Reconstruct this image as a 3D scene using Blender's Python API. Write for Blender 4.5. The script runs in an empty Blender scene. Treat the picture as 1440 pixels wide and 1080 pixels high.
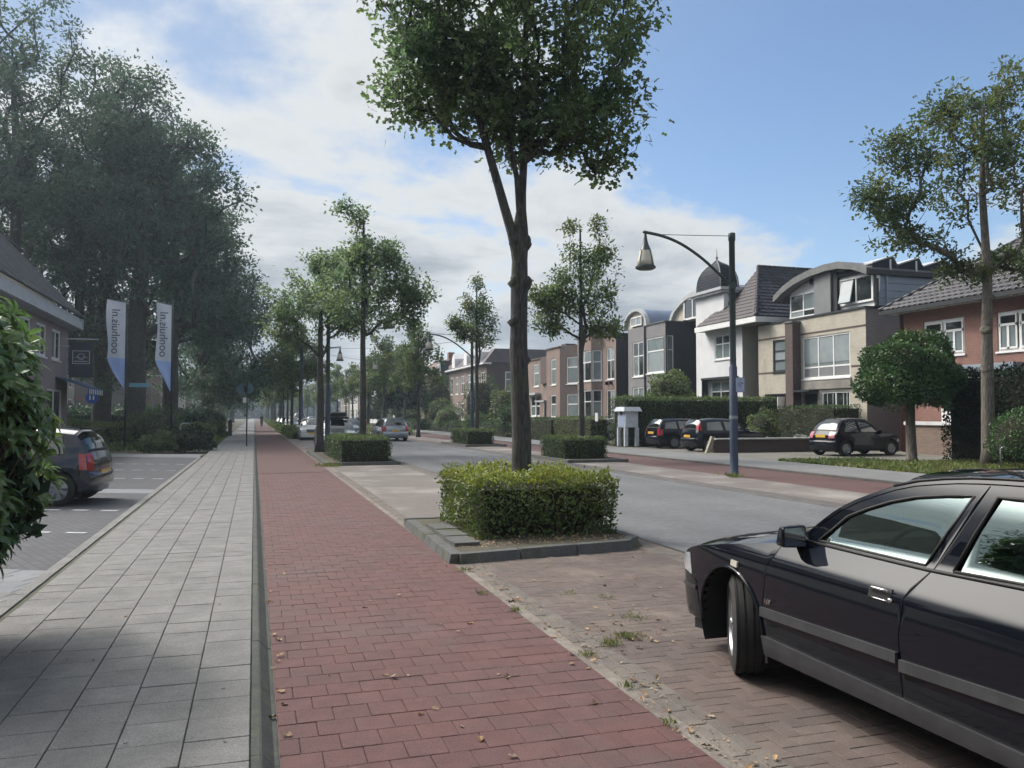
import bpy, bmesh, math, random
import numpy as np
from mathutils import Vector, Matrix
from mathutils.geometry import delaunay_2d_cdt
from math import sin, cos, pi, radians, atan2, sqrt
random.seed(7); RNG = np.random.default_rng(7)
S = bpy.context.scene
COL = S.collection

# ------------------------------------------------------------------ camera
cam = bpy.data.cameras.new('camera'); cam_o = bpy.data.objects.new('camera', cam); COL.objects.link(cam_o)
YAW, PIT = math.atan(362 / 1150), math.atan(44 / 1150)
cam.sensor_width = 36; cam.lens = 36 * 1150 / 1440; cam.clip_end = 4000; cam.clip_start = .05
cam_o.location = (0, 0, 1.62); cam_o.rotation_euler = (pi / 2 + PIT, 0, -YAW)
S.camera = cam_o

# ------------------------------------------------------------------ light
SUN_AZ, SUN_EL = radians(-42), radians(46)       # azimuth from +Y (street direction), negative = left
w = bpy.data.worlds.new('World'); S.world = w; w.use_nodes = True
nt = w.node_tree; nt.nodes.clear()
def N(nt, t, **k):
    n = nt.nodes.new(t)
    for a, b in k.items():
        if a == 'inp':
            for i, v in b.items(): n.inputs[i].default_value = v
        else: setattr(n, a, b)
    return n
def L(nt, a, ai, b, bi): nt.links.new(a.outputs[ai], b.inputs[bi])
def MA(nt, op, a=None, b=None, c=None, clamp=False):
    n = nt.nodes.new('ShaderNodeMath'); n.operation = op; n.use_clamp = clamp
    for i, x in enumerate((a, b, c)):
        if x is None: continue
        if isinstance(x, (int, float)): n.inputs[i].default_value = x
        else: nt.links.new(x, n.inputs[i])
    return n.outputs[0]
def MIX(nt, f, a, b, bt='MIX'):
    n = nt.nodes.new('ShaderNodeMix'); n.data_type = 'RGBA'; n.blend_type = bt
    for i, x in ((0, f), (6, a), (7, b)):
        if isinstance(x, (int, float)): n.inputs[i].default_value = x
        elif isinstance(x, tuple): n.inputs[i].default_value = (*x[:3], 1)
        else: nt.links.new(x, n.inputs[i])
    return n.outputs[2]
def RAMP(nt, x, a, b, va=0., vb=1., smooth=True):
    n = nt.nodes.new('ShaderNodeMapRange'); n.interpolation_type = 'SMOOTHSTEP' if smooth else 'LINEAR'
    nt.links.new(x, n.inputs[0])
    for i, v in enumerate((a, b, va, vb)): n.inputs[i + 1].default_value = v
    return n.outputs[0]
def NOISE(nt, vec, scale, detail=4, rough=.55, dist=0.):
    n = N(nt, 'ShaderNodeTexNoise', inp={'Scale': scale, 'Detail': detail, 'Roughness': rough, 'Distortion': dist})
    if vec is not None: nt.links.new(vec, n.inputs['Vector'])
    return n.outputs[0]
sky = N(nt, 'ShaderNodeTexSky', sky_type='NISHITA', sun_disc=False, sun_elevation=SUN_EL, sun_rotation=SUN_AZ, altitude=0, air_density=1.0, dust_density=.35, ozone_density=3.0)
tc = N(nt, 'ShaderNodeTexCoord'); sep = N(nt, 'ShaderNodeSeparateXYZ'); L(nt, tc, 'Generated', sep, 0)
zz = MA(nt, 'ADD', MA(nt, 'MAXIMUM', sep.outputs[2], 0.), .22)
cx = MA(nt, 'DIVIDE', sep.outputs[0], zz); cy = MA(nt, 'DIVIDE', sep.outputs[1], zz)
cmb = N(nt, 'ShaderNodeCombineXYZ'); nt.links.new(cx, cmb.inputs[0]); nt.links.new(cy, cmb.inputs[1])
n1 = NOISE(nt, cmb.outputs[0], 1.15, 9, .58, .25); n2 = NOISE(nt, cmb.outputs[0], .45, 3, .5)
def dirdot(v):
    n = N(nt, 'ShaderNodeVectorMath', operation='DOT_PRODUCT'); L(nt, tc, 'Generated', n, 0)
    l = sqrt(sum(a * a for a in v)); n.inputs[1].default_value = tuple(a / l for a in v); return n.outputs['Value']
clear1 = RAMP(nt, dirdot((.80, .56, .42)), .80, .97)            # blue opening above the houses on the right
clear2 = RAMP(nt, dirdot((-.08, .86, .53)), .955, .995)          # small blue opening high on the left
low = RAMP(nt, sep.outputs[2], .0, .32, .16, 0.)
dens = MA(nt, 'ADD', MA(nt, 'ADD', MA(nt, 'MULTIPLY', MA(nt, 'SUBTRACT', n1, .5), 1.7), .565), MA(nt, 'MULTIPLY', MA(nt, 'SUBTRACT', n2, .5), .6))
dens = MA(nt, 'ADD', dens, low)
dens = MA(nt, 'SUBTRACT', dens, MA(nt, 'MULTIPLY', clear1, .305))
dens = MA(nt, 'SUBTRACT', dens, MA(nt, 'MULTIPLY', clear2, .17))
cl = RAMP(nt, dens, .38, .56)
sund = dirdot((sin(SUN_AZ) * cos(SUN_EL), cos(SUN_AZ) * cos(SUN_EL), sin(SUN_EL)))
glow = RAMP(nt, sund, .70, 1.0)
thick = RAMP(nt, dens, .52, .84)
ccol = MIX(nt, thick, (4.7, 4.85, 4.95), (2.45, 2.75, 3.1))
ccol = MIX(nt, MA(nt, 'MULTIPLY', glow, .75), ccol, (7., 7., 6.9))
skyb = MIX(nt, MA(nt, 'MULTIPLY', RAMP(nt, sund, .35, .9), .75), sky.outputs[0], (2.35, 2.95, 3.95))
skyc = MIX(nt, MA(nt, 'MULTIPLY', low, .9), skyb, (3.6, 4.2, 4.8))
fin = MIX(nt, MA(nt, 'MULTIPLY', RAMP(nt, sund, .86, .99), .9), MIX(nt, cl, skyc, ccol), (72., 69., 64.))
bg = N(nt, 'ShaderNodeBackground', inp={'Strength': .148}); nt.links.new(fin, bg.inputs[0])
wo = N(nt, 'ShaderNodeOutputWorld'); L(nt, bg, 0, wo, 0)
sl = bpy.data.lights.new('sun', 'SUN'); sl.energy = 2.0; sl.angle = radians(6); sl.color = (1, .93, .84)
so = bpy.data.objects.new('sun', sl); COL.objects.link(so)
sd = Vector((sin(SUN_AZ) * cos(SUN_EL), cos(SUN_AZ) * cos(SUN_EL), sin(SUN_EL)))
so.rotation_euler = (-sd).to_track_quat('-Z', 'Y').to_euler()
S.view_settings.view_transform = 'Standard'; S.view_settings.look = 'None'
S.view_settings.gamma = 1; S.view_settings.exposure = 0.13; S.view_settings.use_curve_mapping = False
S.render.engine = 'CYCLES'; S.cycles.use_denoising = True
S.cycles.max_bounces = 8; S.cycles.diffuse_bounces = 5; S.cycles.glossy_bounces = 3; S.cycles.transmission_bounces = 4
S.cycles.transparent_max_bounces = 12; S.cycles.volume_bounces = 0; S.cycles.caustics_reflective = False; S.cycles.caustics_refractive = False

# ------------------------------------------------------------------ materials
MATS = {}
def mat(name, c1, c2=None, scale=3., rough=.8, metal=0., spec=.5, bump=0., bscale=60., coat=0., jit=0., detail=5, spk=0., spkscale=200, trans=0., attr=False, stain=None, ior=None, flake=0, grit=0., gs=70.):
    if name in MATS: return MATS[name]
    m = bpy.data.materials.new(name); m.use_nodes = True; t = m.node_tree
    b = t.nodes['Principled BSDF']; geo = N(t, 'ShaderNodeNewGeometry')
    P = geo.outputs['Position']
    col = c1 if c2 is None else MIX(t, RAMP(t, NOISE(t, P, scale, detail), .32, .68), c1, c2)
    if stain:      # (colour, scale, lo, hi)
        col = MIX(t, RAMP(t, NOISE(t, P, stain[1], 6, .6), stain[2], stain[3]), col, stain[0])
    if spk:
        col = MIX(t, MA(t, 'MULTIPLY', RAMP(t, NOISE(t, P, spkscale, 2), .4, .7), spk), col, tuple(min(1, x * 2.2) for x in c1))
    if grit:
        g_ = RAMP(t, NOISE(t, P, gs, 10, .75), .34, .66, 1 - grit, 1 + grit, False); g2 = RAMP(t, NOISE(t, P, 7., 6, .65), .3, .7, 1 - grit * .45, 1 + grit * .45, False)
        vm = N(t, 'ShaderNodeVectorMath', operation='SCALE'); vm.inputs[0].default_value = (col if isinstance(col, tuple) else (0, 0, 0))
        if not isinstance(col, tuple): t.links.new(col, vm.inputs[0])
        t.links.new(MA(t, 'MULTIPLY', g_, g2), vm.inputs['Scale']); col = vm.outputs[0]
    if jit or attr:
        oi = N(t, 'ShaderNodeObjectInfo')
        r = MA(t, 'FRACT', MA(t, 'ADD', oi.outputs['Random'], geo.outputs['Random Per Island']))
        hs = N(t, 'ShaderNodeHueSaturation'); hs.inputs['Value'].default_value = 1
        t.links.new(RAMP(t, r, 0, 1, 1 - jit, 1 + jit, False), hs.inputs['Value'])
        r2 = MA(t, 'FRACT', MA(t, 'MULTIPLY', r, 17.3))
        t.links.new(RAMP(t, r2, 0, 1, 1 - jit * .6, 1 + jit * .6, False), hs.inputs['Saturation'])
        if isinstance(col, tuple): hs.inputs['Color'].default_value = (*col, 1)
        else: t.links.new(col, hs.inputs['Color'])
        col = hs.outputs[0]
    if isinstance(col, tuple): b.inputs['Base Color'].default_value = (*col, 1)
    else: t.links.new(col, b.inputs['Base Color'])
    b.inputs['Roughness'].default_value = rough; b.inputs['Metallic'].default_value = metal
    b.inputs['Specular IOR Level'].default_value = spec
    if ior: b.inputs['IOR'].default_value = ior
    if coat: b.inputs['Coat Weight'].default_value = coat; b.inputs['Coat Roughness'].default_value = .03
    if bump:
        bp = N(t, 'ShaderNodeBump', inp={'Strength': bump, 'Distance': .02})
        t.links.new(NOISE(t, P, bscale, 4), bp.inputs['Height']); L(t, bp, 0, b, 'Normal')
    if trans:
        tr = N(t, 'ShaderNodeBsdfTranslucent'); mx = N(t, 'ShaderNodeMixShader'); mx.inputs[0].default_value = trans
        if isinstance(col, tuple): tr.inputs[0].default_value = (*col, 1)
        else:
            g = N(t, 'ShaderNodeHueSaturation'); g.inputs['Value'].default_value = 1.6; g.inputs['Hue'].default_value = .485
            t.links.new(col, g.inputs['Color']); t.links.new(g.outputs[0], tr.inputs[0])
        o = t.nodes['Material Output']; t.links.new(b.outputs[0], mx.inputs[1]); t.links.new(tr.outputs[0], mx.inputs[2]); t.links.new(mx.outputs[0], o.inputs[0])
    MATS[name] = m; return m

def brickmat(name, c1, c2, mortar, bw=.22, bh=.065, rough=.85, mort=.009, bump=.35, horiz=False, stain=None, rot=0., offset=.5, big=.5):
    m = bpy.data.materials.new(name); m.use_nodes = True; t = m.node_tree
    b = t.nodes['Principled BSDF']; geo = N(t, 'ShaderNodeNewGeometry'); sp = N(t, 'ShaderNodeSeparateXYZ'); L(t, geo, 'Position', sp, 0)
    cb = N(t, 'ShaderNodeCombineXYZ')
    if horiz:
        t.links.new(sp.outputs[0], cb.inputs[0]); t.links.new(sp.outputs[1], cb.inputs[1])
    else:
        t.links.new(MA(t, 'ADD', sp.outputs[0], sp.outputs[1]), cb.inputs[0]); t.links.new(sp.outputs[2], cb.inputs[1])
    vec = cb.outputs[0]
    if rot:
        vr = N(t, 'ShaderNodeVectorRotate', rotation_type='Z_AXIS', inp={'Angle': rot}); t.links.new(vec, vr.inputs[0]); vec = vr.outputs[0]
    br = N(t, 'ShaderNodeTexBrick', offset=offset, inp={'Scale': 1., 'Mortar Size': mort, 'Mortar Smooth': .3, 'Bias': 0, 'Brick Width': bw, 'Row Height': bh})
    t.links.new(vec, br.inputs['Vector'])
    br.inputs['Color1'].default_value = (*c1, 1); br.inputs['Color2'].default_value = (*c2, 1); br.inputs['Mortar'].default_value = (*mortar, 1)
    col = MIX(t, RAMP(t, NOISE(t, geo.outputs['Position'], .8, 5, .6), .3, .75, 0, big), br.outputs[0], tuple(x * .72 for x in c1))
    if stain: col = MIX(t, RAMP(t, NOISE(t, geo.outputs['Position'], stain[1], 6, .6), stain[2], stain[3]), col, stain[0])
    t.links.new(col, b.inputs['Base Color']); b.inputs['Roughness'].default_value = rough
    bp = N(t, 'ShaderNodeBump', inp={'Strength': bump, 'Distance': .01}); bp.invert = True
    h = MA(t, 'ADD', br.outputs['Fac'], MA(t, 'MULTIPLY', NOISE(t, geo.outputs['Position'], 90, 3), .5))
    t.links.new(h, bp.inputs['Height']); L(t, bp, 0, b, 'Normal')
    MATS[name] = m; return m

# ------------------------------------------------------------------ mesh helpers
OFF = {}
def setup(o, label=None, cat=None, group=None, kind=None):
    if label: o['label'] = label
    if cat: o['category'] = cat
    if group: o['group'] = group
    if kind: o['kind'] = kind
    return o
def empty(name, loc, rz=0., label=None, cat=None, group=None):
    o = bpy.data.objects.new(name, None); COL.objects.link(o); o.location = loc; o.rotation_euler = (0, 0, rz)
    o.empty_display_size = .3; OFF[o.name] = Vector(loc); return setup(o, label, cat, group)
def copy_tree(o, parent=None):
    c = o.copy(); COL.objects.link(c); c.parent = parent
    for ch in list(o.children): copy_tree(ch, c)
    return c
class M:
    """collects faces, builds one mesh object"""
    def __init__(s): s.v = []; s.f = []; s.m = []; s.mi = 0
    def quad(s, *p):
        n = len(s.v); s.v += [tuple(q) for q in p]; s.f.append(tuple(range(n, n + len(p)))); s.m.append(s.mi); return s
    def box(s, x0, x1, y0, y1, z0, z1):
        return s.hexa([(x0, y0, z0), (x1, y0, z0), (x1, y1, z0), (x0, y1, z0)], [(x0, y0, z1), (x1, y0, z1), (x1, y1, z1), (x0, y1, z1)])
    def hexa(s, bot, top):
        n = len(s.v); k = len(bot); s.v += [tuple(q) for q in bot] + [tuple(q) for q in top]
        s.f.append(tuple(n + i for i in reversed(range(k)))); s.f.append(tuple(n + k + i for i in range(k)))
        for i in range(k):
            j = (i + 1) % k; s.f.append((n + i, n + j, n + k + j, n + k + i))
        s.m += [s.mi] * (k + 2); return s
    def rbox(s, cx, cy, cz, sx, sy, sz, rz=0., tilt=0.):
        c, q = cos(rz), sin(rz); B = []; T = []
        for (a, b) in ((-1, -1), (1, -1), (1, 1), (-1, 1)):
            for z, l in ((-1, B), (1, T)):
                x, y = a * sx / 2, b * sy / 2; l.append((cx + x * c - y * q, cy + x * q + y * c, cz + z * sz / 2 + x * tilt))
        return s.hexa(B, T)
    def prism(s, pts, d):     # pts 3d polygon, d extrusion vector
        return s.hexa(pts, [(p[0] + d[0], p[1] + d[1], p[2] + d[2]) for p in pts])
    def tube(s, pts, r, n=8, caps=True):
        pts = [Vector(p) for p in pts]; rs = r if isinstance(r, (list, tuple)) else [r] * len(pts)
        base = len(s.v); up = Vector((0, 0, 1)); prev = None
        for i, p in enumerate(pts):
            d = (pts[min(i + 1, len(pts) - 1)] - pts[max(i - 1, 0)]).normalized()
            if prev is None: a = d.orthogonal().normalized()
            else: a = (prev - d * prev.dot(d)); a = a.normalized() if a.length > 1e-6 else d.orthogonal().normalized()
            prev = a; b = d.cross(a)
            for k in range(n):
                t = 2 * pi * k / n; s.v.append(tuple(p + (a * cos(t) + b * sin(t)) * rs[i]))
        for i in range(len(pts) - 1):
            for k in range(n):
                j = (k + 1) % n; s.f.append((base + i * n + k, base + i * n + j, base + (i + 1) * n + j, base + (i + 1) * n + k)); s.m.append(s.mi)
        if caps:
            s.f.append(tuple(base + k for k in reversed(range(n)))); s.f.append(tuple(base + (len(pts) - 1) * n + k for k in range(n))); s.m += [s.mi] * 2
        return s
    def lathe(s, prof, c=(0, 0, 0), n=24, axis='z', a0=0., a1=2 * pi):   # prof: (r,h)
        base = len(s.v); full = abs(a1 - a0 - 2 * pi) < 1e-6; m = n if full else n + 1
        for (r, h) in prof:
            for k in range(m):
                t = a0 + (a1 - a0) * k / n
                q = {'z': (r * cos(t), r * sin(t), h), 'y': (r * cos(t), h, r * sin(t)), 'x': (h, r * cos(t), r * sin(t))}[axis]
                s.v.append((c[0] + q[0], c[1] + q[1], c[2] + q[2]))
        for i in range(len(prof) - 1):
            for k in range(n):
                j = (k + 1) % m
                s.f.append((base + i * m + k, base + i * m + j, base + (i + 1) * m + j, base + (i + 1) * m + k)); s.m.append(s.mi)
        return s
    def build(s, name, mats, parent=None, world=False, smooth=False, angle=None, label=None, cat=None, group=None, kind=None):
        me = bpy.data.meshes.new(name); v = s.v
        if world and parent is not None:
            p = parent
            while p.parent is not None: p = p.parent
            o = OFF.get(p.name, Vector((0, 0, 0))); v = [(a[0] - o[0], a[1] - o[1], a[2] - o[2]) for a in v]
        me.from_pydata(v, [], s.f)
        if not isinstance(mats, (list, tuple)): mats = [mats]
        for m in mats: me.materials.append(m)
        if len(mats) > 1: me.polygons.foreach_set('material_index', s.m)
        if smooth or angle: me.polygons.foreach_set('use_smooth', [True] * len(s.f))
        if angle: me.set_sharp_from_angle(angle=radians(angle))
        me.update(); o = bpy.data.objects.new(name, me); COL.objects.link(o); o.parent = parent
        return setup(o, label, cat, group, kind)
def npmesh(name, V, F, mats, parent=None, smooth=False, kind=None, mi=None):
    """V (n,3), F (m,k) same-size faces"""
    me = bpy.data.meshes.new(name); V = np.asarray(V, np.float32); F = np.asarray(F, np.int32)
    me.vertices.add(len(V)); me.vertices.foreach_set('co', V.ravel())
    k = F.shape[1]; me.loops.add(F.size); me.loops.foreach_set('vertex_index', F.ravel())
    me.polygons.add(len(F)); me.polygons.foreach_set('loop_start', np.arange(0, F.size, k, dtype=np.int32))
    if not isinstance(mats, (list, tuple)): mats = [mats]
    for m in mats: me.materials.append(m)
    if mi is not None: me.polygons.foreach_set('material_index', np.asarray(mi, np.int32))
    if smooth: me.polygons.foreach_set('use_smooth', np.ones(len(F), bool))
    me.update(calc_edges=True); o = bpy.data.objects.new(name, me); COL.objects.link(o); o.parent = parent
    if kind: o['kind'] = kind
    return o
# ------------------------------------------------------------------ ground and paving
G_ = dict(
 soil=mat('soil', (.055, .05, .035), (.09, .08, .055), 2.5, .95, bump=.6, bscale=25),
 lawn=mat('lawn', (.045, .065, .02), (.07, .09, .03), 1.2, .95, bump=.8, bscale=40),
 asphalt=mat('asphalt', (.082, .086, .091), (.112, .115, .120), .35, .86, grit=.45, gs=60, bump=.4, bscale=140, spk=.8, spkscale=120, stain=((.078, .082, .088), .6, .52, .68)),
 tile=mat('grey_tile', (.120, .119, .117), (.156, .154, .151), 3, .86, grit=.30, gs=90, bump=.3, bscale=120, jit=.08, spk=.45, spkscale=150, stain=((.13, .135, .14), 1.3, .56, .78)),
 joint=mat('mossy_joint', (.05, .055, .035), (.085, .085, .06), 6, .95),
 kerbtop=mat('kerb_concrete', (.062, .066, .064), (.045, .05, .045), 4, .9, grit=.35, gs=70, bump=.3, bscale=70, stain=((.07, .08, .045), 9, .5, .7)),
 redb=mat('red_paver', (.090, .042, .040), (.070, .037, .036), 2.2, .85, grit=.34, gs=110, bump=.25, bscale=110, jit=.055, spk=.5, spkscale=170, stain=((.075, .055, .052), .9, .48, .75)),
 redjoint=mat('sandy_joint', (.15, .12, .105), (.10, .08, .07), 5, .95),
 herr=mat('brown_paver', (.105, .078, .070), (.088, .070, .065), 1.5, .88, grit=.34, gs=80, bump=.2, bscale=110, jit=.10, spk=.2, spkscale=230, stain=((.15, .125, .105), .8, .45, .7)),
 sand=mat('sandy_gutter', (.22, .195, .17), (.15, .13, .115), 5, .92, grit=.3, gs=90, bump=.4, bscale=60, stain=((.12, .10, .09), 3, .5, .7)),
 gutter=mat('gutter_brick', (.15, .13, .115), (.11, .098, .088), 3, .9, grit=.35, gs=80, jit=.10, bump=.2, bscale=100),
 dgut=mat('dark_gutter_brick', (.085, .08, .08), (.115, .105, .10), 3, .9, jit=.16),
 islk=mat('island_kerb_stone', (.075, .078, .080), (.10, .103, .10), 3, .88, grit=.35, gs=50, bump=.3, bscale=60, stain=((.06, .068, .04), 3, .52, .7)),
 white=mat('road_paint', (.42, .44, .47), (.30, .32, .34), 9, .8, grit=.3),
 band=mat('light_band_tile', (.165, .175, .19), (.14, .15, .165), 2, .85, grit=.2, jit=.1),
)
G_['lot'] = brickmat('lot_pavers', (.052, .055, .066), (.070, .073, .084), (.034, .034, .04), .21, .105, horiz=True, rot=radians(65), stain=((.15, .15, .155), 1.5, .62, .8))
G_['redfar'] = brickmat('red_pavers_far', (.088, .044, .042), (.102, .050, .047), (.095, .07, .062), .2, .2, horiz=True, mort=.006)
G_['tilefar'] = brickmat('grey_tiles_far', (.155, .158, .162), (.185, .188, .19), (.08, .08, .075), .3, .3, horiz=True, mort=.007, offset=0)
G_['herrfar'] = brickmat('pavers_far', (.145, .128, .118), (.18, .16, .148), (.10, .085, .078), .21, .07, horiz=True, rot=pi / 4, stain=((.26, .24, .225), .5, .45, .7))
G_['drive'] = brickmat('drive_pavers', (.15, .145, .13), (.19, .18, .165), (.08, .08, .06), .21, .105, horiz=True, rot=.3, stain=((.10, .105, .07), .7, .5, .7))
YF = 420.
_t = G_['asphalt'].node_tree; _b = _t.nodes['Principled BSDF']; _src = _b.inputs['Base Color'].links[0].from_socket; _g = N(_t, 'ShaderNodeNewGeometry'); _s = N(_t, 'ShaderNodeSeparateXYZ'); L(_t, _g, 'Position', _s, 0)
_w = MA(_t, 'ADD', MA(_t, 'MULTIPLY', MA(_t, 'COSINE', MA(_t, 'MULTIPLY', MA(_t, 'SUBTRACT', _s.outputs[0], 5.35), 4.2)), .06), MA(_t, 'MULTIPLY', NOISE(_t, _g.outputs['Position'], .9, 5), .28))
_v = N(_t, 'ShaderNodeVectorMath', operation='SCALE'); _t.links.new(_src, _v.inputs[0]); _t.links.new(MA(_t, 'ADD', _w, .86), _v.inputs['Scale']); _t.links.new(_v.outputs[0], _b.inputs['Base Color'])
def sheet(name, x0, x1, y0, y1, z, m, **k):
    return M().quad((x0, y0, z), (x1, y0, z), (x1, y1, z), (x0, y1, z)).build(name, m, kind='structure', **k)
sheet('ground', -1500, 1500, -400, 2600, -.05, G_['soil'])
sheet('road', 4.88, 9.72, -40, YF, 0, G_['asphalt'])
cyc = sheet('cycle_path', .12, 2.09, -30, YF, -.010, G_['redjoint'])
M().quad((.12, 24, .001), (2.09, 24, .001), (2.09, YF, .001), (.12, YF, .001)).build('far_surface', G_['redfar'], cyc)
fp = M().box(-1.86, 0., -30, YF, -.04, .048).build('footpath', G_['joint'], kind='structure')
M().quad((-1.86, 40, .060), (0, 40, .060), (0, YF, .060), (-1.86, YF, .060)).build('far_surface', G_['tilefar'], fp)
bay = sheet('parking_strip', 2.36, 4.5, -30, YF, -.010, G_['redjoint'])
M().quad((2.36, 12.3, .001), (4.5, 12.3, .001), (4.5, YF, .001), (2.36, YF, .001)).build('far_surface', G_['herrfar'], bay)
gutl = M().box(2.09, 2.36, -30, YF, -.04, -.004).build('gutter', G_['sand'], kind='structure')
gutr = M().box(4.5, 4.88, -30, YF, -.04, -.008).build('gutter', G_['redjoint'], kind='structure')
gutf = M().box(9.72, 10.28, -30, YF, -.04, -.006).build('gutter', G_['redjoint'], kind='structure')
sheet('verge_strip', 10.28, 12.1, -30, YF, .004, G_['herrfar'])
sheet('far_cycle_path', 12.1, 14.4, -30, YF, 0.0, G_['redfar'])
fpf = M().box(14.52, 17.1, -30, YF, -.04, .06).build('far_footpath', G_['tilefar'], kind='structure')
M().box(14.40, 14.52, -30, YF, -.04, .055).build('kerb', G_['dgut'], kind='structure')
sheet('front_yards', 17.1, 60, -10, YF, .02, G_['soil'])
sheet('driveway', 17.1, 27, 23.2, 37.2, .03, G_['drive'])

def tile_mesh(name, sx, sy, m, dz=.022, b=.0025):
    k = M(); x, y = sx / 2, sy / 2
    k.quad((-x + b, -y + b, 0), (x - b, -y + b, 0), (x - b, y - b, 0), (-x + b, y - b, 0))
    o = [(-x, -y), (x, -y), (x, y), (-x, y)]; q = [(-x + b, -y + b), (x - b, -y + b), (x - b, y - b), (-x + b, y - b)]
    for i in range(4):
        j = (i + 1) % 4
        k.quad((*o[i], -b), (*o[j], -b), (*q[j], 0), (*q[i], 0)); k.quad((*o[i], -dz), (*o[j], -dz), (*o[j], -b), (*o[i], -b))
    me = bpy.data.meshes.new(name); me.from_pydata(k.v, [], k.f); me.materials.append(m); return me
def lay(name, tiles, parent, m, limit=300, jz=.0016, jr=.006):
    """tiles: (x,y,z,sx,sy,rz); the nearest become objects, the rest one joined part"""
    cache = {}; R = random.Random(3); tiles = sorted(tiles, key=lambda t: t[0] ** 2 * .5 + t[1] ** 2)
    V = []; F = []
    for i, (x, y, z, sx, sy, rz) in enumerate(tiles):
        key = (round(sx, 3), round(sy, 3))
        if key not in cache: cache[key] = tile_mesh(name, sx, sy, m)
        me = cache[key]; z += R.uniform(-jz, jz); rx, ry, rr = R.uniform(-jr, jr), R.uniform(-jr, jr), rz + R.uniform(-.008, .008)
        if i < limit:
            o = bpy.data.objects.new(name, me); COL.objects.link(o); o.parent = parent
            o.location = (x, y, z); o.rotation_euler = (rx, ry, rr)
        else:
            c, q = cos(rr), sin(rr); n = len(V)
            for v in me.vertices:
                a, b_, d = v.co; V.append((x + a * c - b_ * q, y + a * q + b_ * c, z + d + a * -ry + b_ * rx))
            F += [tuple(n + k for k in p.vertices) for p in me.polygons]
    if V: npmesh(name + '_field', V, F, m, parent, kind='stuff')
# footpath tiles, six columns of 30 cm
T = []
for c in range(6):
    ph = [0, .02, .09, .05, .12, .03][c]
    for r in range(128):
        T.append((-.153 - .302 * c, 2.0 + ph + .300 * r, .060, .296, .294, 0))
lay('tile', T, fp, G_['tile'])
# cycle path pavers
T = []
for r in range(110):
    y = 2.0 + .2 * r; x = .135
    if r % 2: T.append((x + .048, y, 0, .095, .195, 0)); x += .098
    while x < 2.0:
        wdt = min(.195, 2.085 - x)
        if wdt > .05: T.append((x + wdt / 2, y, 0, wdt - .0028, .195, 0))
        x += wdt + .0005
lay('paver', T, cyc, G_['redb'], jz=.0015)
# parking bay herringbone
T = []
def in_island(x, y): return 8.75 < y < 12.1 and x > 2.3
for i in range(0, 21):
    for j in range(0, 108):
        if i < 0: continue
        x, y = 2.37 + .103 * i, 1.2 + .103 * j
        if in_island(x, y): continue
        if (i == 0 and (i - j) % 4 == 1) or (i == 20 and (i - j) % 4 == 0): T.append((x + .0515, y + .0515, 0, .100, .100, 0))
        elif (i - j) % 4 == 0 and i < 20: T.append((x + .103, y + .0515, 0, .203, .100, 0))
        elif (i - j) % 4 == 3: T.append((x + .0515, y + .103, 0, .100, .203, 0))
lay('paver', T, bay, G_['herr'], jz=.0009, jr=.005)
# gutters
T = []
for j in range(120):
    for i in range(2): T.append((2.235 + .105 * i, 1.5 + .205 * j + .05 * i, 0, .098, .2, 0))
lay('gutter_brick', [t for t in T if t[1] < 24], gutl, G_['gutter'], 120, jz=.0015)
T = [(4.56 + .107 * i, 4.0 + .207 * j + .07 * i, 0, .1, .2, 0) for j in range(130) for i in range(3)]
lay('gutter_brick', T, gutr, G_['gutter'], 150)
T = [(9.79 + .107 * i, 12 + .207 * j + .07 * i, .003, .1, .2, 0) for j in range(160) for i in range(5)]
lay('gutter_brick', T, gutf, G_['dgut'], 60)
# kerb between footpath and cycle path: one metre stones
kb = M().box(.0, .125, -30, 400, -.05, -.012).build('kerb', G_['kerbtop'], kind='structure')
me = None
for j in range(60):
    y0 = -1 + j * 1.0
    if me is None:
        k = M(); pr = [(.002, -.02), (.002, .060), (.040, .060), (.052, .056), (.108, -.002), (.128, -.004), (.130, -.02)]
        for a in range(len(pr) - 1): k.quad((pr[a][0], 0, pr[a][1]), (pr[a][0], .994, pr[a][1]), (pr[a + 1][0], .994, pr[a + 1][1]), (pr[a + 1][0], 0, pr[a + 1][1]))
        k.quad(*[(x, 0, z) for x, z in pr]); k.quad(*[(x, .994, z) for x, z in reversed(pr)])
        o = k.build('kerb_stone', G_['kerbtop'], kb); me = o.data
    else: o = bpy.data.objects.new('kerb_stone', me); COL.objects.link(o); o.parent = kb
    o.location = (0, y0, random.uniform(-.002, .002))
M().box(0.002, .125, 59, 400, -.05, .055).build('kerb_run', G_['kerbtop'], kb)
# narrow edging on the left of the footpath
eg = M().box(-1.98, -1.862, 6.6, 33, -.05, .045).build('edging', G_['joint'], kind='structure')
lay('edging_stone', [(-1.922, 6.9 + .5 * j, .062, .11, .494, 0) for j in range(52)], eg, G_['tile'], 60)

# ---- side lot on the left (lines run about 25 degrees off the street's normal)
LA = radians(-24)
def lotp(x, y):          # x distance left along the skewed line from the edging, y = Y where the line meets X=-2
    return (-2 - x * cos(LA), y - x * sin(LA))
def lotquad(name, y0, y1, m, z, x1=26., x0=0., parent=None, kind='structure'):
    a, b = lotp(x0, y0), lotp(x1, y0); c, d = lotp(x1, y1), lotp(x0, y1)
    return M().quad((*a, z), (*b, z), (*c, z), (*d, z)).build(name, m, parent, kind=kind)
lot = lotquad('side_lot', 6.6, 36., G_['lot'], 0, 40)
lotquad('light_band', 18.45, 19.4, G_['band'], .004, 20)
lotquad('pavement_band', 33.2, 36.2, G_['band'], .012, 30)
soilbed = sheet('planting_bed', -9, -1.98, 1.0, 7.0, .045, G_['soil'])
apron = sheet('tile_apron', -9, -1.98, 7.0, 9.2, .002, G_['band'])
T = []
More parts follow.
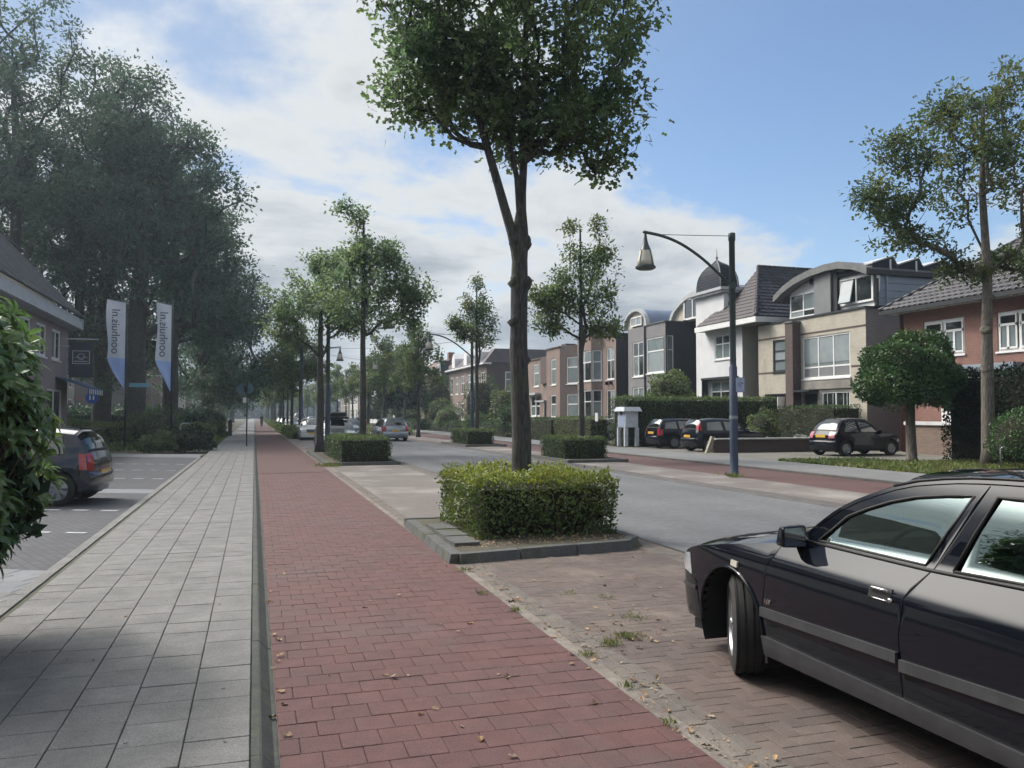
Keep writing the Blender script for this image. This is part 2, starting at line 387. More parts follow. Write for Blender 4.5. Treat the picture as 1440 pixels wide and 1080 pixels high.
for r in range(6):
    for c in range(-1, 12):
        x, y = lotp(.17 + .30 * c, 8.55 + .30 * r - .6)
        if y > 7.05: T.append((x - .05, y, .014 if r > 1 else .03, .294, .294, LA))
near = [t for t in T if t[2] < .02]; T2 = [t for t in T if t[2] > .02]
lay('band_tile', near, apron, G_['band'], 60); lay('tile', T2, apron, G_['tile'], 60)
# white dashes made of single light bricks
for yr, n in ((12.45, 9), (15.2, 10), (22.5, 12), (25.8, 13), (28.9, 14)):
    for c in range(n):
        x, y = lotp(.35 + .53 * c, yr)
        M().rbox(x, y, .004, .30, .10, .008, LA).build('bay_mark', G_['white'], lot)
# ------------------------------------------------------------------ houses
H_ = dict(
 red=brickmat('red_brick', (.27, .125, .10), (.215, .10, .08), (.22, .18, .15), stain=((.15, .08, .065), .9, .5, .8)),
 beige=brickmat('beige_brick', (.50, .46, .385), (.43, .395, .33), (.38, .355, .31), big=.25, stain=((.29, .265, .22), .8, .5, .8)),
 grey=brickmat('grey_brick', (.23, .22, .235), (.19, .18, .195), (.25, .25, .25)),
 dark=brickmat('shaded_dark_brick', (.065, .062, .072), (.05, .048, .056), (.045, .045, .05)),
 brown=brickmat('brown_brick', (.27, .195, .165), (.22, .16, .138), (.21, .18, .165), stain=((.16, .115, .10), .7, .5, .8)),
 plum=brickmat('plum_brick', (.115, .08, .075), (.085, .062, .06), (.10, .085, .08)),
 pink=brickmat('pink_brick', (.34, .22, .19), (.28, .18, .155), (.27, .23, .21)),
 white=mat('white_plaster', (.68, .69, .71), (.61, .62, .645), .8, .8, stain=((.46, .47, .48), .6, .55, .85)),
 cream=mat('cream_plaster', (.52, .48, .41), (.46, .43, .37), .8, .85),
 frame=mat('white_frame_paint', (.8, .8, .8), (.74, .75, .75), 4, .45),
 fascia=mat('weathered_white_wood', (.46, .48, .50), (.38, .40, .42), 3, .6),
 dkframe=mat('dark_frame_paint', (.03, .035, .04), None, rough=.4),
 glass=mat('window_glass', (.012, .016, .018), (.03, .035, .038), .7, .04, spec=1., ior=1.9),
 curtain=mat('curtained_glass', (.16, .20, .21), (.22, .26, .27), 1.3, .08, spec=1., ior=1.6),
 blind=mat('blind_glass', (.32, .36, .37), (.27, .31, .33), 2, .15, spec=.8),
 tile=mat('glazed_roof_tile', (.028, .029, .04), (.045, .043, .053), 1.5, .5, spec=.35, jit=.25),
 rtile=mat('brown_roof_tile', (.042, .031, .036), (.032, .026, .031), 1.5, .5, spec=.35, jit=.25),
 redtile=mat('red_roof_tile', (.17, .085, .06), (.12, .065, .05), 1.2, .7, jit=.2),
 zinc=mat('zinc_sheet', (.15, .19, .26), (.19, .23, .30), .8, .4, metal=.3, spec=.6),
 lead=mat('grey_weathered_metal', (.16, .165, .165), (.115, .12, .12), 2.5, .6, stain=((.22, .22, .2), 2, .5, .75)),
 slate=mat('dark_slate', (.016, .02, .03), (.024, .03, .042), 2, .65, spec=.2, jit=.2),
 panel=mat('grey_panel', (.20, .205, .215), (.17, .175, .185), 1.5, .6),
 clad=mat('pale_cladding', (.27, .33, .40), (.24, .30, .37), 1, .5, jit=.06),
 black=mat('black_trim', (.02, .022, .027), None, rough=.5),
 conc=mat('stained_concrete', (.30, .28, .25), (.19, .18, .165), 1.2, .85),
 blue=mat('blue_awning_cloth', (.05, .09, .20), (.04, .07, .16), 3, .8),
 lgrey=mat('light_stone', (.4, .4, .39), (.32, .32, .31), 3, .8),
)
class Fac:
    """vertical facade: origin (x,y), direction (ux,uy) along it, outward normal is to the RIGHT of that direction when flip=1"""
    def __init__(s, x, y, ux, uy, nx, ny): s.o = (x, y); s.u = (ux, uy); s.n = (nx, ny)
    def p(s, a, z, d=0.): return (s.o[0] + s.u[0] * a - s.n[0] * d, s.o[1] + s.u[1] * a - s.n[1] * d, z)
    def box(s, m, a0, a1, z0, z1, d0, d1):
        return m.hexa([s.p(a0, z0, d0), s.p(a1, z0, d0), s.p(a1, z0, d1), s.p(a0, z0, d1)], [s.p(a0, z1, d0), s.p(a1, z1, d0), s.p(a1, z1, d1), s.p(a0, z1, d1)])
def wall(par, F, a0, a1, z0, z1, holes, m, name='wall', rev=.14, label=None):
    k = M(); A = sorted({a0, a1, *[h[0] for h in holes], *[h[1] for h in holes]}); Z = sorted({z0, z1, *[h[2] for h in holes], *[h[3] for h in holes]})
    A = [a for a in A if a0 <= a <= a1]; Z = [z for z in Z if z0 <= z <= z1]
    for i in range(len(A) - 1):
        for j in range(len(Z) - 1):
            ca, cz = (A[i] + A[i + 1]) / 2, (Z[j] + Z[j + 1]) / 2
            if any(h[0] < ca < h[1] and h[2] < cz < h[3] for h in holes): continue
            k.quad(F.p(A[i], Z[j]), F.p(A[i + 1], Z[j]), F.p(A[i + 1], Z[j + 1]), F.p(A[i], Z[j + 1]))
    for h in holes:
        k.quad(F.p(h[0], h[2]), F.p(h[0], h[3]), F.p(h[0], h[3], rev), F.p(h[0], h[2], rev)); k.quad(F.p(h[1], h[2]), F.p(h[1], h[3]), F.p(h[1], h[3], rev), F.p(h[1], h[2], rev))
        k.quad(F.p(h[0], h[2]), F.p(h[1], h[2]), F.p(h[1], h[2], rev), F.p(h[0], h[2], rev)); k.quad(F.p(h[0], h[3]), F.p(h[1], h[3]), F.p(h[1], h[3], rev), F.p(h[0], h[3], rev))
    k.quad(F.p(a0, z0, rev + .1), F.p(a1, z0, rev + .1), F.p(a1, z1, rev + .1), F.p(a0, z1, rev + .1))
    return k.build(name, m, par, world=True, label=label)
def window(par, F, a0, a1, z0, z1, cols=(1,), rows=(1,), fm=None, gm=None, d=.07, fw=.06, sill=True, panes=True, name='window', cells=None, label=None):
    fm = fm or H_['frame']; gm = gm or H_['glass']; k = M()
    F.box(k, a0, a1, z0, z0 + fw, d - .03, d + .05); F.box(k, a0, a1, z1 - fw, z1, d - .03, d + .05)
    F.box(k, a0, a0 + fw, z0 + fw, z1 - fw, d - .03, d + .05); F.box(k, a1 - fw, a1, z0 + fw, z1 - fw, d - .03, d + .05)
    W, Hh = a1 - a0 - 2 * fw, z1 - z0 - 2 * fw; ca = [a0 + fw + W * x / sum(cols) for x in np.cumsum([0] + list(cols))]; cz = [z0 + fw + Hh * x / sum(rows) for x in np.cumsum([0] + list(rows))]
    for a in ca[1:-1]: F.box(k, a - fw * .42, a + fw * .42, z0 + fw, z1 - fw, d - .025, d + .045)
    for z in cz[1:-1]: F.box(k, a0 + fw, a1 - fw, z - fw * .42, z + fw * .42, d - .022, d + .04)
    if sill: F.box(k, a0 - .06, a1 + .06, z0 - .07, z0 - .002, -.06, d + .05)
    w_ = k.build(name, fm, par, world=True, label=label)
    if panes:
        for i in range(len(ca) - 1):
            for j in range(len(cz) - 1):
                g = gm[(i * 7 + j) % len(gm)] if isinstance(gm, list) else gm
                if g is H_['glass'] and random.random() < .38: g = random.choice([H_['curtain'], H_['blind'], H_['curtain']])
                p = M(); F.box(p, ca[i] + .004, ca[i + 1] - .004, cz[j] + .004, cz[j + 1] - .004, d + .01, d + .022); p.build('pane', g, w_, world=True)
    else:
        g = gm[0] if isinstance(gm, list) else gm
        p = M(); F.box(p, a0 + fw * .5, a1 - fw * .5, z0 + fw * .5, z1 - fw * .5, d + .01, d + .022); p.build('pane', g, w_, world=True)
    return w_
def trim(par, name, boxes, m, F=None, **k):
    q = M()
    for b in boxes: (F.box(q, *b) if F else q.box(*b))
    return q.build(name, m, par, world=True, **k)
def street(x, y0): return Fac(x, y0, 0, 1, -1, 0)        # a = distance towards +Y
def side(x0, y): return Fac(x0, y, 1, 0, 0, -1)           # a = distance towards +X
def abs_street(x): return Fac(x, 0, 0, 1, -1, 0)
def abs_side(y): return Fac(0, y, 1, 0, 0, -1)

def pantiles(par, A, B, C, D, m, nx=None, ny=None, tw=.30, th=.33, limit=300, poly=None, name='roof_tile', amp=1., stp=.03):
    """roof plane A(eave start) B(eave end) C(top at B side) D(top at A side); tiles inside the 4-gon"""
    A, B, C, D = map(Vector, (A, B, C, D)); e = (B - A); Lh = e.length; e.normalize()
    nrm = e.cross(D - A).normalized()
    if nrm.z < 0: nrm = -nrm
    upv = nrm.cross(e).normalized()
    if upv.z < 0: upv = -upv
    P2 = [((p - A).dot(e), (p - A).dot(upv)) for p in (A, B, C, D)]
    k = M(); k.quad(*[tuple(p - nrm * .03) for p in (A, B, C, D)]); base = k.build('roof_deck', H_['black'], par, world=True)
    def xr(v):
        xs = []
        for i in range(4):
            (x1, y1), (x2, y2) = P2[i], P2[(i + 1) % 4]
            if (y1 - v) * (y2 - v) <= 0 and y1 != y2: xs.append(x1 + (x2 - x1) * (v - y1) / (y2 - y1))
        return (min(xs), max(xs)) if len(xs) > 1 else (0, 0)
    top = max(p[1] for p in P2); tiles = []; r = 0
    while (r + .6) * th < top:
        lo, hi = xr((r + .5) * th); c = math.ceil(lo / tw - .3)
        while (c + .7) * tw < hi: tiles.append((c * tw, r * th)); c += 1
        r += 1
    prof = [(0, .012), (.06, .0), (.12, .004), (.19, .04), (.24, .055), (.29, .035), (.305, .012)]
    me = bpy.data.meshes.new(name); V = []; Fc = []
    for (q, dz) in ((0, stp), (th * 1.08, 0)):
        for (x, z) in prof: V.append((x, q, z * amp + dz))
    for (x, z) in prof: V.append((x, 0, z))
    n = len(prof)
    for i in range(n - 1): Fc.append((i, i + 1, n + i + 1, n + i)); Fc.append((2 * n + i, 2 * n + i + 1, i + 1, i))
    Mx = Matrix((( e.x, upv.x, nrm.x), (e.y, upv.y, nrm.y), (e.z, upv.z, nrm.z)))
    offp = OFF.get(par.name, Vector())
    me.from_pydata([tuple(Mx @ Vector(v)) for v in V], [], Fc); me.materials.append(m)
    me.polygons.foreach_set('use_smooth', [True] * len(Fc)); me.set_sharp_from_angle(angle=radians(50))
    tiles.sort(key=lambda t: (A + e * t[0] + upv * t[1]).length); BV = []; BF = []
    for i, (x, y) in enumerate(tiles):
        pos = A + e * x + upv * y + nrm * random.uniform(0, .006) - offp
        if i < limit:
            o = bpy.data.objects.new(name, me); COL.objects.link(o); o.parent = par; o.location = pos
        else:
            b = len(BV); BV += [tuple(Mx @ Vector(v) + pos) for v in V]; BF += [tuple(b + q for q in f) for f in Fc]
    if BV: npmesh('roof_tiles_field', BV, BF, m, par, smooth=False, kind='stuff')
def ridge(par, P, Q, m, r=.1, step=.35):
    P, Q = Vector(P), Vector(Q); n = max(1, int((Q - P).length / step)); k = M()
    for i in range(n):
        a = P.lerp(Q, i / n); b = P.lerp(Q, (i + 1.12) / n); k.tube([a, b], [r, r * .85], 8)
    k.build('ridge', m, par, world=True, smooth=True)

# ---- red brick house (right)
h = empty('brick_house', (27, 22, 0), 0, 'red brick house with black glazed tile hip roof and white windows behind the dark hedge', 'house')
F = abs_street(27)
w1 = (25.62, 27.7, 4.08, 5.56); w2 = (21.4, 24.1, 4.04, 5.54)
wall(h, F, 10, 28.8, 0, 6.1, [w1, w2, (21.5, 24, .9, 2.9)], H_['red'])
wall(h, abs_side(28.8), 27, 36, 0, 6.1, [], H_['red'])
trim(h, 'wall_core', [(27.3, 36, 10, 28.75, 0, 6.05)], H_['black'])
for (a0, a1, z0, z1), n in ((w1, 2), (w2, 3)):
    wd = (a1 - a0) / n; k = M()
    wn = window(h, F, a0, a1, z0, z1, [1] * n, (1,), fw=.11, panes=False, gm=H_['glass'])
    for i in range(n):
        q0, q1 = a0 + wd * i + .07, a0 + wd * (i + 1) - .07
        fr = M(); zt = z1 - .5
        for b in ((q0, q1, zt - .05, zt + .05), (q0, q0 + .06, z0 + .08, z1 - .08), (q1 - .06, q1, z0 + .08, z1 - .08), ((q0 + q1) / 2 - .05, (q0 + q1) / 2 + .05, z0 + .08, zt - .05), (q0 + .06, q1 - .06, z1 - .16, z1 - .08), (q0 + .06, q1 - .06, z0 + .08, z0 + .15)):
            F.box(fr, *b, .0, .06)
        fr.build('casement', H_['frame'], wn, world=True)
        for (p0, p1, r0, r1) in ((q0 + .06, q1 - .06, zt + .05, z1 - .16), (q0 + .06, (q0 + q1) / 2 - .05, z0 + .15, zt - .05), ((q0 + q1) / 2 + .05, q1 - .06, z0 + .15, zt - .05)):
            p = M(); F.box(p, p0, p1, r0, r1, .03, .045); p.build('pane', H_['curtain'] if r0 < 5 else H_['glass'], wn, world=True)
window(h, F, 21.5, 24, .9, 2.9, (1, 1), (2, 1))
trim(h, 'bay_roof', [(26.0, 26.99, 22.6, 26.2, 3.25, 3.55)], H_['clad'])
trim(h, 'bay', [(26.15, 26.99, 22.8, 26.0, 0, 3.24)], H_['frame'])
trim(h, 'gutter', [(26.28, 26.44, 9.5, 29.5, 6.02, 6.2)], H_['black'])
trim(h, 'soffit', [(26.44, 27.5, 9.5, 29.4, 6.06, 6.12)], H_['cream'])
for i in range(9): trim(h, 'soffit_light', [(26.6, 26.7, 15.2 + 1.55 * i, 15.3 + 1.55 * i, 5.99, 6.055)], H_['lgrey'])
ap = (31.4, 24.4, 9.8)
pantiles(h, (26.3, 9.5, 6.2), (26.3, 29.5, 6.2), ap, (31.4, 9.5, 9.8), H_['tile'])
k = M(); k.quad((26.3, 29.5, 6.2), (36, 29.5, 6.2), (36, 24.4, 9.8), ap); k.build('roof', H_['tile'], h, world=True)
ridge(h, (26.3, 29.5, 6.24), ap, H_['tile'], .11)
lw = empty('garden_wall', (25.9, 26, 0), 0, 'low brown brick wall with white coping behind the round tree', 'wall')
wall(lw, abs_street(25.9), 24.2, 27.6, 0, 1.22, [], brickmat('garden_brick', (.24, .165, .13), (.17, .12, .10), (.2, .18, .15)), 'brickwork')
trim(lw, 'brick_back', [(26.2, 26.35, 24.2, 27.6, 0, 1.2)], H_['brown']); trim(lw, 'coping', [(25.82, 26.45, 24.15, 27.65, 1.222, 1.36)], H_['white'])

# ---- beige brick house
h = empty('beige_house', (27, 35, 0), 0, 'beige brick house with flat front, grey barrel roof storey and blue clad side', 'house')
wa = (32.2, 35.76, 3.47, 5.62); wb = (37.17, 38.27, 3.97, 5.7); wg = (32.28, 34.31, 1.0, 2.79); dr = (34.6, 35.75, 0, 2.79); wgl = (36.94, 39.09, .1, 2.78)
wall(h, F, 31.13, 39.62, 0, 6.6, [wa, wb, wg, dr, wgl], H_['beige'])
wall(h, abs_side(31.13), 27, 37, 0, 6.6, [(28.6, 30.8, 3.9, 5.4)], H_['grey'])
window(h, abs_side(31.13), 28.6, 30.8, 3.9, 5.4, (1, 1), (1, 1), H_['dkframe'])
trim(h, 'wall_core', [(27.3, 37, 31.4, 39.62, 0, 6.55)], H_['black'])
trim(h, 'parapet_coping', [(26.94, 37, 31.07, 39.66, 6.602, 6.70)], H_['dkframe'])
trim(h, 'brick_band', [(a, b, z, z + .09, -.012, .02) for a, b, z in ((31.13, 35.87, 5.76),)], H_['plum'], F)
for a, b, z in ((36.52, 39.62, 5.78), (36.52, 37.1, 3.9), (38.35, 39.62, 3.9), (31.13, 32.12, 3.9)): trim(h, 'brick_band', [(a, b, z, z + .09, -.012, .02)], H_['plum'], F)
n = window(h, F, *wa, (1, 1, 1), (.62, 1.9), fw=.09, gm=H_['curtain'], panes=False)
for i in range(3):
    q0 = 32.29 + i * 1.135
    for z0, z1, g in ((4.25, 5.5, 'blind'), (3.56, 4.13, 'panel')):
        p = M(); F.box(p, q0 + .04, q0 + 1.07, z0, z1, .065, .078); p.build('pane', H_[g], n, world=True)
window(h, F, *wb, (1,), (1, 1, 1), H_['dkframe'], [H_['curtain'], H_['blind']], fw=.09)
window(h, F, *wg, (1, 1), (1,), gm=H_['glass'], fw=.08)
trim(h, 'curtain', [(a, a + .06, 1.1, 2.7, .06, .07) for a in (32.5, 32.75, 33.5, 33.9)], H_['blind'], F)
dd = trim(h, 'door', [(34.65, 35.7, 0, 2.7, .1, .16)], H_['dkframe'], F); trim(dd, 'handle', [(35.5, 35.55, .9, 1.3, .04, .1)], H_['lgrey'], F)
window(h, F, *wgl, (1, 1), (1,), H_['dkframe'], H_['glass'])
trim(h, 'open_casement', [(26.55, 26.98, 37.25, 37.3, 1.95, 2.6)], H_['frame'])
trim(h, 'lintel', [(32.1, 35.78, 2.93, 3.34, -.10, .05)], H_['conc'], F)
trim(h, 'chimney', [(26.5, 26.985, 35.88, 36.5, 0, 6.42)], H_['plum'])
trim(h, 'chimney_cap', [(26.45, 27.03, 35.83, 36.55, 6.425, 6.5)], H_['lead'])
trim(h, 'door_canopy', [(26.4, 26.98, 34.5, 35.87, 2.8, 2.9)], H_['dkframe'])
# third storey
Fu = abs_street(27.35); arc = [(38.0, 8.1), (37.2, 8.5), (36.2, 8.82), (35, 9.02), (33.8, 9.1), (32.8, 9.06), (31.8, 8.84), (30.85, 8.46)]
k = M()
for i in range(len(arc) - 1):
    (a, z), (b, y) = arc[i], arc[i + 1]; x0 = 26.85
    k.hexa([(x0, a, z - .34), (37, a, z - .34), (37, b, y - .34), (x0, b, y - .34)], [(x0, a, z), (37, a, z), (37, b, y), (x0, b, y)])
k.build('barrel_roof', H_['lead'], h, world=True, smooth=True, angle=30)
k = M()
k.prism([(27.42, 30.95, 6.7)] + [(27.42, 37.35, 6.7)] + [(27.42, a, z - .345) for a, z in arc[1:]], (.2, 0, 0)); k.build('upper_wall', H_['frame'], h, world=True)
window(h, Fu, 34.95, 37.15, 6.75, 8.02, (1, 1), (.35, 1), fw=.08, gm=[H_['glass'], H_['glass'], H_['glass'], H_['blind']], d=0.0, sill=False)
window(h, Fu, 31.0, 33.25, 6.95, 8.25, (1, 1), (1,), fw=.1, d=0.0, sill=False, gm=H_['glass'])
k = M(); k.hexa([(27.05, 32.25, 7.05), (27.12, 32.25, 7.02), (27.12, 33.05, 7.02), (27.05, 33.05, 7.05)], [(27.28, 32.25, 8.1), (27.34, 32.25, 8.1), (27.34, 33.05, 8.1), (27.28, 33.05, 8.1)]); k.build('tilted_window', H_['blind'], h, world=True)
trim(h, 'panel', [(27.1, 27.4, 33.65, 34.9, 6.7, 8.72)], H_['panel']); trim(h, 'panel', [(27.2, 27.4, 33.3, 33.62, 6.7, 8.7)], H_['black'])
for i in range(4): trim(h, 'cladding_board', [(27.55, 37, 30.9 + .004 * i, 30.98, 6.72 + .355 * i, 7.055 + .355 * i)], H_['clad'])
trim(h, 'cladding_frame', [(27.5, 37, 30.98, 31.1, 6.7, 8.13), (27.40, 27.54, 30.86, 31.0, 6.7, 8.13)], H_['dkframe'])
trim(h, 'downpipe', [(27.95, 28.03, 30.8, 30.88, 6.8, 8.1)], H_['clad'])
trim(h, 'roof_fascia', [(26.9, 37, 30.75, 31.1, 8.14, 8.36)], H_['black'])
for i in range(4):
    x0 = 27.2 + 1.5 * i
    k = M(); k.prism([(x0, 30.9, 8.37), (x0 + 1.65, 30.9, 8.37), (x0 + 1.25, 30.9, 9.04), (x0 + .05, 30.9, 8.64)], (0, 4.5, 0)); s_ = k.build('rooflight', H_['slate'], h, world=True)
    k = M(); k.prism([(x0, 30.86, 8.65), (x0 + 1.27, 30.86, 9.06), (x0 + 1.27, 30.86, 9.12), (x0, 30.86, 8.71)], (0, 4.6, 0)); k.build('edge_trim', H_['fascia'], s_, world=True)
    k = M(); k.box(x0 + 1.0, x0 + 1.06, 30.84, 30.9, 8.4, 8.9); k.build('post', H_['frame'], s_, world=True)

# ---- white house with turret
h = empty('white_house', (27, 43, 0), 0, 'white plastered house with dark pointed dome turret and brown tiled hip roof', 'house')
Ft = abs_street(27)
wu = (41.9, 44.2, 5.02, 6.5); wl = (41.9, 44.7, 1.6, 3.7)
wall(h, Ft, 41.2, 46.4, 0, 7.05, [wu, wl], H_['white'])
k = M(); k.prism([(27, 46.4, 7.052), (27, 46.4, 9.05), (27, 43.1, 9.05), (27, 43.1, 8.1), (27, 45.3, 7.052)], (.3, 0, 0)); k.build('turret_wall', H_['white'], h, world=True)
wall(h, abs_side(41.2), 27, 36, 0, 7.0, [(28, 28.9, 2.4, 3.5)], H_['cream'])  # same white house: shade on this side put into a duller cream
window(h, abs_side(41.2), 28, 28.9, 2.4, 3.5)
trim(h, 'wall_core', [(27.35, 36, 41.5, 46.4, 0, 7)], H_['black']); trim(h, 'turret_back', [(27.3, 28.4, 43.4, 46.35, 7.05, 9.05)], H_['white'])
window(h, Ft, *wu, (.8, 1, 1), (1, .55), fw=.08); window(h, Ft, *wl, (.6, 1, 1), (1, .4), fw=.08)
trim(h, 'window_canopy', [(26.55, 26.98, 41.6, 45.1, 3.78, 3.92), (26.6, 26.98, 45.0, 45.1, 1.2, 3.78)], H_['dkframe'])
trim(h, 'fascia', [(26.25, 26.4, 38.75, 45.3, 6.78, 7.08), (26.4, 36, 38.75, 38.9, 6.78, 7.08)], H_['frame'])
trim(h, 'soffit', [(26.4, 27.3, 38.9, 45.3, 6.80, 6.86), (27.3, 36, 38.9, 41.4, 6.80, 6.86)], H_['lgrey'])
trim(h, 'cornice', [(26.75, 28.5, 42.95, 46.6, 9.06, 9.2), (26.65, 28.6, 42.85, 46.7, 9.2, 9.38)], H_['fascia'])
pantiles(h, (26.3, 38.75, 7.1), (26.3, 45.25, 7.1), (27.9, 43.12, 8.925), (29.5, 43.12, 10.75), H_['rtile'], tw=.30, th=.32)
pantiles(h, (36.5, 38.75, 7.1), (26.3, 38.75, 7.1), (29.5, 43.2, 10.75), (36.5, 43.2, 10.75), H_['tile'], tw=.36, th=.36, limit=120, amp=.35, stp=.06)
ridge(h, (26.3, 38.75, 7.15), (29.5, 43.2, 10.8), H_['rtile'], .11); ridge(h, (29.5, 43.2, 10.8), (36.5, 43.2, 10.8), H_['tile'], .1)
k = M(); cx_, cy_ = 27.62, 44.85; pr = [(1, 0), (1.0, .35), (.96, .7), (.87, 1.02), (.72, 1.3), (.5, 1.55), (.22, 1.75), (.05, 1.92)]
for i in range(len(pr) - 1):
    (a, z), (b, y) = pr[i], pr[i + 1]; sx, sy = .62, 1.3
    ca = [(-sx, -sy), (sx, -sy), (sx, sy), (-sx, sy)]
    for j in range(4):
        p, q = ca[j], ca[(j + 1) % 4]
        k.quad((cx_ + p[0] * a, cy_ + p[1] * a, 9.4 + z), (cx_ + q[0] * a, cy_ + q[1] * a, 9.4 + z), (cx_ + q[0] * b, cy_ + q[1] * b, 9.4 + y), (cx_ + p[0] * b, cy_ + p[1] * b, 9.4 + y))
dm = k.build('dome', H_['slate'], h, world=True)
for sx, sy in ((-.62, -1.4), (.62, -1.4), (.62, 1.4), (-.62, 1.4)):
    M().tube([(cx_ + sx * a, cy_ + sy * a, 9.4 + z) for a, z in pr], .045, 6).build('rib', H_['lead'], dm, world=True, smooth=True)
for j in range(9):
    z = .15 + j * .17; a = np.interp(z, [p[1] for p in pr], [p[0] for p in pr])
    trim(dm, 'slate_course', [(cx_ - .62 * a - .012, cx_ - .62 * a + .05, cy_ - 1.36 * a, cy_ + 1.36 * a, 9.4 + z, 9.4 + z + .02), (cx_ - .6 * a, cx_ + .6 * a, cy_ - 1.4 * a - .012, cy_ - 1.4 * a + .05, 9.4 + z, 9.4 + z + .02)], H_['dkframe'])
M().lathe([(.02, 0), (.1, .05), (.04, .12), (.09, .22), (.03, .32), (.012, .8), (.001, .82)], (cx_, cy_, 11.28), 10).build('finial', H_['lead'], h, world=True, smooth=True)

# ---- dark brick house with barrel dormers
h = empty('dark_brick_house', (27, 53, 0), 0, 'grey brick house with side wall coloured dark as shade, zinc barrel dormers and white corner window', 'house')
wA = (53.87, 55.6, 4.47, 7.05); wB = (50.64, 53.4, 4.6, 7.15); wC = (53.87, 55.7, 1.3, 3.7); wD = (50.64, 53.4, 1.2, 3.65)
wall(h, F, 50.5, 56.4, 0, 8.1, [wA, wB, wC, wD], H_['grey'])
Fs = abs_side(50.5); sB = (27.1, 27.62, 4.6, 7.15); sD = (27.1, 27.62, 1.2, 3.65)
wall(h, Fs, 27, 28.3, 0, 8.1, [sB, sD], H_['dark']); wall(h, abs_side(50.3), 28.3, 36, 0, 8.15, [], H_['dark'])  # side walls darker than the front: shade put into the brick colour
trim(h, 'wall_core', [(27.35, 36, 50.8, 56.3, 0, 8.0)], H_['black'])
window(h, F, *wA, (1, 1), (1.5, 1), fw=.1); window(h, F, *wB, (1,), (1.7, 1), fw=.11, gm=[H_['blind'], H_['curtain']])
window(h, F, *wC, (1, 1), (1,), fw=.1); window(h, F, *wD, (1, 1), (1.6, 1), fw=.1)
window(h, Fs, *sB, (1,), (1.6, 1), fw=.06, gm=H_['curtain']); window(h, Fs, *sD, (1,), (1.6, 1), fw=.06)
trim(h, 'downpipe', [(26.9, 26.98, 53.5, 53.6, 1, 8.1)], H_['black'])
trim(h, 'parapet_trim', [(26.93, 28.3, 50.43, 53.5, 8.102, 8.17), (28.3, 36, 50.22, 50.42, 8.152, 8.22)], H_['lead'])
def barrel(par, yc, ry, zb, rz, x0, x1, mroof, mtrim, a0=0., a1=pi, n=18, th=.16):
    k = M()
    for i in range(n):
        t, u = a0 + (a1 - a0) * i / n, a0 + (a1 - a0) * (i + 1) / n
        k.quad((x0 + .1, yc + ry * cos(t), zb + rz * sin(t)), (x1, yc + ry * cos(t), zb + rz * sin(t)), (x1, yc + ry * cos(u), zb + rz * sin(u)), (x0 + .1, yc + ry * cos(u), zb + rz * sin(u)))
    r_ = k.build('barrel_roof', mroof, par, world=True, smooth=True)
    k = M()
    for i in range(n):
        t, u = a0 + (a1 - a0) * i / n, a0 + (a1 - a0) * (i + 1) / n; f = lambda t, e: (yc + (ry + e) * cos(t), zb + (rz + e) * sin(t))
        A, B, C_, D = f(t, -th), f(u, -th), f(u, .05), f(t, .05)
        k.hexa([(x0, *A), (x0, *B), (x0, *C_), (x0, *D)], [(x0 + .3, *A), (x0 + .3, *B), (x0 + .3, *C_), (x0 + .3, *D)])
    k.build('arch_trim', mtrim, r_, world=True)
    k = M(); k.prism([(x0 + .25, yc + (ry - th) * cos(a0 + (a1 - a0) * i / n), zb + (rz - th) * sin(a0 + (a1 - a0) * i / n)) for i in range(n + 1)] + ([(x0 + .25, yc, zb)] if a1 - a0 < 3 else []), (.1, 0, 0)); k.build('dormer_wall', H_['cream'], r_, world=True)
barrel(h, 55.2, 1.95, 8.1, 1.4, 26.9, 34, H_['zinc'], H_['fascia'])
window(h, abs_street(27.05), 54.2, 56.0, 8.25, 8.95, (1, 1), (1,), fw=.09, d=0, gm=H_['blind'], sill=False)
barrel(h, 47.4, 5.2, 8.1, 2.05, 28.4, 34, H_['zinc'], H_['fascia'], pi * 0., pi, 24, .22)
window(h, abs_street(28.5), 46.6, 50.6, 8.2, 9.7, (.5, 1, 1, 1), (1,), fw=.13, d=0, sill=False)

# ---- brown brick terrace
def angled(p, q):      # facade from p to q, outward normal facing the street/camera side
    dx, dy = q[0] - p[0], q[1] - p[1]; l = sqrt(dx * dx + dy * dy); ux, uy = dx / l, dy / l
    nx, ny = -uy, ux
    if nx * -1 + ny * -.3 < 0: nx, ny = -nx, -ny
    return Fac(p[0], p[1], ux, uy, nx, ny), l
h = empty('brown_brick_house', (27, 62, 0), 0, 'brown brick house with two storey white bay window beside the dark brick house', 'house', )
r1 = (58.95, 60.4, 4.47, 7.0); r2 = (58.9, 60.45, 1.3, 3.65)
wall(h, F, 58.6, 61.2, 0, 8.0, [r1, r2], H_['brown']); wall(h, abs_side(58.6), 27, 36, 0, 8.0, [], H_['dark'])  # brown front, but the side's shade is painted in with darker brick
window(h, F, *r1, (1, 1), (1.6, 1), fw=.09); window(h, F, *r2, (1, 1), (1,), fw=.09)
trim(h, 'wall_core', [(27.4, 36, 58.9, 65.7, 0, 7.9)], H_['black'])
for (p, q) in (((27, 61.2), (26.3, 61.9)), ((26.3, 61.9), (26.3, 64.9)), ((26.3, 64.9), (27, 65.6))):
    Fb, l = angled(p, q); o1, o2 = (.08, l - .08, 4.45, 6.95), (.08, l - .08, 1.2, 3.7)
    wall(h, Fb, 0, l, 0, 8.15, [o1, o2], H_['brown'], 'bay_wall')
    c = (1, 1) if l > 2 else (1,)
    window(h, Fb, *o1, c, (1.7, 1), fw=.09, gm=[H_['glass'], H_['curtain']]); window(h, Fb, *o2, c, (1.7, 1), fw=.09)
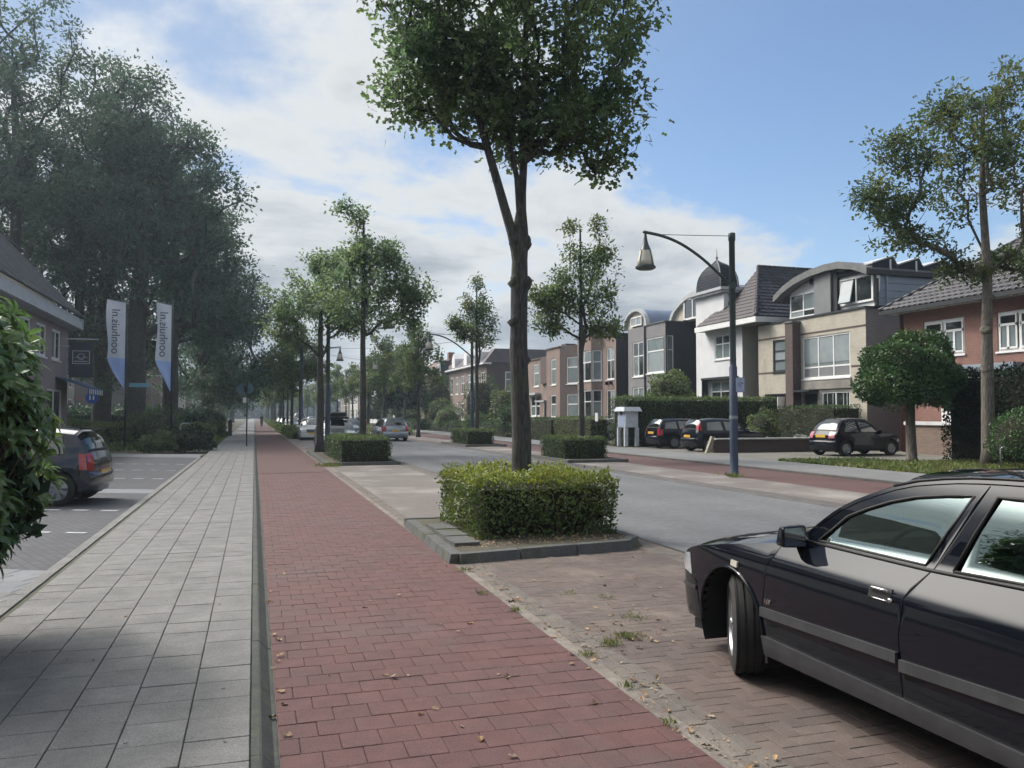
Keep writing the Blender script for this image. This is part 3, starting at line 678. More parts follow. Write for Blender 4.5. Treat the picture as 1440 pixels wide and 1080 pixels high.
trim(h, 'parapet_coping', [(26.9, 36, 58.5, 61.3, 8.0, 8.1), (26.25, 36, 61.3, 65.7, 8.152, 8.25)], H_['lead'])
for y in (59.3, 60.1): trim(h, 'bracket', [(26.75, 26.98, y, y + .12, 4.05, 4.3)], H_['black'])
h = empty('brown_brick_house', (27, 69, 0), 0, 'brown brick house with dark angled corner wall next to the bay windowed one', 'house')
Fb, l = angled((27.4, 65.7), (26.2, 68.9)); o1, o2 = (.8, 2.5, 4.4, 6.8), (.8, 2.5, 1.3, 3.5)
wall(h, Fb, 0, l, 0, 7.75, [o1, o2], H_['plum']); window(h, Fb, *o1, (1,), (1.7, 1), fw=.12, gm=H_['curtain']); window(h, Fb, *o2, (1,), (1.5, 1), fw=.12)  # angled face in darker brick than the lit front, shade set by colour
F2 = abs_street(26.2); o1, o2 = (69.9, 71.2, 4.4, 6.8), (69.9, 71.3, 1.4, 3.5)
wall(h, F2, 68.9, 72.4, 0, 7.75, [o1, o2], H_['brown']); window(h, F2, *o1, (1,), (1.7, 1), fw=.12, gm=H_['curtain']); window(h, F2, *o2, (1,), (1.5, 1), fw=.12)
trim(h, 'parapet_coping', [(26.1, 36, 68.8, 72.4, 7.76, 7.85)], H_['plum']); k = M(); k.prism([(27.4, 65.7, 7.76), (26.2, 68.9, 7.76), (36, 68.9, 7.76), (36, 65.7, 7.76)], (0, 0, .09)); k.build('parapet', H_['plum'], h, world=True)
trim(h, 'chimney', [(28, 29, 72, 73.2, 7.3, 8.4)], H_['plum'])
h = empty('brown_brick_house', (27, 76, 0), 0, 'brown brick house with porch door and small white ground floor bay', 'house')
o1, o2, o3 = (76.9, 78.4, 4.5, 6.75), (76.6, 79.4, 1.5, 3.6), (73.2, 75.2, 0, 2.9)
wall(h, F, 72.4, 80.6, 0, 7.2, [o1, o2, o3], H_['brown']); window(h, F, *o1, (1,), (1.6, 1), fw=.12, gm=H_['curtain']); window(h, F, *o2, (1, 1), (1, 1), fw=.14)
trim(h, 'bay_roof', [(26.4, 26.98, 76.3, 79.7, 3.65, 3.85)], H_['fascia'])
trim(h, 'door', [(73.6, 74.8, 0, 2.4, .1, .15)], H_['dkframe'], F); trim(h, 'porch_roof', [(26.1, 26.98, 73.0, 75.6, 2.9, 3.05), (26.2, 26.3, 73.1, 73.2, 0, 2.9), (26.2, 26.3, 75.3, 75.4, 0, 2.9)], H_['fascia'])
trim(h, 'brick_panel', [(26.75, 26.98, 73.1, 75.7, 4.7, 7.2)], H_['plum']); trim(h, 'parapet_coping', [(26.9, 36, 72.4, 80.7, 7.202, 7.32)], H_['plum'])
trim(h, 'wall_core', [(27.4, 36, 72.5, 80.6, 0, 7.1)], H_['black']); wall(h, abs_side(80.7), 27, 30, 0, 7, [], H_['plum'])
# ---- far houses, generic row
def rowhouse(x, y0, y1, zt, m, label, right=True, roof='flat', rm=None, name='row_house', cols=3, sidewin=False, front=True, group=None, sm=None):
    hh = empty(name, (x, (y0 + y1) / 2, 0), 0, label, 'house', group)
    Fq = Fac(x, 0, 0, 1, -1 if right else 1, 0); dep = 9 if right else -9; holes = []
    wd = (y1 - y0) / cols
    for c in range(cols):
        for z0, z1 in ((1.0, 3.2), (4.3, min(6.6, zt - .6))): holes.append((y0 + wd * (c + .25), y0 + wd * (c + .75), z0, z1))
    wall(hh, Fq, y0, y1, 0, zt, holes, m)
    for q in holes: window(hh, Fq, *q, (1, 1), (1.5, 1), fw=.13, gm=[H_['curtain'], H_['glass']][int(q[0]) % 2], panes=False)
    sg = -1 if right else 1; Fd = Fac(x, y0, 1 if right else -1, 0, 0, -1)
    sh = [(2.2, 3.8, 4.3, 6.6)] if sidewin else []
    wall(hh, Fd, 0, 9, 0, zt, sh, sm or m)
    if sidewin: window(hh, Fd, *sh[0], (1,), (1.7, 1), fw=.13, gm=H_['curtain'])
    xa, xb = sorted((x + .4 * (1 if right else -1), x + dep)); trim(hh, 'wall_core', [(xa, xb, y0 + .3, y1, 0, zt - .05)], H_['black'])
    rm = rm or H_['redtile']
    if roof == 'flat': xa, xb = sorted((x - .12 * (1 if right else -1), x + dep)); trim(hh, 'parapet_coping', [(xa, xb, y0 - .08, y1 + .08, zt + .002, zt + .14)], H_['fascia'])
    elif roof == 'ridge':
        k = M(); e = -.5 if right else .5; k.hexa([(x + e, y0 - .3, zt + .01), (x + dep, y0 - .3, zt + .01), (x + dep, y1 + .3, zt + .01), (x + e, y1 + .3, zt + .01)], [(x + dep * .45, y0 - .3, zt + 3.4), (x + dep * .55, y0 - .3, zt + 3.4), (x + dep * .55, y1 + .3, zt + 3.4), (x + dep * .45, y1 + .3, zt + 3.4)]); k.build('roof', rm, hh, world=True)
        trim(hh, 'chimney', [(x + dep * .42, x + dep * .42 + .9, y0 + .4, y0 + 1.4, zt + 2, zt + 4.3)], H_['red'])
    elif roof == 'mansard':
        k = M(); e = -.3 if right else .3; q = 1 if right else -1
        k.hexa([(x + e, y0 - .2, zt + .01), (x + dep, y0 - .2, zt + .01), (x + dep, y1 + .2, zt + .01), (x + e, y1 + .2, zt + .01)], [(x + q * 1.3, y0 + 1, zt + 1.7), (x + dep, y0 + 1, zt + 1.7), (x + dep, y1 - 1, zt + 1.7), (x + q * 1.3, y1 - 1, zt + 1.7)]); k.build('roof', rm, hh, world=True)
        trim(hh, 'cornice', [(x - .5, x + .5, y0 - .3, y1 + .3, zt - .18, zt)], H_['frame'])
        for c in range(3):
            yy = y0 + (y1 - y0) * (c + .5) / 3; k = M(); k.prism([(x - .1, yy - .8, zt), (x - .1, yy + .8, zt), (x - .1, yy + .8, zt + 1.4), (x - .1, yy, zt + 2.1), (x - .1, yy - .8, zt + 1.4)], (1.6 * q, 0, 0)); k.build('dormer', H_['frame'], hh, world=True)
    return hh
rowhouse(25, 89, 108, 7.6, H_['brown'], 'long brown brick house with white dormers and a mansard roof behind the trees', roof='mansard', cols=6, sidewin=True, sm=H_['plum'], rm=H_['rtile'])
h = empty('gabled_porch', (24.2, 109, 0), 0, 'white pointed timber gable standing in front of red roofed house', 'porch')
k = M(); k.prism([(24.0, 110.2, 5.3), (24.0, 107.9, 5.3), (24.0, 109.05, 9.1)], (1.2, 0, 0)); k.build('gable', H_['slate'], h, world=True)
for a, b in (((23.9, 110.3, 5.2), (23.9, 109.05, 9.3)), ((23.9, 107.8, 5.2), (23.9, 109.05, 9.3)), ((23.9, 110.2, 0), (23.9, 110.2, 5.2)), ((23.9, 107.9, 0), (23.9, 107.9, 5.2)), ((23.9, 110.2, 5.2), (23.9, 107.9, 5.2))): M().tube([a, b], .14, 6).build('beam', H_['frame'], h, world=True)
rowhouse(25.4, 108.6, 119, 6.9, H_['brown'], 'house with tall red tiled roof and chimney beyond the pointed gable', roof='ridge', cols=3)
rowhouse(24, 119.5, 134, 6.8, H_['pink'], 'pink brick house with blue awning far along the right side', roof='ridge', cols=5, sm=H_['pink'])
y = 135; i = 0
for (L_, z, m, rf, lb) in ((13, 7.5, 'cream', 'flat', 'cream far house past the pink brick one'), (15, 6.4, 'red', 'ridge', 'red brick far house with red roof on the right'), (12, 7.5, 'white', 'flat', 'white far house on the right behind the tree row'), (16, 6.8, 'brown', 'ridge', 'brown far house with ridge roof on the right'), (18, 7.2, 'cream', 'mansard', 'cream far house with dormers near the end of the street'), (22, 7, 'brown', 'ridge', 'last brown house at the end of the right side')):
    rowhouse(24, y, y + L_, z, H_[m], lb, roof=rf, cols=3); y += L_ + 2.5
for (y0, y1, z, m, rf, lb, x) in ((76, 90, 6.2, 'cream', 'ridge', 'pale house half hidden by the big trees on the left', -17), (96, 112, 6.5, 'grey', 'ridge', 'grey house behind bushes along the left footpath', -13), (118, 134, 6.8, 'brown', 'flat', 'brown flat roofed house far along the left side', -12), (142, 160, 6.5, 'cream', 'ridge', 'cream house far down the left side', -12), (170, 190, 7, 'brown', 'ridge', 'brown house at the far end of the left side', -12)):
    rowhouse(x, y0, y1, z, H_[m], lb, right=False, roof=rf, cols=4)

# ---- shop building on the left
h = empty('shop_building', (-9.4, 40, 0), 0, 'pinkish plastered shop with white timber eaves and grey tiled roof on the left', 'building')
FL = Fac(-9.4, 0, 0, 1, 1, 0); hl = [(y, y + 1.9, 4.35, 5.85) for y in (29.5, 32.5, 35.6, 38.6, 41.4, 44.4)]; hg = [(y, y + 3.2, .5, 2.9) for y in (30, 34.5, 39, 43.6)]
wall(h, FL, 26, 48, 0, 6.2, hl + hg, mat('mauve_plaster', (.30, .24, .25), (.25, .205, .215), 1, .9))
for q in hl: window(h, FL, *q, (1, 1), (1,), fw=.12, gm=[H_['curtain'], H_['glass']])
for q in hg: window(h, FL, *q, (1, 1), (1,), fw=.1, panes=False)
trim(h, 'wall_core', [(-20, -9.8, 26, 47.9, 0, 6.2)], H_['cream'])
for i in range(3): trim(h, 'eave_board', [(-8.75 - .05 * i - .08, -8.75 - .05 * i, 25.5, 48.3, 6.15 + .2 * i, 6.33 + .2 * i)], H_['fascia'])
trim(h, 'soffit', [(-9.4, -8.83, 25.5, 48.3, 6.13, 6.2)], H_['fascia'])
trim(h, 'end_board', [(-9.5, -8.75, 48.3, 48.36, 6.15, 6.73)], H_['fascia'])
pantiles(h, (-8.75, 48.3, 6.78), (-8.75, 25.5, 6.78), (-13.8, 25.5, 12.2), (-13.8, 48.3, 12.2), mat('grey_roof_tile', (.10, .10, .11), (.13, .13, .135), 1, .8, jit=.15), limit=120)
k = M(); k.prism([(-9, 48.2, 6.2), (-18.6, 48.2, 6.2), (-13.8, 48.2, 12.1)], (0, -.2, 0)); k.build('gable', H_['cream'], h, world=True)
k = M(); k.prism([(-9.38, 45.2, 3.5), (-9.38, 49.2, 3.5), (-7.9, 49.2, 2.95), (-7.9, 45.2, 2.95)], (0, 0, .05)); aw = k.build('awning', H_['blue'], h, world=True)
for i in range(16):
    y = 45.2 + .25 * i; trim(aw, 'scallop', [(-7.93, -7.9, y + .005, y + .245, 2.66 + .04 * (i % 2), 2.95)], H_['white'] if i % 2 else H_['blue'])
h = empty('hanging_sign', (-8.6, 46.5, 4.5), 0, 'dark navy hanging sign with white framed emblem at the shop corner', 'sign')
sb = mat('navy_board', (.02, .026, .05), None, rough=.5); sw = mat('sign_white', (.5, .53, .58), None, rough=.6)
trim(h, 'board', [(-9.05, -7.95, 46.5, 46.56, 3.55, 5.35)], sb)
trim(h, 'bracket', [(-9.4, -7.7, 46.51, 46.55, 5.5, 5.56), (-9.4, -8.1, 46.51, 46.55, 5.12, 5.17)], sw)
trim(h, 'emblem_frame', [(-8.9, -8.1, 46.485, 46.497, 4.9, 4.93), (-8.9, -8.1, 46.485, 46.497, 4.25, 4.28), (-8.9, -8.87, 46.485, 46.497, 4.28, 4.9), (-8.13, -8.1, 46.485, 46.497, 4.28, 4.9)], sw)
k = M(); k.tube([(-8.5 + .15 * cos(t * pi / 8), 46.49, 4.62 + .15 * sin(t * pi / 8)) for t in range(17)], .014, 5, False); k.tube([(-8.8, 46.49, 4.56), (-8.65, 46.49, 4.62), (-8.5, 46.49, 4.52), (-8.35, 46.49, 4.62), (-8.2, 46.49, 4.56)], .014, 5); k.box(-8.82, -8.2, 46.485, 46.497, 4.36, 4.40); k.build('emblem', sw, h, world=True)
# ------------------------------------------------------------------ vegetation
def barkmat(name, c1, c2, sc=1.):
    m = bpy.data.materials.new(name); m.use_nodes = True; t = m.node_tree; b = t.nodes['Principled BSDF']
    geo = N(t, 'ShaderNodeNewGeometry'); mp = N(t, 'ShaderNodeMapping'); mp.inputs['Scale'].default_value = (1, 1, .16); L(t, geo, 'Position', mp, 0)
    n = NOISE(t, mp.outputs[0], 34 * sc, 6, .65, .4); n2 = NOISE(t, geo.outputs['Position'], 2.2, 4)
    c = MIX(t, RAMP(t, n, .38, .62), c1, c2); c = MIX(t, RAMP(t, n2, .5, .72, 0, .6), c, (.075, .085, .055))
    t.links.new(c, b.inputs['Base Color']); b.inputs['Roughness'].default_value = .9
    bp = N(t, 'ShaderNodeBump', inp={'Strength': .9, 'Distance': .03}); t.links.new(n, bp.inputs['Height']); L(t, bp, 0, b, 'Normal'); return m
V_ = dict(
 bark=barkmat('bark', (.030, .029, .030), (.085, .080, .078)), barkl=barkmat('pale_bark', (.085, .075, .06), (.19, .17, .145), .8),
 oak=mat('oak_leaf', (.085, .15, .072), (.12, .17, .07), .9, .5, spec=.45, jit=.3, trans=.6),
 oaky=mat('turning_leaf', (.062, .115, .040), (.115, .145, .045), .9, .5, spec=.45, jit=.32, trans=.4),
 big=mat('chestnut_leaf', (.046, .090, .060), (.070, .115, .066), .25, .5, spec=.45, jit=.3, trans=.35),
 hedge=mat('hedge_leaf', (.075, .125, .035), (.105, .145, .035), 1.2, .45, spec=.5, jit=.35, trans=.3),
 hedgetop=mat('sunlit_hedge_leaf', (.17, .22, .035), (.22, .24, .045), 3, .5, spec=.4, jit=.25, trans=.3),  # yellow-green hedge top, its sunlit brightness put into the leaf colour
 box=mat('box_hedge_leaf', (.042, .082, .03), (.065, .105, .032), 1.5, .55, spec=.35, jit=.3, trans=.15),
 conif=mat('conifer_leaf', (.014, .028, .016), (.022, .04, .02), 1, .8, spec=.2, jit=.3),
 maple=mat('ball_tree_leaf', (.03, .082, .022), (.055, .115, .025), 1, .45, spec=.4, jit=.3, trans=.2),
 rhod=mat('rhododendron_leaf', (.07, .145, .05), (.12, .18, .055), 1.6, .22, spec=.7, jit=.25, trans=.35),
 stem=mat('brown_stem', (.07, .05, .035), (.11, .085, .06), 5, .85),
 grass=mat('grass_blade', (.09, .14, .03), (.16, .17, .06), 2, .7, jit=.3, trans=.3),
 dry=mat('dead_leaf', (.34, .25, .16), (.22, .13, .07), 12, .8, jit=.4),
 purple=mat('purple_petal', (.16, .09, .30), (.22, .14, .38), 30, .6, jit=.3),
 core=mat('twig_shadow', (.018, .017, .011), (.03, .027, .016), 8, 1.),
)
def norm(a): return a / np.maximum(np.linalg.norm(a, axis=1, keepdims=True), 1e-6)
KITE = (np.array([(0, 0, 0), (.45, .27, .07), (1, 0, -.02), (.45, -.27, .07)]), np.array([(0, 1, 2), (0, 2, 3)]))
LOBE = (np.array([(0, 0, 0), (.5, 0, .02), (1, 0, -.05), (.25, .32, .06), (.48, .12, .04), (.78, .30, .0), (.25, -.32, .06), (.48, -.12, .04), (.78, -.30, .0)]), np.array([(0, 3, 4), (0, 4, 1), (1, 4, 5), (1, 5, 2), (0, 6, 7), (0, 7, 1), (1, 7, 8), (1, 8, 2)]))
OVAL = (np.array([(0, 0, 0), (.3, .2, .05), (.7, .22, .04), (1, 0, -.03), (.7, -.22, .04), (.3, -.2, .05)]), np.array([(0, 1, 2), (0, 2, 3), (0, 3, 4), (0, 4, 5)]))
def leafcloud(name, P, D, Nn, size, tmpl, m, parent, kind=None, mi=None):
    D = norm(D); Sd = norm(np.cross(Nn, D)); Nn = np.cross(D, Sd); T, Fq = tmpl; n = len(P)
    V = (P[:, None, :] + size[:, None, None] * (T[None, :, 0:1] * D[:, None, :] + T[None, :, 1:2] * Sd[:, None, :] + T[None, :, 2:3] * Nn[:, None, :])).reshape(-1, 3)
    F = (Fq[None] + (np.arange(n) * len(T))[:, None, None]).reshape(-1, Fq.shape[1])
    if mi is not None: mi = np.repeat(mi, len(Fq))
    return npmesh(name, V, F, m, parent, kind=kind, mi=mi)
def skeleton(clusters, trunk, R, extra=()):
    """trunk: list of points; returns segments list of (pts, n_below) and radii"""
    nodes = [np.array(p, float) for p in trunk]; par = [-1] + list(range(len(trunk) - 1)); order = np.argsort([c[2] * .3 + np.hypot(c[0] - trunk[-1][0], c[1] - trunk[-1][1]) for c in clusters])
    for at, pts, r_ in extra:
        pv_ = at
        for p in pts: nodes.append(np.array(p, float)); par.append(pv_); pv_ = len(nodes) - 1
    tips = []; A = np.array(nodes); zmin = trunk[0][2]
    for ci in order:
        c = clusters[ci]; d = np.linalg.norm(A - c, axis=1); pen = np.maximum(0, A[:, 2] - (c[2] - .55 * d)) * 1.6
        i = int(np.argmin(d + pen + (A[:, 2] < zmin_ok[0]) * 50)); s = A[i]; L_ = d[i]; k = max(2, min(6, int(L_ / .5) + 1)); prev = i; new = []
        bend = R.normal(0, .07, 3) * L_; bend[2] += -.05 * L_
        for q in range(1, k + 1):
            t = q / k; p = s + (c - s) * t + bend * 4 * t * (1 - t); nodes.append(p); par.append(prev); prev = len(nodes) - 1; new.append(p)
        A = np.vstack([A, np.array(new)]); tips.append(prev)
    return nodes, par, tips
zmin_ok = [0.]
def make_tree(name, loc, label, trunk, r0, blobs, ncl, nleaf, lsize, sig, leafm, barkm, seed=1, tmpl=KITE, crown_from=2.5, rt=.008, lumps=(), cat='tree', group=None, extra=None, up=.5, rz=0., thin=0):
    R = np.random.default_rng(seed); root = empty(name, loc, rz, label, cat, group); Wt = np.array([b[6] if len(b) > 6 else 1. for b in blobs]); Wt = Wt / Wt.sum()
    cl = []
    for _ in range(ncl):
        b = blobs[R.choice(len(blobs), p=Wt)]; v = R.normal(size=3); v /= np.linalg.norm(v); v *= R.random() ** .45
        cl.append(np.array(b[:3]) + v * np.array(b[3:6]) * (1 + .12 * R.normal()))
    zmin_ok[0] = crown_from
    nodes, par, tips = skeleton(cl, trunk, R, extra or ()); n = len(nodes); cnt = np.zeros(n)
    for t in tips:
        i = t
        while i != -1: cnt[i] += 1; i = par[i]
    rad = rt * np.sqrt(np.maximum(cnt, 1)) * 1.3; nt_ = len(trunk); H = trunk[-1][2]
    for i in range(nt_): rad[i] = max(rad[i] * .9, r0 * (1 - .72 * (trunk[i][2] / H) ** 1.1))
    q_ = nt_
    for at, ps, r_ in (extra or ()):
        for i in range(len(ps)): rad[q_] = max(rad[q_], r_ * (1 - .6 * i / len(ps))); q_ += 1
    k = M(); tp = [Vector(p) for p in trunk]; pts = []; rr = []
    for i in range(nt_ - 1):
        for q in range(4): pts.append(tp[i].lerp(tp[i + 1], q / 4)); rr.append(rad[i] + (rad[i + 1] - rad[i]) * q / 4)
    pts.append(tp[-1]); rr.append(rad[nt_ - 1])
    z0 = tp[0].z
    if thin: rr = [r * (1 - .42 * min(1, max(0, (p.z - thin) / .35))) for r, p in zip(rr, pts)]
    rr = [r * (1 + .35 * math.exp(-(p.z - z0) / .18)) + sum(a * r * math.exp(-((p.z - z) / w_) ** 2) for z, a, w_, *_ in lumps) for r, p in zip(rr, pts)]
    k.tube(pts, rr, 14)
    for z, a, w_, ang, out in lumps:
        c = Vector((np.interp(z, [p.z for p in tp], [p.x for p in tp]), np.interp(z, [p.z for p in tp], [p.y for p in tp]), z)); dv = Vector((cos(ang), sin(ang), .25))
        k.tube([c - Vector((0, 0, r0 * .6)), c + dv * r0 * .55, c + dv * r0 * (.62 + out * .45), c + dv * r0 * (.75 + out * .6)], [r0 * .8, r0 * .82, r0 * .5, r0 * .1], 10)
    ch = {}
    for i in range(n): ch.setdefault(par[i], []).append(i)
    for i in range(nt_, n):
        if par[i] < nt_ or len(ch[par[i]]) > 1 and ch[par[i]][0] != i:
            chain = [par[i], i]
            while chain[-1] in ch: chain.append(ch[chain[-1]][0])
            k.tube([tuple(nodes[j]) for j in chain], [min(rad[chain[0]], rad[chain[1]] * 1.25)] + [rad[j] for j in chain[1:]], 6 if rad[i] > .02 else 4, False)
    k.build('trunk', barkm, root, smooth=True)
    tipset = np.array([nodes[t] for t in tips]); P = []; C = []
    per = max(1, nleaf // len(tips))
    for t in tips:
        c = nodes[t]; m_ = int(per * R.uniform(.5, 1.5)); a = R.normal(0, sig, (m_, 3)); a[:, 2] *= .75; P.append(c + a); C.append(np.repeat(c[None] - np.array([0, 0, sig * .6]), m_, 0))
        j = par[t]
        if j >= nt_:
            q = m_ // 4; tt = R.random((q, 1)); s = nodes[j] + (c - nodes[j]) * tt; P.append(s + R.normal(0, sig * .5, (q, 3))); C.append(s)
    P = np.vstack(P); C = np.vstack(C)
    D = norm(P - C) * .8 + R.normal(0, .5, P.shape); D[:, 2] -= .25
    Nn = R.normal(0, 1, P.shape); Nn[:, 2] = np.abs(Nn[:, 2]) + up
    leafcloud('crown', P, D, norm(Nn), lsize * R.uniform(.6, 1.25, len(P)), tmpl, leafm, root, kind=None)
    return root
def leafbox(name, x0, x1, y0, y1, z0, z1, m, label, n, ls, cat='hedge', group=None, top=None, disp=.05, tmpl=KITE, seed=1, cornerr=.12, parent_name=None, stems=0, sides='all', rz=0., sparse=0.):
    R = np.random.default_rng(seed); cx, cy = (x0 + x1) / 2, (y0 + y1) / 2; root = empty(name, (cx, cy, z0), rz, label, cat, group)
    a, b, c = (x1 - x0) / 2, (y1 - y0) / 2, z1 - z0; A = [4 * a * b, 2 * a * c, 2 * a * c, 2 * b * c, 2 * b * c]; pr = np.array(A) / sum(A)
    f = R.choice(5, n, p=pr); u, v = R.uniform(-1, 1, n), R.uniform(-1, 1, n); P = np.zeros((n, 3)); Nn = np.zeros((n, 3))
    s = f == 0; P[s] = np.c_[u[s] * a, v[s] * b, np.full(s.sum(), c)]; Nn[s] = (0, 0, 1)
    for q, sg in ((1, -1), (2, 1)): s = f == q; P[s] = np.c_[u[s] * a, np.full(s.sum(), sg * b), (v[s] + 1) / 2 * c]; Nn[s] = (0, sg, 0)
    for q, sg in ((3, -1), (4, 1)): s = f == q; P[s] = np.c_[np.full(s.sum(), sg * a), u[s] * b, (v[s] + 1) / 2 * c]; Nn[s] = (sg, 0, 0)
    # round the corners
    lim = np.array([a - cornerr, b - cornerr, c - cornerr]); core = np.clip(P, -lim, lim); core[:, 2] = np.minimum(P[:, 2], lim[2]); dv = P - core; l = np.linalg.norm(dv, axis=1, keepdims=True)
    P = core + dv / np.maximum(l, 1e-6) * np.minimum(l, cornerr)
    wob = (np.sin(P[:, 0] * 5.1 + seed) * np.cos(P[:, 1] * 4.3) + np.sin(P[:, 2] * 6.7 + P[:, 1] * 3)) * .5
    wide = max(0., .0); P += Nn * (wob * disp + R.normal(0, disp * .55, n) - np.abs(R.normal(0, disp * .5, n)))[:, None]
    lowm = (P[:, 2] < c * .25) & (R.random(n) < .35 + sparse); P = P[~lowm]; Nn = Nn[~lowm]; f = f[~lowm]; n = len(P)
    D = R.normal(0, 1, (n, 3)) * .8 + Nn * .45; D[:, 2] += .35; Nq = norm(Nn * .9 + R.normal(0, .55, (n, 3)) + np.array([0, 0, .35]))
    mi = None; ms = m
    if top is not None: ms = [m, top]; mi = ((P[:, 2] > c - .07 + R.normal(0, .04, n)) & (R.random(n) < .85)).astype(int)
    leafcloud('foliage', P, D, Nq, ls * R.uniform(.6, 1.3, n), tmpl, ms, root, mi=mi)
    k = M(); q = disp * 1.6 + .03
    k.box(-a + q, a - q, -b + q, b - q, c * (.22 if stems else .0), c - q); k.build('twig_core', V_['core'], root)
    if stems:
        k = M()
        for _ in range(stems):
            x, y = R.uniform(-a * .85, a * .85), R.uniform(-b * .92, b * .92); e = R.normal(0, .12, 2)
            k.tube([(x, y, 0), (x + e[0] * .5, y + e[1] * .5, c * .35), (x + e[0] * 1.6, y + e[1] * 1.6, c * .85)], [.012, .009, .004], 5)
        k.build('stems', V_['stem'], root)
    return root
def leafball(name, c, r, m, label, n, ls, cat='bush', group=None, seed=1, tmpl=KITE, trunk=None, disp=.12, z0=0., flat=-.6):
    R = np.random.default_rng(seed); root = empty(name, (c[0], c[1], z0), 0, label, cat, group); cz = c[2] - z0
    v = norm(R.normal(size=(n, 3))); v = v[v[:, 2] > flat]; n = len(v); lump = 1 + disp * (np.sin(v[:, 0] * 6 + seed) * np.sin(v[:, 1] * 5 + 1) + np.sin(v[:, 2] * 7 + v[:, 0] * 4))
    P = v * np.array(r) * (lump * (1 - np.abs(R.normal(0, .09, n))))[:, None]; P[:, 2] += cz; P[:, 2] = np.maximum(P[:, 2], .02)
    D = R.normal(0, .8, (n, 3)) + v * .5; Nq = norm(v * .8 + R.normal(0, .6, (n, 3)) + np.array([0, 0, .4]))
    leafcloud('foliage', P, D, Nq, ls * R.uniform(.6, 1.3, n), tmpl, m, root)
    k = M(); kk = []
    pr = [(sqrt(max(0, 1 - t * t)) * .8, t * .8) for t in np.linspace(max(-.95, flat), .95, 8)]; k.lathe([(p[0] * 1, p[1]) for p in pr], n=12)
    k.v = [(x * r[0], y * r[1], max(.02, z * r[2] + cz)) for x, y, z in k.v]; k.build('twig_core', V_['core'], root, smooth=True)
    if trunk:
        rr, m_ = trunk; M().tube([(0, 0, 0), (.02, .02, .15), (-.03, 0, cz * .5), (0, 0, cz)], [rr * 1.5, rr * 1.05, rr * .9, rr * .8], 12).build('trunk', m_, root, smooth=True)
    return root

# ---- island at the front with kerb, hedge and tree
isl = empty('tree_island', (3.4, 11.5, 0), 0, 'raised planting island with dark concrete kerb stones under the square hedge', 'island')
def kerbrun(p, q, nrm, n, par):
    p, q = Vector(p), Vector(q)
    for i in range(n):
        a, b = p.lerp(q, i / n + .003), p.lerp(q, (i + 1) / n - .003); o = Vector(nrm) * .16; z = .105 + random.uniform(-.006, .006)
        k = M(); k.hexa([(a.x, a.y, -.02), (b.x, b.y, -.02), (b.x + o.x, b.y + o.y, -.02), (a.x + o.x, a.y + o.y, -.02)],
                        [(a.x + o.x * .18, a.y + o.y * .18, z), (b.x + o.x * .18, b.y + o.y * .18, z), (b.x + o.x * .95, b.y + o.y * .95, z), (a.x + o.x * .95, a.y + o.y * .95, z)])
        k.build('kerb_stone', G_['islk'], par, world=True)
kerbrun((2.04, 8.78), (2.10, 11.9), (1, .02), 4, isl)
kerbrun((2.16, 8.72), (4.35, 9.05), (-.1, 1), 3, isl); kerbrun((4.35, 9.05), (4.62, 9.35), (-.6, .7), 1, isl); kerbrun((4.64, 9.4), (4.6, 12.05), (-1, 0), 3, isl)
kerbrun((2.12, 12.1), (4.6, 12.1), (0, -1), 3, isl)
M().hexa([(2.12, 8.82, -.01), (4.6, 9.2, -.01), (4.58, 12.05, -.01), (2.15, 12.05, -.01)], [(2.15, 8.85, .095), (4.55, 9.3, .095), (4.55, 12.0, .095), (2.2, 12.0, .095)]).build('soil', G_['soil'], isl, world=True)
for i in range(3): M().rbox(2.38 + .02 * i, 9.6 + i * .62, .11, .3, .55, .05, .03).build('paving_slab', G_['islk'], isl, world=True)
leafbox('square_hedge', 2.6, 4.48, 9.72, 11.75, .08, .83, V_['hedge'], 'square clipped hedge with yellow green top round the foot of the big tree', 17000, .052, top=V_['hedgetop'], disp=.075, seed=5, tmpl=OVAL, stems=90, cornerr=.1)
R_ = np.random.default_rng(4); k = M()
for _ in range(26):
    x, y = 4.2 + R_.normal(0, .06), R_.uniform(9.8, 11.4); k.tube([(x, y, .1), (x + R_.normal(.05, .06), y + R_.normal(0, .08), .42), (x + R_.normal(.16, .1), y + R_.normal(0, .1), .7)], [.009, .006, .003], 4)
k.build('bare_twigs', V_['stem'], isl, world=True)
tr = [(0, 0, 0), (.01, 0, 1.2), (-.03, .02, 2.4), (-.02, 0, 3.6), (.0, .02, 4.2), (.06, .05, 5.2), (.1, .1, 6.4), (.12, .1, 8.0), (.15, .1, 9.6)]
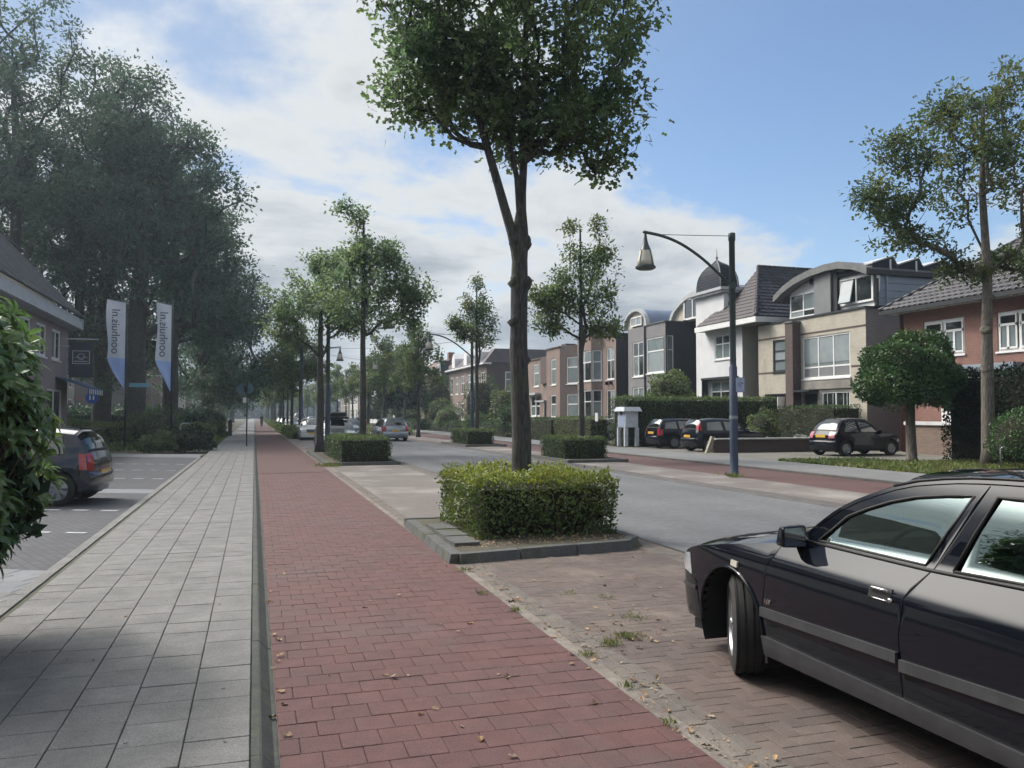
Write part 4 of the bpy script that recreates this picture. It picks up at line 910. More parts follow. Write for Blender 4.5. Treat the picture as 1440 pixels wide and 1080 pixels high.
make_tree('oak_tree', (3.58, 10.95, .09), 'tall oak with knobbly trunk rising from the square hedge at the front', tr, .150,
          [(-.15, 0, 7.0, 1.75, 1.6, 1.5, 2.2), (-1.0, .3, 6.3, 1.0, .9, .75, 1.2), (1.05, 0, 6.1, 1.0, .9, .75, 1.2), (.1, 0, 5.6, .9, .8, .5, .6), (0, 0, 8.8, 1.75, 1.7, 1.5, 1.4), (-1.35, .2, 7.6, .75, .8, .9, .8), (1.45, 0, 7.5, .65, .8, .9, .8), (1.3, 0, 5.2, .5, .4, .22, .12)],
          430, 18000, .112, .145, [V_['oak']], V_['bark'], 11, LOBE, 4.0, .0042,
          thin=4.2, extra=((3, [(-.07, 0, 3.85), (-.13, 0, 4.1), (-.24, 0, 4.45), (-.36, 0, 4.85), (-.50, 0, 5.3), (-.66, .05, 5.9), (-.8, .1, 6.6), (-.9, .1, 7.5)], .078), (5, [(.25, 0, 5.35), (.42, 0, 5.55)], .035), (4, [(-.06, .0, 4.9), (-.2, .0, 5.5), (-.25, 0, 6.1)], .04)),
          lumps=((3.4, .10, .16, 0, .85), (3.45, .06, .12, 2.9, .15), (4.0, .06, .14, .2, .6), (4.02, .06, .12, 3.1, .55), (2.35, .05, .12, 0, .05), (2.9, .04, .1, 3, .05)))
# ---- other street trees
def st_tree(loc, H, rw, label, seed, leafm, r0=.12, zc=3.2, dens=1., lean=0, n=7000, ls=.16, ncl=70, bark=None, name='street_tree', group=None, bl=None):
    R = np.random.default_rng(seed + 50); tr = [(0, 0, 0), (.02, 0, zc * .5), (lean * .3, .03, zc), (lean * .6, 0, (zc + H) / 2), (lean, .05, H * .93)]
    if bl is None:
        bl = [(lean * .5, 0, zc + (H - zc) * .38, rw, rw, (H - zc) * .34, 2.5), (lean, 0, zc + (H - zc) * .72, rw * .55, rw * .55, (H - zc) * .25, 1)]
        for _ in range(4):
            t = R.uniform(0, 2 * pi); bl.append((lean * .5 + rw * .75 * cos(t), rw * .75 * sin(t), zc + (H - zc) * R.uniform(.2, .55), rw * .4, rw * .4, (H - zc) * .14, .5))
    return make_tree(name, loc, label, tr, r0, bl, int(ncl * 1.4), int(n * .62), ls, .15, leafm, bark or V_['bark'], seed, KITE, zc * .9, .0052, group=group)
st_tree((3.72, 29.8, 0), 9.3, 1.9, 'oak with a bare shoot above its crown in the second clipped hedge', 3, [V_['oak']], .14, 4.2, n=15000, ls=.15, ncl=150,
        bl=[(.2, 0, 6.2, 2.0, 1.8, 1.5, 3), (1.5, 0, 6.0, 1.1, 1, .8, 1.2), (-.1, 0, 7.4, 1.0, 1, .7, 1), (.8, 0, 7.4, .7, .7, .5, .6), (-.5, 0, 9.1, .55, .3, .35, .28), (-.1, 0, 8.6, .15, .15, .5, .1), (1.9, 0, 5.0, .5, .5, .4, .3)])
st_tree((2.62, 35.2, 0), 8.8, 2.2, 'oak leaning beside the lamp post and the car with roof box', 4, [V_['oak']], .17, 4.0, n=15000, ls=.16, ncl=140,
        bl=[(.1, 0, 6.6, 2.2, 2, 1.5, 3), (-1.3, 0, 5.4, 1.0, 1, .8, 1), (1.2, 0, 5.6, 1.1, 1, .7, 1), (.5, 0, 8.0, 1.2, 1.2, .6, 1), (-1.6, 0, 4.8, .5, .5, .3, .3)])
st_tree((11.45, 27.9, 0), 9.1, 1.8, 'slender oak standing in the low hedge across the road, left of the curved lamp', 5, [V_['oaky']], .12, 3.6, n=13000, ls=.14, ncl=140,
        bl=[(.1, 0, 6.0, 1.5, 1.4, 1.2, 2.4), (-1.2, .3, 5.8, .8, .7, .6, 1), (1.1, 0, 4.9, .8, .8, .45, .8), (.1, 0, 7.4, .8, .8, .6, 1), (.9, 0, 7.6, .6, .5, .35, .5), (-.4, 0, 8.6, .12, .12, .5, .22), (.75, 0, 8.6, .15, .15, .5, .22), (-1.2, 0, 4.9, .7, .6, .35, .6)])
st_tree((11.5, 42.9, 0), 9.2, 1.5, 'thin sparse tree in the far low hedge beside a dark lamp post', 6, [V_['oaky']], .13, 4.2, n=8000, ls=.15, ncl=90,
        bl=[(.1, 0, 6.2, 1.2, 1.2, 1.2, 2), (-.3, 0, 7.6, .8, .7, .8, 1), (.6, 0, 7.5, .5, .5, .8, .7), (-1.1, 0, 6.4, .5, .4, .5, .5), (0, 0, 8.8, .3, .3, .3, .3)])
ORD = 'first second third fourth fifth sixth seventh eighth ninth tenth eleventh twelfth'.split()
gL, gR = 'street trees in the left planting row', 'street trees in the right planting row'
protoA = st_tree((3.2, 62, 0), 9, 2.4, 'first leafy tree along the far left planting row, counted from the camera', 7, [V_['oaky']], .14, 3.4, n=9000, ls=.22, ncl=90, group=gL)
protoB = st_tree((11.6, 60, 0), 8.8, 2.3, 'first leafy tree along the far right planting row, counted from the camera', 8, [V_['oaky']], .14, 3.2, n=8500, ls=.22, ncl=90, group=gR)
for i, y in enumerate((76, 90, 104, 119, 135, 152, 170, 190, 212, 236, 262)):
    for x, pr, lb, g in ((3.2, (protoA, protoB)[i % 2], ORD[i + 1] + ' leafy tree along the far left planting row, counted from the camera', gL), (11.6, (protoB, protoA)[i % 2], ORD[i + 1] + ' leafy tree along the far right planting row, counted from the camera', gR)):
        c = copy_tree(pr); c.location = (x + random.uniform(-.3, .3), y + random.uniform(-2, 2), 0); c.rotation_euler.z = random.uniform(0, 6); s_ = random.uniform(.85, 1.12); c.scale = (s_, s_, s_); c['label'] = lb; c['group'] = g
# ---- right side trees
tr = [(0, 0, 0), (.02, 0, 2), (.04, 0, 4), (.12, .0, 6), (.1, .1, 8.5), (.2, .1, 11.3)]
make_tree('garden_tree', (21.6, 19.7, 0), 'tall open crowned tree with bare pale trunk in front of the dark hedge at right', tr, .21,
          [(-.6, 0, 9.4, 2.3, 2.0, 1.6, 2.2), (-2.6, 1.2, 8.4, 1.3, 1.2, .8, 1.2), (-2.2, .8, 9.9, 1.1, 1, .7, .9), (1.6, -1, 9.5, 2.2, 2, 2.0, 2), (-1.0, .5, 11.1, .9, .8, .6, .5), (.8, 0, 11.9, 1.5, 1.4, .8, .9), (-1.7, .9, 7.2, 1.2, 1, .45, .6), (-.6, .4, 6.2, .75, .6, .5, .45), (1.3, 0, 6.5, 1.1, 1, .6, .5)],
          300, 11500, .15, .18, [V_['oaky']], V_['barkl'], 21, LOBE, 6.0, .0065, lumps=((3.1, .08, .1, 3.4, .05), (4.3, .12, .15, 3.5, .1), (5.3, .08, .1, 0, .1)))
rt = leafball('ball_tree', (21.7, 22.9, 2.95), (1.62, 1.62, 1.5), [V_['maple']], 'round dense dark green tree with short thick pale trunk beside the small black car', 16000, .13, 'tree', seed=3, trunk=(.17, V_['barkl']), disp=.10, flat=-.7)
leafbox('tall_hedge', 23, 24.6, 13.5, 22.9, 0, 3.1, [V_['conif']][0], 'tall dark conifer hedge in front of the red brick house', 22000, .11, disp=.12, seed=8)
leafball('shrub', (21.0, 18.0, .9), (.8, .9, .95), [V_['maple']], 'rounded green shrub at the right edge beside the metal rail', 5000, .07, seed=4)
leafbox('clipped_hedge', 25.2, 26.8, 31.2, 35.6, 0, 2.05, V_['box'], 'clipped green hedge below the beige house windows', 7000, .08, seed=9)
leafball('shrub', (23.8, 34.6, .9), (.7, .8, 1.0), [V_['oaky']], 'loose shrub beside the garden wall in front of the beige house', 2500, .1, seed=14)
leafball('shrub', (22.6, 33.9, .5), (.6, .6, .55), [V_['hedge']], 'small low shrub behind the brick garden wall', 1500, .08, seed=15)
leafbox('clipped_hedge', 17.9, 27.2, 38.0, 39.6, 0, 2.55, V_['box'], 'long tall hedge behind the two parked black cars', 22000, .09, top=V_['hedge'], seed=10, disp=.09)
leafbox('clipped_hedge', 17.3, 18.5, 41.0, 46.5, 0, 1.5, V_['hedge'], 'low hedge left of the white cabinet along the far footpath', 7000, .08, seed=11)
leafbox('clipped_hedge', 17.3, 18.5, 47.2, 55, 0, 1.42, V_['box'], 'low dark hedge in front of the parked silver car', 8000, .08, seed=12)
leafball('garden_tree', (24.4, 45.2, 3.0), (1.3, 1.5, 1.3), [V_['hedge']], 'small bright green tree in front of the white house', 5000, .14, 'tree', seed=5, trunk=(.08, V_['bark']), disp=.14)
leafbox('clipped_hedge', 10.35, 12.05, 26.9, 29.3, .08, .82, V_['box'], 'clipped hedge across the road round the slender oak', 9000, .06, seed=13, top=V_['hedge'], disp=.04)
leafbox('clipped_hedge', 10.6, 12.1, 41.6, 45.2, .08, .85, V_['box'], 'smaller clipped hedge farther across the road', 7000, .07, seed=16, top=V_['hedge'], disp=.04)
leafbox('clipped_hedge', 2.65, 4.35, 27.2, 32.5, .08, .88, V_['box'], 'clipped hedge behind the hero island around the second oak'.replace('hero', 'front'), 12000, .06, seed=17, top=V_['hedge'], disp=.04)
for (x0, x1, y0, y1, lb) in ((10.15, 12.4, 25.9, 30, 'flat dark kerbed island across the road holding the slender oak'), (10.3, 12.5, 40.6, 46.5, 'flat dark kerbed island farther across the road'), (2.15, 4.6, 26.7, 36.5, 'kerbed island holding the second hedge near the car with roof box')):
    e = empty('tree_island', ((x0 + x1) / 2, (y0 + y1) / 2, 0), 0, lb, 'island'); n = 4
    kerbrun((x0, y0), (x0, y1), (1, 0), n, e); kerbrun((x0, y0), (x1, y0), (0, 1), 2, e); kerbrun((x1, y0), (x1, y1), (-1, 0), n, e)
    trim(e, 'soil', [(x0 + .1, x1 - .1, y0 + .1, y1, -.01, .09)], G_['soil'])
# shrubs and front gardens along the right
R = random.Random(5)
for i, (x, y, rx, rz_, m, lb) in enumerate(((18.3, 58, 1.2, 1.3, 'maple', 'dark green shrub on the right beyond the silver car'), (19.5, 63, 1.5, 2.0, 'hedge', 'tall leafy shrub in a front garden by the brown house'), (18.2, 68, 1.0, .9, 'oaky', 'brownish shrub behind the far garden fence'), (20, 73, 1.8, 2.6, 'maple', 'big round shrub at the corner of the brown brick house'), (18.5, 80, 1.3, 1.2, 'oaky', 'low garden shrub by the row of brown houses'), (19, 86, 1.5, 1.7, 'hedge', 'green shrub in front of the long brown house'), (20.5, 95, 2.2, 3.2, 'oaky', 'small garden tree with reddish leaves before the white dormers'), (19, 104, 1.8, 1.4, 'hedge', 'round shrub near the pointed white gable'), (20.5, 117, 2.6, 3.2, 'maple', 'round dark tree below the pink house'), (18, 128, 2.4, 2.0, 'box', 'far shrub beyond the round dark tree'))):
    leafball('shrub', (x, y, rz_), (rx, rx, rz_), [V_[m]], lb, 2600, .16, seed=30 + i)
leafball('ivy_tree', (15.5, 92, 4.6), (3.1, 3.1, 4.6), [V_['big']], 'massive dark ivy covered tree behind the silver estate car', 9000, .3, 'tree', seed=44, trunk=(.3, V_['bark']))
leafbox('low_planting', 2.3, 4.5, 58, 250, 0, .55, V_['hedge'], 'long strip of low green planting between far cycle path and road', 26000, .22, 'planting', seed=19, disp=.12)
leafbox('low_planting', 10.4, 12.0, 64, 240, 0, .5, V_['oaky'], 'long strip of low planting on the far right row', 16000, .22, 'planting', seed=20, disp=.12)
leafbox('far_hedge', 17.5, 19, 56, 112, 0, 1.0, V_['box'], 'long low garden hedge beside the far right footpath', 14000, .14, seed=22, disp=.15)
# ---- left side: big trees
def bigtree(loc, H, rw, label, seed, r0=.55, n=26000, zc=5.5):
    R = np.random.default_rng(seed); tr = [(0, 0, 0), (.1, .1, zc * .6), (.0, .2, zc * 1.2), (.3, 0, H * .45), (.2, .3, H * .62), (0, 0, H * .76)]
    bl = [(0, 0, H * .55, rw * .8, rw * .8, H * .27, 3), (0, 0, H * .82, rw * .62, rw * .62, H * .17, 1.7)]
    for i in range(9):
        t = R.uniform(0, 2 * pi); q = R.uniform(.55, .85); bl.append((rw * q * cos(t), rw * q * sin(t), R.uniform(zc, H * .75), rw * .38, rw * .38, H * .1, .6))
    return make_tree('chestnut_tree', loc, label, tr, r0, bl, 260, int(n * 1.05), .29, .45, [V_['big']], V_['bark'], seed, KITE, zc * .9, .03, up=.3)
bigtree((-7.3, 57, 0), 25, 6.2, 'huge chestnut with the broadest trunk between the two flags', 61, .62)
bigtree((-9.9, 61, 0), 27, 6.5, 'huge dark chestnut just left of the left flag', 62, .5)
bigtree((-6.1, 66, 0), 24.5, 6.5, 'tall chestnut whose trunk shows right of the right flag', 63, .5)
bigtree((-3.9, 74, 0), 21.0, 5.6, 'chestnut nearest the footpath with low hanging branches', 64, .4, zc=4)
bigtree((-14.5, 57, 0), 29, 7.0, 'highest chestnut rising behind the shop roof', 65, .5)
bigtree((-20.5, 60, 0), 30, 7.5, 'chestnut at the far left edge above the shop', 66, .5, 20000)
bigtree((-4.4, 92, 0), 18, 5.2, 'farther chestnut overhanging the left footpath', 67, .35, 14000, 4)
for i, (x, y, H) in enumerate(((-5, 112, 15), (-5, 136, 14), (-6, 165, 14), (-5, 200, 14))):
    bigtree((x, y, 0), H, 4.6, ('first', 'second', 'third', 'last')[i] + ' of the far trees lining the left footpath beyond the chestnuts', 70 + i, .25, 9000, 3)
# shrubs under the trees
for i, (x, y, r_, z, m, lb) in enumerate(((-4.9, 46.5, 1.5, 1.15, 'box', 'dark rounded bush behind the left metal hoop'), (-2.7, 39.2, 1.0, .62, 'conif', 'low dark spreading bush at the corner of the footpath'), (-3.9, 38.9, .9, .5, 'box', 'low dark bush beside the spreading corner one'), (-9.5, 50, 1.6, .8, 'oaky', 'reddish bush beside the blue round sign'), (-3.2, 50, 1.2, .7, 'hedge', 'greenish low bush along the footpath edge'), (-12, 54, 2.2, 1.4, 'big', 'dark bush under the chestnuts on the left'), (-2.9, 62, 1.1, .7, 'box', 'small bush beside the dark bollard'), (-4.2, 80, 2.2, 1.6, 'big', 'large bush farther along the left footpath'))):
    leafball('bush', (x, y, z * .7), (r_, r_, z), [V_[m]], lb, 4500, .11, seed=50 + i)
leafbox('background_hedge', -26, -3.2, 67, 69, 0, 2.0, V_['big'], 'dark hedge closing the park behind the chestnut trunks', 9000, .3, seed=23, disp=.25)
leafbox('park_hedge', -9, -4.2, 52, 53, 0, 1.1, V_['hedge'], 'low hedge between the chestnut trunks', 5000, .12, seed=24, disp=.1)
# ---- rhododendron, front left
root = empty('rhododendron', (-2.40, 6.25, .04), 0, 'large glossy leaved rhododendron filling the left edge beside the parking', 'bush')
R = np.random.default_rng(77); LT = []
prof = [(0, 0), (.08, .10), (.25, .17), (.5, .2), (.75, .17), (.93, .08), (1, 0)]
k = M()
for i in range(len(prof) - 1):
    (a, w0), (b, w1) = prof[i], prof[i + 1]; za, zb = .10 * sin(a * 3) - .12 * a * a, .10 * sin(b * 3) - .12 * b * b
    for s_ in (1, -1): k.quad((a, 0, za), (b, 0, zb), (b, s_ * w1, zb + w1 * .35), (a, s_ * w0, za + w0 * .35))
LV = np.array(k.v); LF = np.array([f for f in k.f])
lm = bpy.data.meshes.new('leaf'); lm.from_pydata(k.v, [], k.f); lm.materials.append(V_['rhod']); lm.polygons.foreach_set('use_smooth', [True] * len(k.f))
stm = M(); who = []
while len(who) < 1500:
    v = R.normal(size=3); v /= np.linalg.norm(v); v *= np.array([1, 1, 1]) * R.uniform(.8, 1.02)
    v2 = np.sign(v) * np.abs(v) ** .62; p = np.array([v2[0] * 1.05, v2[1] * 1.05, 1.32 + v2[2] * 1.2])
    lump = .06 * sin(p[2] * 5 + p[1] * 3) + .07 * sin(p[0] * 7 + p[2] * 3)
    p[:2] *= (1 + lump) * (1 - .10 * max(0, (p[2] - 1.2)) - .52 * max(0, 1.15 - p[2]))
    if p[2] < .25: continue
    who.append((p, v))
for (p, v) in who:
    ax = norm((v * np.array([1, 1, .5]) + np.array([0, 0, .65]) + R.normal(0, .25, 3))[None])[0]; a0 = R.uniform(0, 6.28); nl = R.integers(7, 10)
    o = norm(np.cross(ax, [0.3, .2, 1])[None])[0]; q = np.cross(ax, o)
    for j in range(nl):
        t = a0 + j * 2.39996; tilt = .25 + .75 * (j / nl) + R.normal(0, .12); d = norm(((o * cos(t) + q * sin(t)) * cos(.75 - tilt * .9) + ax * sin(.75 - tilt * .9))[None])[0]
        nn = norm((ax + R.normal(0, .15, 3))[None])[0]; s_ = np.cross(nn, d); s_ /= np.linalg.norm(s_); nn = np.cross(d, s_); LT.append((p + d * .012, d, s_, nn, R.uniform(.095, .15)))
    stm.tube([tuple(p), tuple(p * .8 + np.array([0, 0, -.12])), tuple(p * np.array([.35, .35, .5]))], [.004, .006, .011], 4, False)
stm.build('stems', V_['stem'], root)
camL = np.array([2.45, -6.25, 1.58]); LT.sort(key=lambda t: np.linalg.norm(t[0] - camL) + (0 if t[0][0] > -.2 else 2))
for (p, d, s_, nn, z) in LT[:300]:
    o = bpy.data.objects.new('leaf', lm); COL.objects.link(o); o.parent = root
    o.matrix_local = Matrix(((d[0] * z, s_[0] * z, nn[0] * z, p[0]), (d[1] * z, s_[1] * z, nn[1] * z, p[1]), (d[2] * z, s_[2] * z, nn[2] * z, p[2]), (0, 0, 0, 1)))
rest = LT[300:]; P = np.array([t[0] for t in rest]); D = np.array([t[1] for t in rest]); Sx = np.array([t[2] for t in rest]); Nx = np.array([t[3] for t in rest]); Zs = np.array([t[4] for t in rest])
Vv = (P[:, None] + Zs[:, None, None] * (LV[None, :, 0:1] * D[:, None] + LV[None, :, 1:2] * Sx[:, None] + LV[None, :, 2:3] * Nx[:, None])).reshape(-1, 3); Fv = (LF[None] + (np.arange(len(P)) * len(LV))[:, None, None]).reshape(-1, 4)
npmesh('leaves_mass', Vv, Fv, V_['rhod'], root, smooth=True, kind='stuff')
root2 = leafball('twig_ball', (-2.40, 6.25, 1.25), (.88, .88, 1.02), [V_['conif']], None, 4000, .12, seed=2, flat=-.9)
for c in list(root2.children): c.parent = root; c.location = (0, 0, 0); c.name = 'inner_' + c.name.split('.')[0]
bpy.data.objects.remove(root2)
# purple aster
root = empty('aster_plant', (-2.12, 6.15, .04), 0, 'purple flowering aster at the foot of the rhododendron', 'plant'); R = np.random.default_rng(9)
Pq = R.normal(0, 1, (260, 3)) * np.array([.13, .13, .09]) + np.array([.03, 0, .33]); k = M()
leafcloud('flower', Pq, R.normal(0, 1, Pq.shape), norm(R.normal(0, 1, Pq.shape) + np.array([0, 0, .8])), np.full(len(Pq), .028), OVAL, V_['purple'], root)
for p in Pq[::6]: k.tube([(p[0] * .3, p[1] * .3, 0), tuple(p)], .003, 4, False)
k.build('stems', V_['stem'], root)
# ---- weeds, fallen leaves, grass
def tuft(loc, r, n, label, h=.06, group=None, name='weed_tuft', m=None, seed=0):
    R = np.random.default_rng(seed); root = empty(name, loc, 0, label, 'weed', group); P = np.c_[R.normal(0, r * .5, (n, 2)), np.zeros(n)]; D = R.normal(0, .6, (n, 3)); D[:, 2] = R.uniform(.5, 1.3, n)
    leafcloud('blades', P, D, norm(R.normal(0, 1, P.shape)), h * R.uniform(.5, 1.4, n), (np.array([(0, 0, 0), (.5, .09, .03), (1, 0, -.12), (.5, -.09, .03)]), np.array([(0, 1, 2), (0, 2, 3)])), m or V_['grass'], root); return root
gW = 'small weeds in the gutter joints'
for i, (u, v, r_, n) in enumerate(((2.42, 5.35, .10, 260), (2.62, 5.5, .12, 300), (2.9, 6.0, .16, 160), (2.10, 8.35, .09, 160), (1.98, 7.2, .06, 90), (2.08, 6.5, .06, 110), (2.16, 5.15, .07, 110), (2.14, 4.5, .05, 70), (2.10, 3.9, .05, 70), (3.0, 6.7, .08, 60), (2.75, 7.0, .1, 60), (-1.2, 3.9, .07, 90), (-1.3, 3.5, .09, 90), (12.05, 18.9, .25, 200), (11.9, 18.6, .2, 100))):
    tuft((u, v, .003 if u > 0 else .05), r_ * .85, int(n * .45), 'small green weed tuft growing in the paving joints' if i < 13 else ['bright weed patch at the foot of the curved lamp post', 'second weed patch against the foot of the lamp post'][i - 13], .038 if i < 13 else .13, gW if i < 13 else None, seed=i)
tuft((2.3, 26.6, .0), .35, 300, 'weeds and leaves at the near corner of the second hedge island', .12, seed=40)
k = M(); R = random.Random(12); LB = [(0, 0, 0), (.3, .34, .12), (.45, .13, .02), (.7, .36, .15), (1, 0, .05), (.7, -.33, .1), (.45, -.13, .02), (.3, -.36, .15)]
fl = bpy.data.meshes.new('fallen_leaf'); fl.from_pydata([(x, y, z) for x, y, z in LB] + [(.5, 0, -.02)], [], [(8, i, (i + 1) % 8) for i in range(8)]); fl.materials.append(V_['dry'])
spots = []
for _ in range(70): y = R.uniform(3, 8.6); spots.append((2.22 + R.gauss(0, .12), y, .004))
for _ in range(30): y = R.uniform(3, 9.0); spots.append((R.uniform(.3, 2.0), y, .002))
for _ in range(26): spots.append((2.7 + R.gauss(0, .22), 5.7 + R.gauss(0, .35), .004))
for _ in range(16): spots.append((-R.uniform(.1, 1.7), R.uniform(3.2, 9), .062))
for _ in range(22): spots.append((.135 + R.uniform(0, .03), R.uniform(3, 9.5), .004))
for _ in range(26): spots.append((R.uniform(2.4, 4.4), R.uniform(5, 8.6), .004))
for x, y, z in spots[:]:
    o = bpy.data.objects.new('fallen_leaf', fl); COL.objects.link(o); o.location = (x, y, z + .004); s_ = R.uniform(.025, .06) * (1 if x > 0 else .6); o.scale = (s_, s_, s_ * R.uniform(.5, 2)); o.rotation_euler = (R.gauss(0, .2), R.gauss(0, .2), R.uniform(0, 6.28))
    setup(o, 'small dry brown leaf fallen on the paving', 'fallen leaf', 'fallen leaves on the paving')
def litter(name, n, fx, size, m, label, seed, kind='stuff', cat='leaf litter'):
    R = np.random.default_rng(seed); P = fx(R, n); D = R.normal(0, 1, P.shape); D[:, 2] *= .3; Nn = norm(R.normal(0, .3, P.shape) + np.array([0, 0, 1]))
    o = leafcloud(name, P, D, Nn, size * R.uniform(.5, 1.4, n), KITE, m, None, kind=kind); setup(o, label, cat); return o
litter('leaf_litter', 1500, lambda R, n: np.c_[2.22 + R.normal(0, .08, n), R.uniform(2.5, 26, n), np.full(n, .006)], .02, V_['dry'], 'crumbled dry leaves and dirt along the gutter', 1)
litter('soil_litter', 900, lambda R, n: np.c_[R.uniform(-3.3, -1.99, n), R.uniform(4, 6.9, n), np.full(n, .056)], .04, V_['dry'], 'dry leaf litter on the soil below the rhododendron', 2)
litter('island_litter', 700, lambda R, n: np.c_[R.uniform(2.25, 4.5, n), R.uniform(9.2, 9.9, n), np.full(n, .103)], .035, V_['dry'], 'dry leaves on the island soil in front of the hedge', 3)
def blades(name, n, fx, h, m, label, seed):
    R = np.random.default_rng(seed); P = fx(R, n); D = R.normal(0, .5, P.shape); D[:, 2] = R.uniform(.5, 1.2, n)
    o = leafcloud(name, P, D, norm(R.normal(0, 1, P.shape)), h * R.uniform(.5, 1.4, n), KITE, m, None, kind='stuff'); setup(o, label, 'ground cover')
blades('ground_cover', 16000, lambda R, n: np.c_[R.uniform(17.15, 23, n), R.uniform(12, 21.6, n), np.full(n, .03)], .14, V_['grass'], 'rough grass and dry plants under the tall tree at right', 5)
blades('verge_grass', 3500, lambda R, n: np.c_[R.uniform(17.2, 20.5, n), R.uniform(21.6, 24.2, n), np.full(n, .03)], .12, V_['oaky'], 'sparse grass beside the driveway near the ball tree', 6)
blades('park_grass', 9000, lambda R, n: np.c_[R.uniform(-26, -1.9, n), R.uniform(40, 68, n), np.full(n, -.04)], .25, V_['hedge'], 'dark grass below the chestnut trees', 7)

leafbox('garden_hedge', -8.6, -7.4, -14, 4.5, 0, 2.3, V_['box'], 'garden hedge left of the camera, beyond the planting bed', 9000, .12, seed=91)
leafbox('distant_woods', -90, 110, 405, 420, 0, 11, V_['big'], 'bluish mass of trees closing the far end of the street', 12000, 1.6, 'woods', seed=92, disp=1.6)
for i, (x, y) in enumerate(((-15, 6), (-16, -6), (-24, 22))):
    bigtree((x, y, 0), 13, 5, ('tree in the gardens left of the camera beyond the hedge', 'tree behind the camera on the left side', 'tree behind the shop building')[i], 90 + i, .3, 8000, 3)
leafbox('garden_hedge', -13.2, -12, 4, 25.5, 0, 2.5, V_['box'], 'tall hedge along the back of the side lot', 9000, .14, seed=93)
# ------------------------------------------------------------------ cars
def carpaint(name, c, flake=0.):
    m = mat(name, c, None, rough=.04 if not flake else .25, spec=.36, coat=0. if not flake else .8, metal=flake); return m
K_ = dict(
 black=carpaint('black_car_paint', (.0055, .007, .011)), blackb=carpaint('blue_black_car_paint', (.008, .010, .017)), navy=carpaint('dark_blue_car_paint', (.014, .02, .034), .2),
 silver=carpaint('silver_car_paint', (.32, .35, .40), .6), white=carpaint('white_car_paint', (.62, .63, .63)), dgrey=carpaint('dark_grey_car_paint', (.05, .06, .07), .4), green=carpaint('grey_green_car_paint', (.15, .18, .19), .5),
 glass=mat('car_glass', (.010, .014, .014), None, rough=.02, spec=1., ior=1.75), tyre=mat('tyre_rubber', (.018, .018, .019), (.03, .029, .028), 8, .85, bump=.2, bscale=180),
 plastic=mat('grey_bumper_plastic', (.03, .032, .036), (.045, .047, .051), 9, .5, bump=.1, bscale=200), trimb=mat('black_rubber_trim', (.01, .01, .011), None, rough=.6),
 rim=mat('wheel_rim_metal', (.42, .44, .47), (.34, .36, .39), 6, .35, metal=.7), lamp=mat('clear_lamp_glass', (.42, .44, .45), (.30, .33, .35), 30, .08, spec=.9, coat=1.), red=mat('red_tail_lamp', (.38, .012, .02), (.30, .01, .015), 40, .12, coat=1.),
 orange=mat('white_indicator_glass', (.5, .48, .42), None, rough=.15, coat=.6), plate=mat('yellow_number_plate', (.72, .43, .06), (.62, .38, .07), 30, .4), chrome=mat('chrome_trim', (.6, .61, .63), None, rough=.12, metal=1.),
 inner=mat('car_interior', (.02, .021, .024), (.028, .028, .03), 8, .9), seat=mat('seat_cloth', (.05, .055, .07), (.035, .037, .045), 20, .95), well=mat('wheel_well', (.008, .008, .008), (.014, .013, .012), 5, .95),
)
def glassmat():
    m = bpy.data.materials.new('tinted_car_glass'); m.use_nodes = True; t = m.node_tree; t.nodes.remove(t.nodes['Principled BSDF']); o = t.nodes['Material Output']
    tr = N(t, 'ShaderNodeBsdfTransparent', inp={'Color': (.42, .50, .48, 1)}); gl = N(t, 'ShaderNodeBsdfGlossy', inp={'Color': (.78, .95, .92, 1), 'Roughness': .015})
    fr = N(t, 'ShaderNodeFresnel', inp={'IOR': 1.52}); mx = N(t, 'ShaderNodeMixShader'); t.links.new(MA(t, 'ADD', MA(t, 'MULTIPLY', fr.outputs[0], 1.5), .17, clamp=True), mx.inputs[0])
    t.links.new(tr.outputs[0], mx.inputs[1]); t.links.new(gl.outputs[0], mx.inputs[2]); t.links.new(mx.outputs[0], o.inputs[0]); return m
K_['see'] = glassmat()
def hermite(xs, ys):
    xs, ys = np.array(xs, float), np.array(ys, float); d = np.diff(ys) / np.diff(xs); m = np.zeros(len(xs)); m[0], m[-1] = d[0], d[-1]
    for i in range(1, len(xs) - 1): m[i] = 0 if d[i - 1] * d[i] <= 0 else 2 * d[i - 1] * d[i] / (d[i - 1] + d[i])
    def f(x):
        x = np.clip(x, xs[0], xs[-1]); i = np.clip(np.searchsorted(xs, x) - 1, 0, len(xs) - 2); h = xs[i + 1] - xs[i]; t = (x - xs[i]) / h
        return (1 + 2 * t) * (1 - t) ** 2 * ys[i] + t * (1 - t) ** 2 * h * m[i] + t * t * (3 - 2 * t) * ys[i + 1] + t * t * (t - 1) * h * m[i + 1]
    return f
def crom(pts, n):
    P = np.array(pts, float)
    if len(P) == 2: return np.array([P[0] + (P[1] - P[0]) * t for t in np.linspace(0, 1, n + 1)])
    E_ = np.vstack([2 * P[0] - P[1], P, 2 * P[-1] - P[-2]]); out = []
    for i in range(1, len(E_) - 2):
        a, b, c, d = E_[i - 1:i + 3]
        for t in np.linspace(0, 1, n, endpoint=False): out.append(.5 * (2 * b + (c - a) * t + (2 * a - 5 * b + 4 * c - d) * t * t + (3 * b - a - 3 * c + d) * t ** 3))
    out.append(P[-1]); return np.array(out)
def inpoly(x, z, poly):
    c = False; n = len(poly); j = n - 1
    for i in range(n):
        xi, zi = poly[i]; xj, zj = poly[j]
        if (zi > z) != (zj > z) and x < (xj - xi) * (z - zi) / (zj - zi) + xi: c = not c
        j = i
    return c
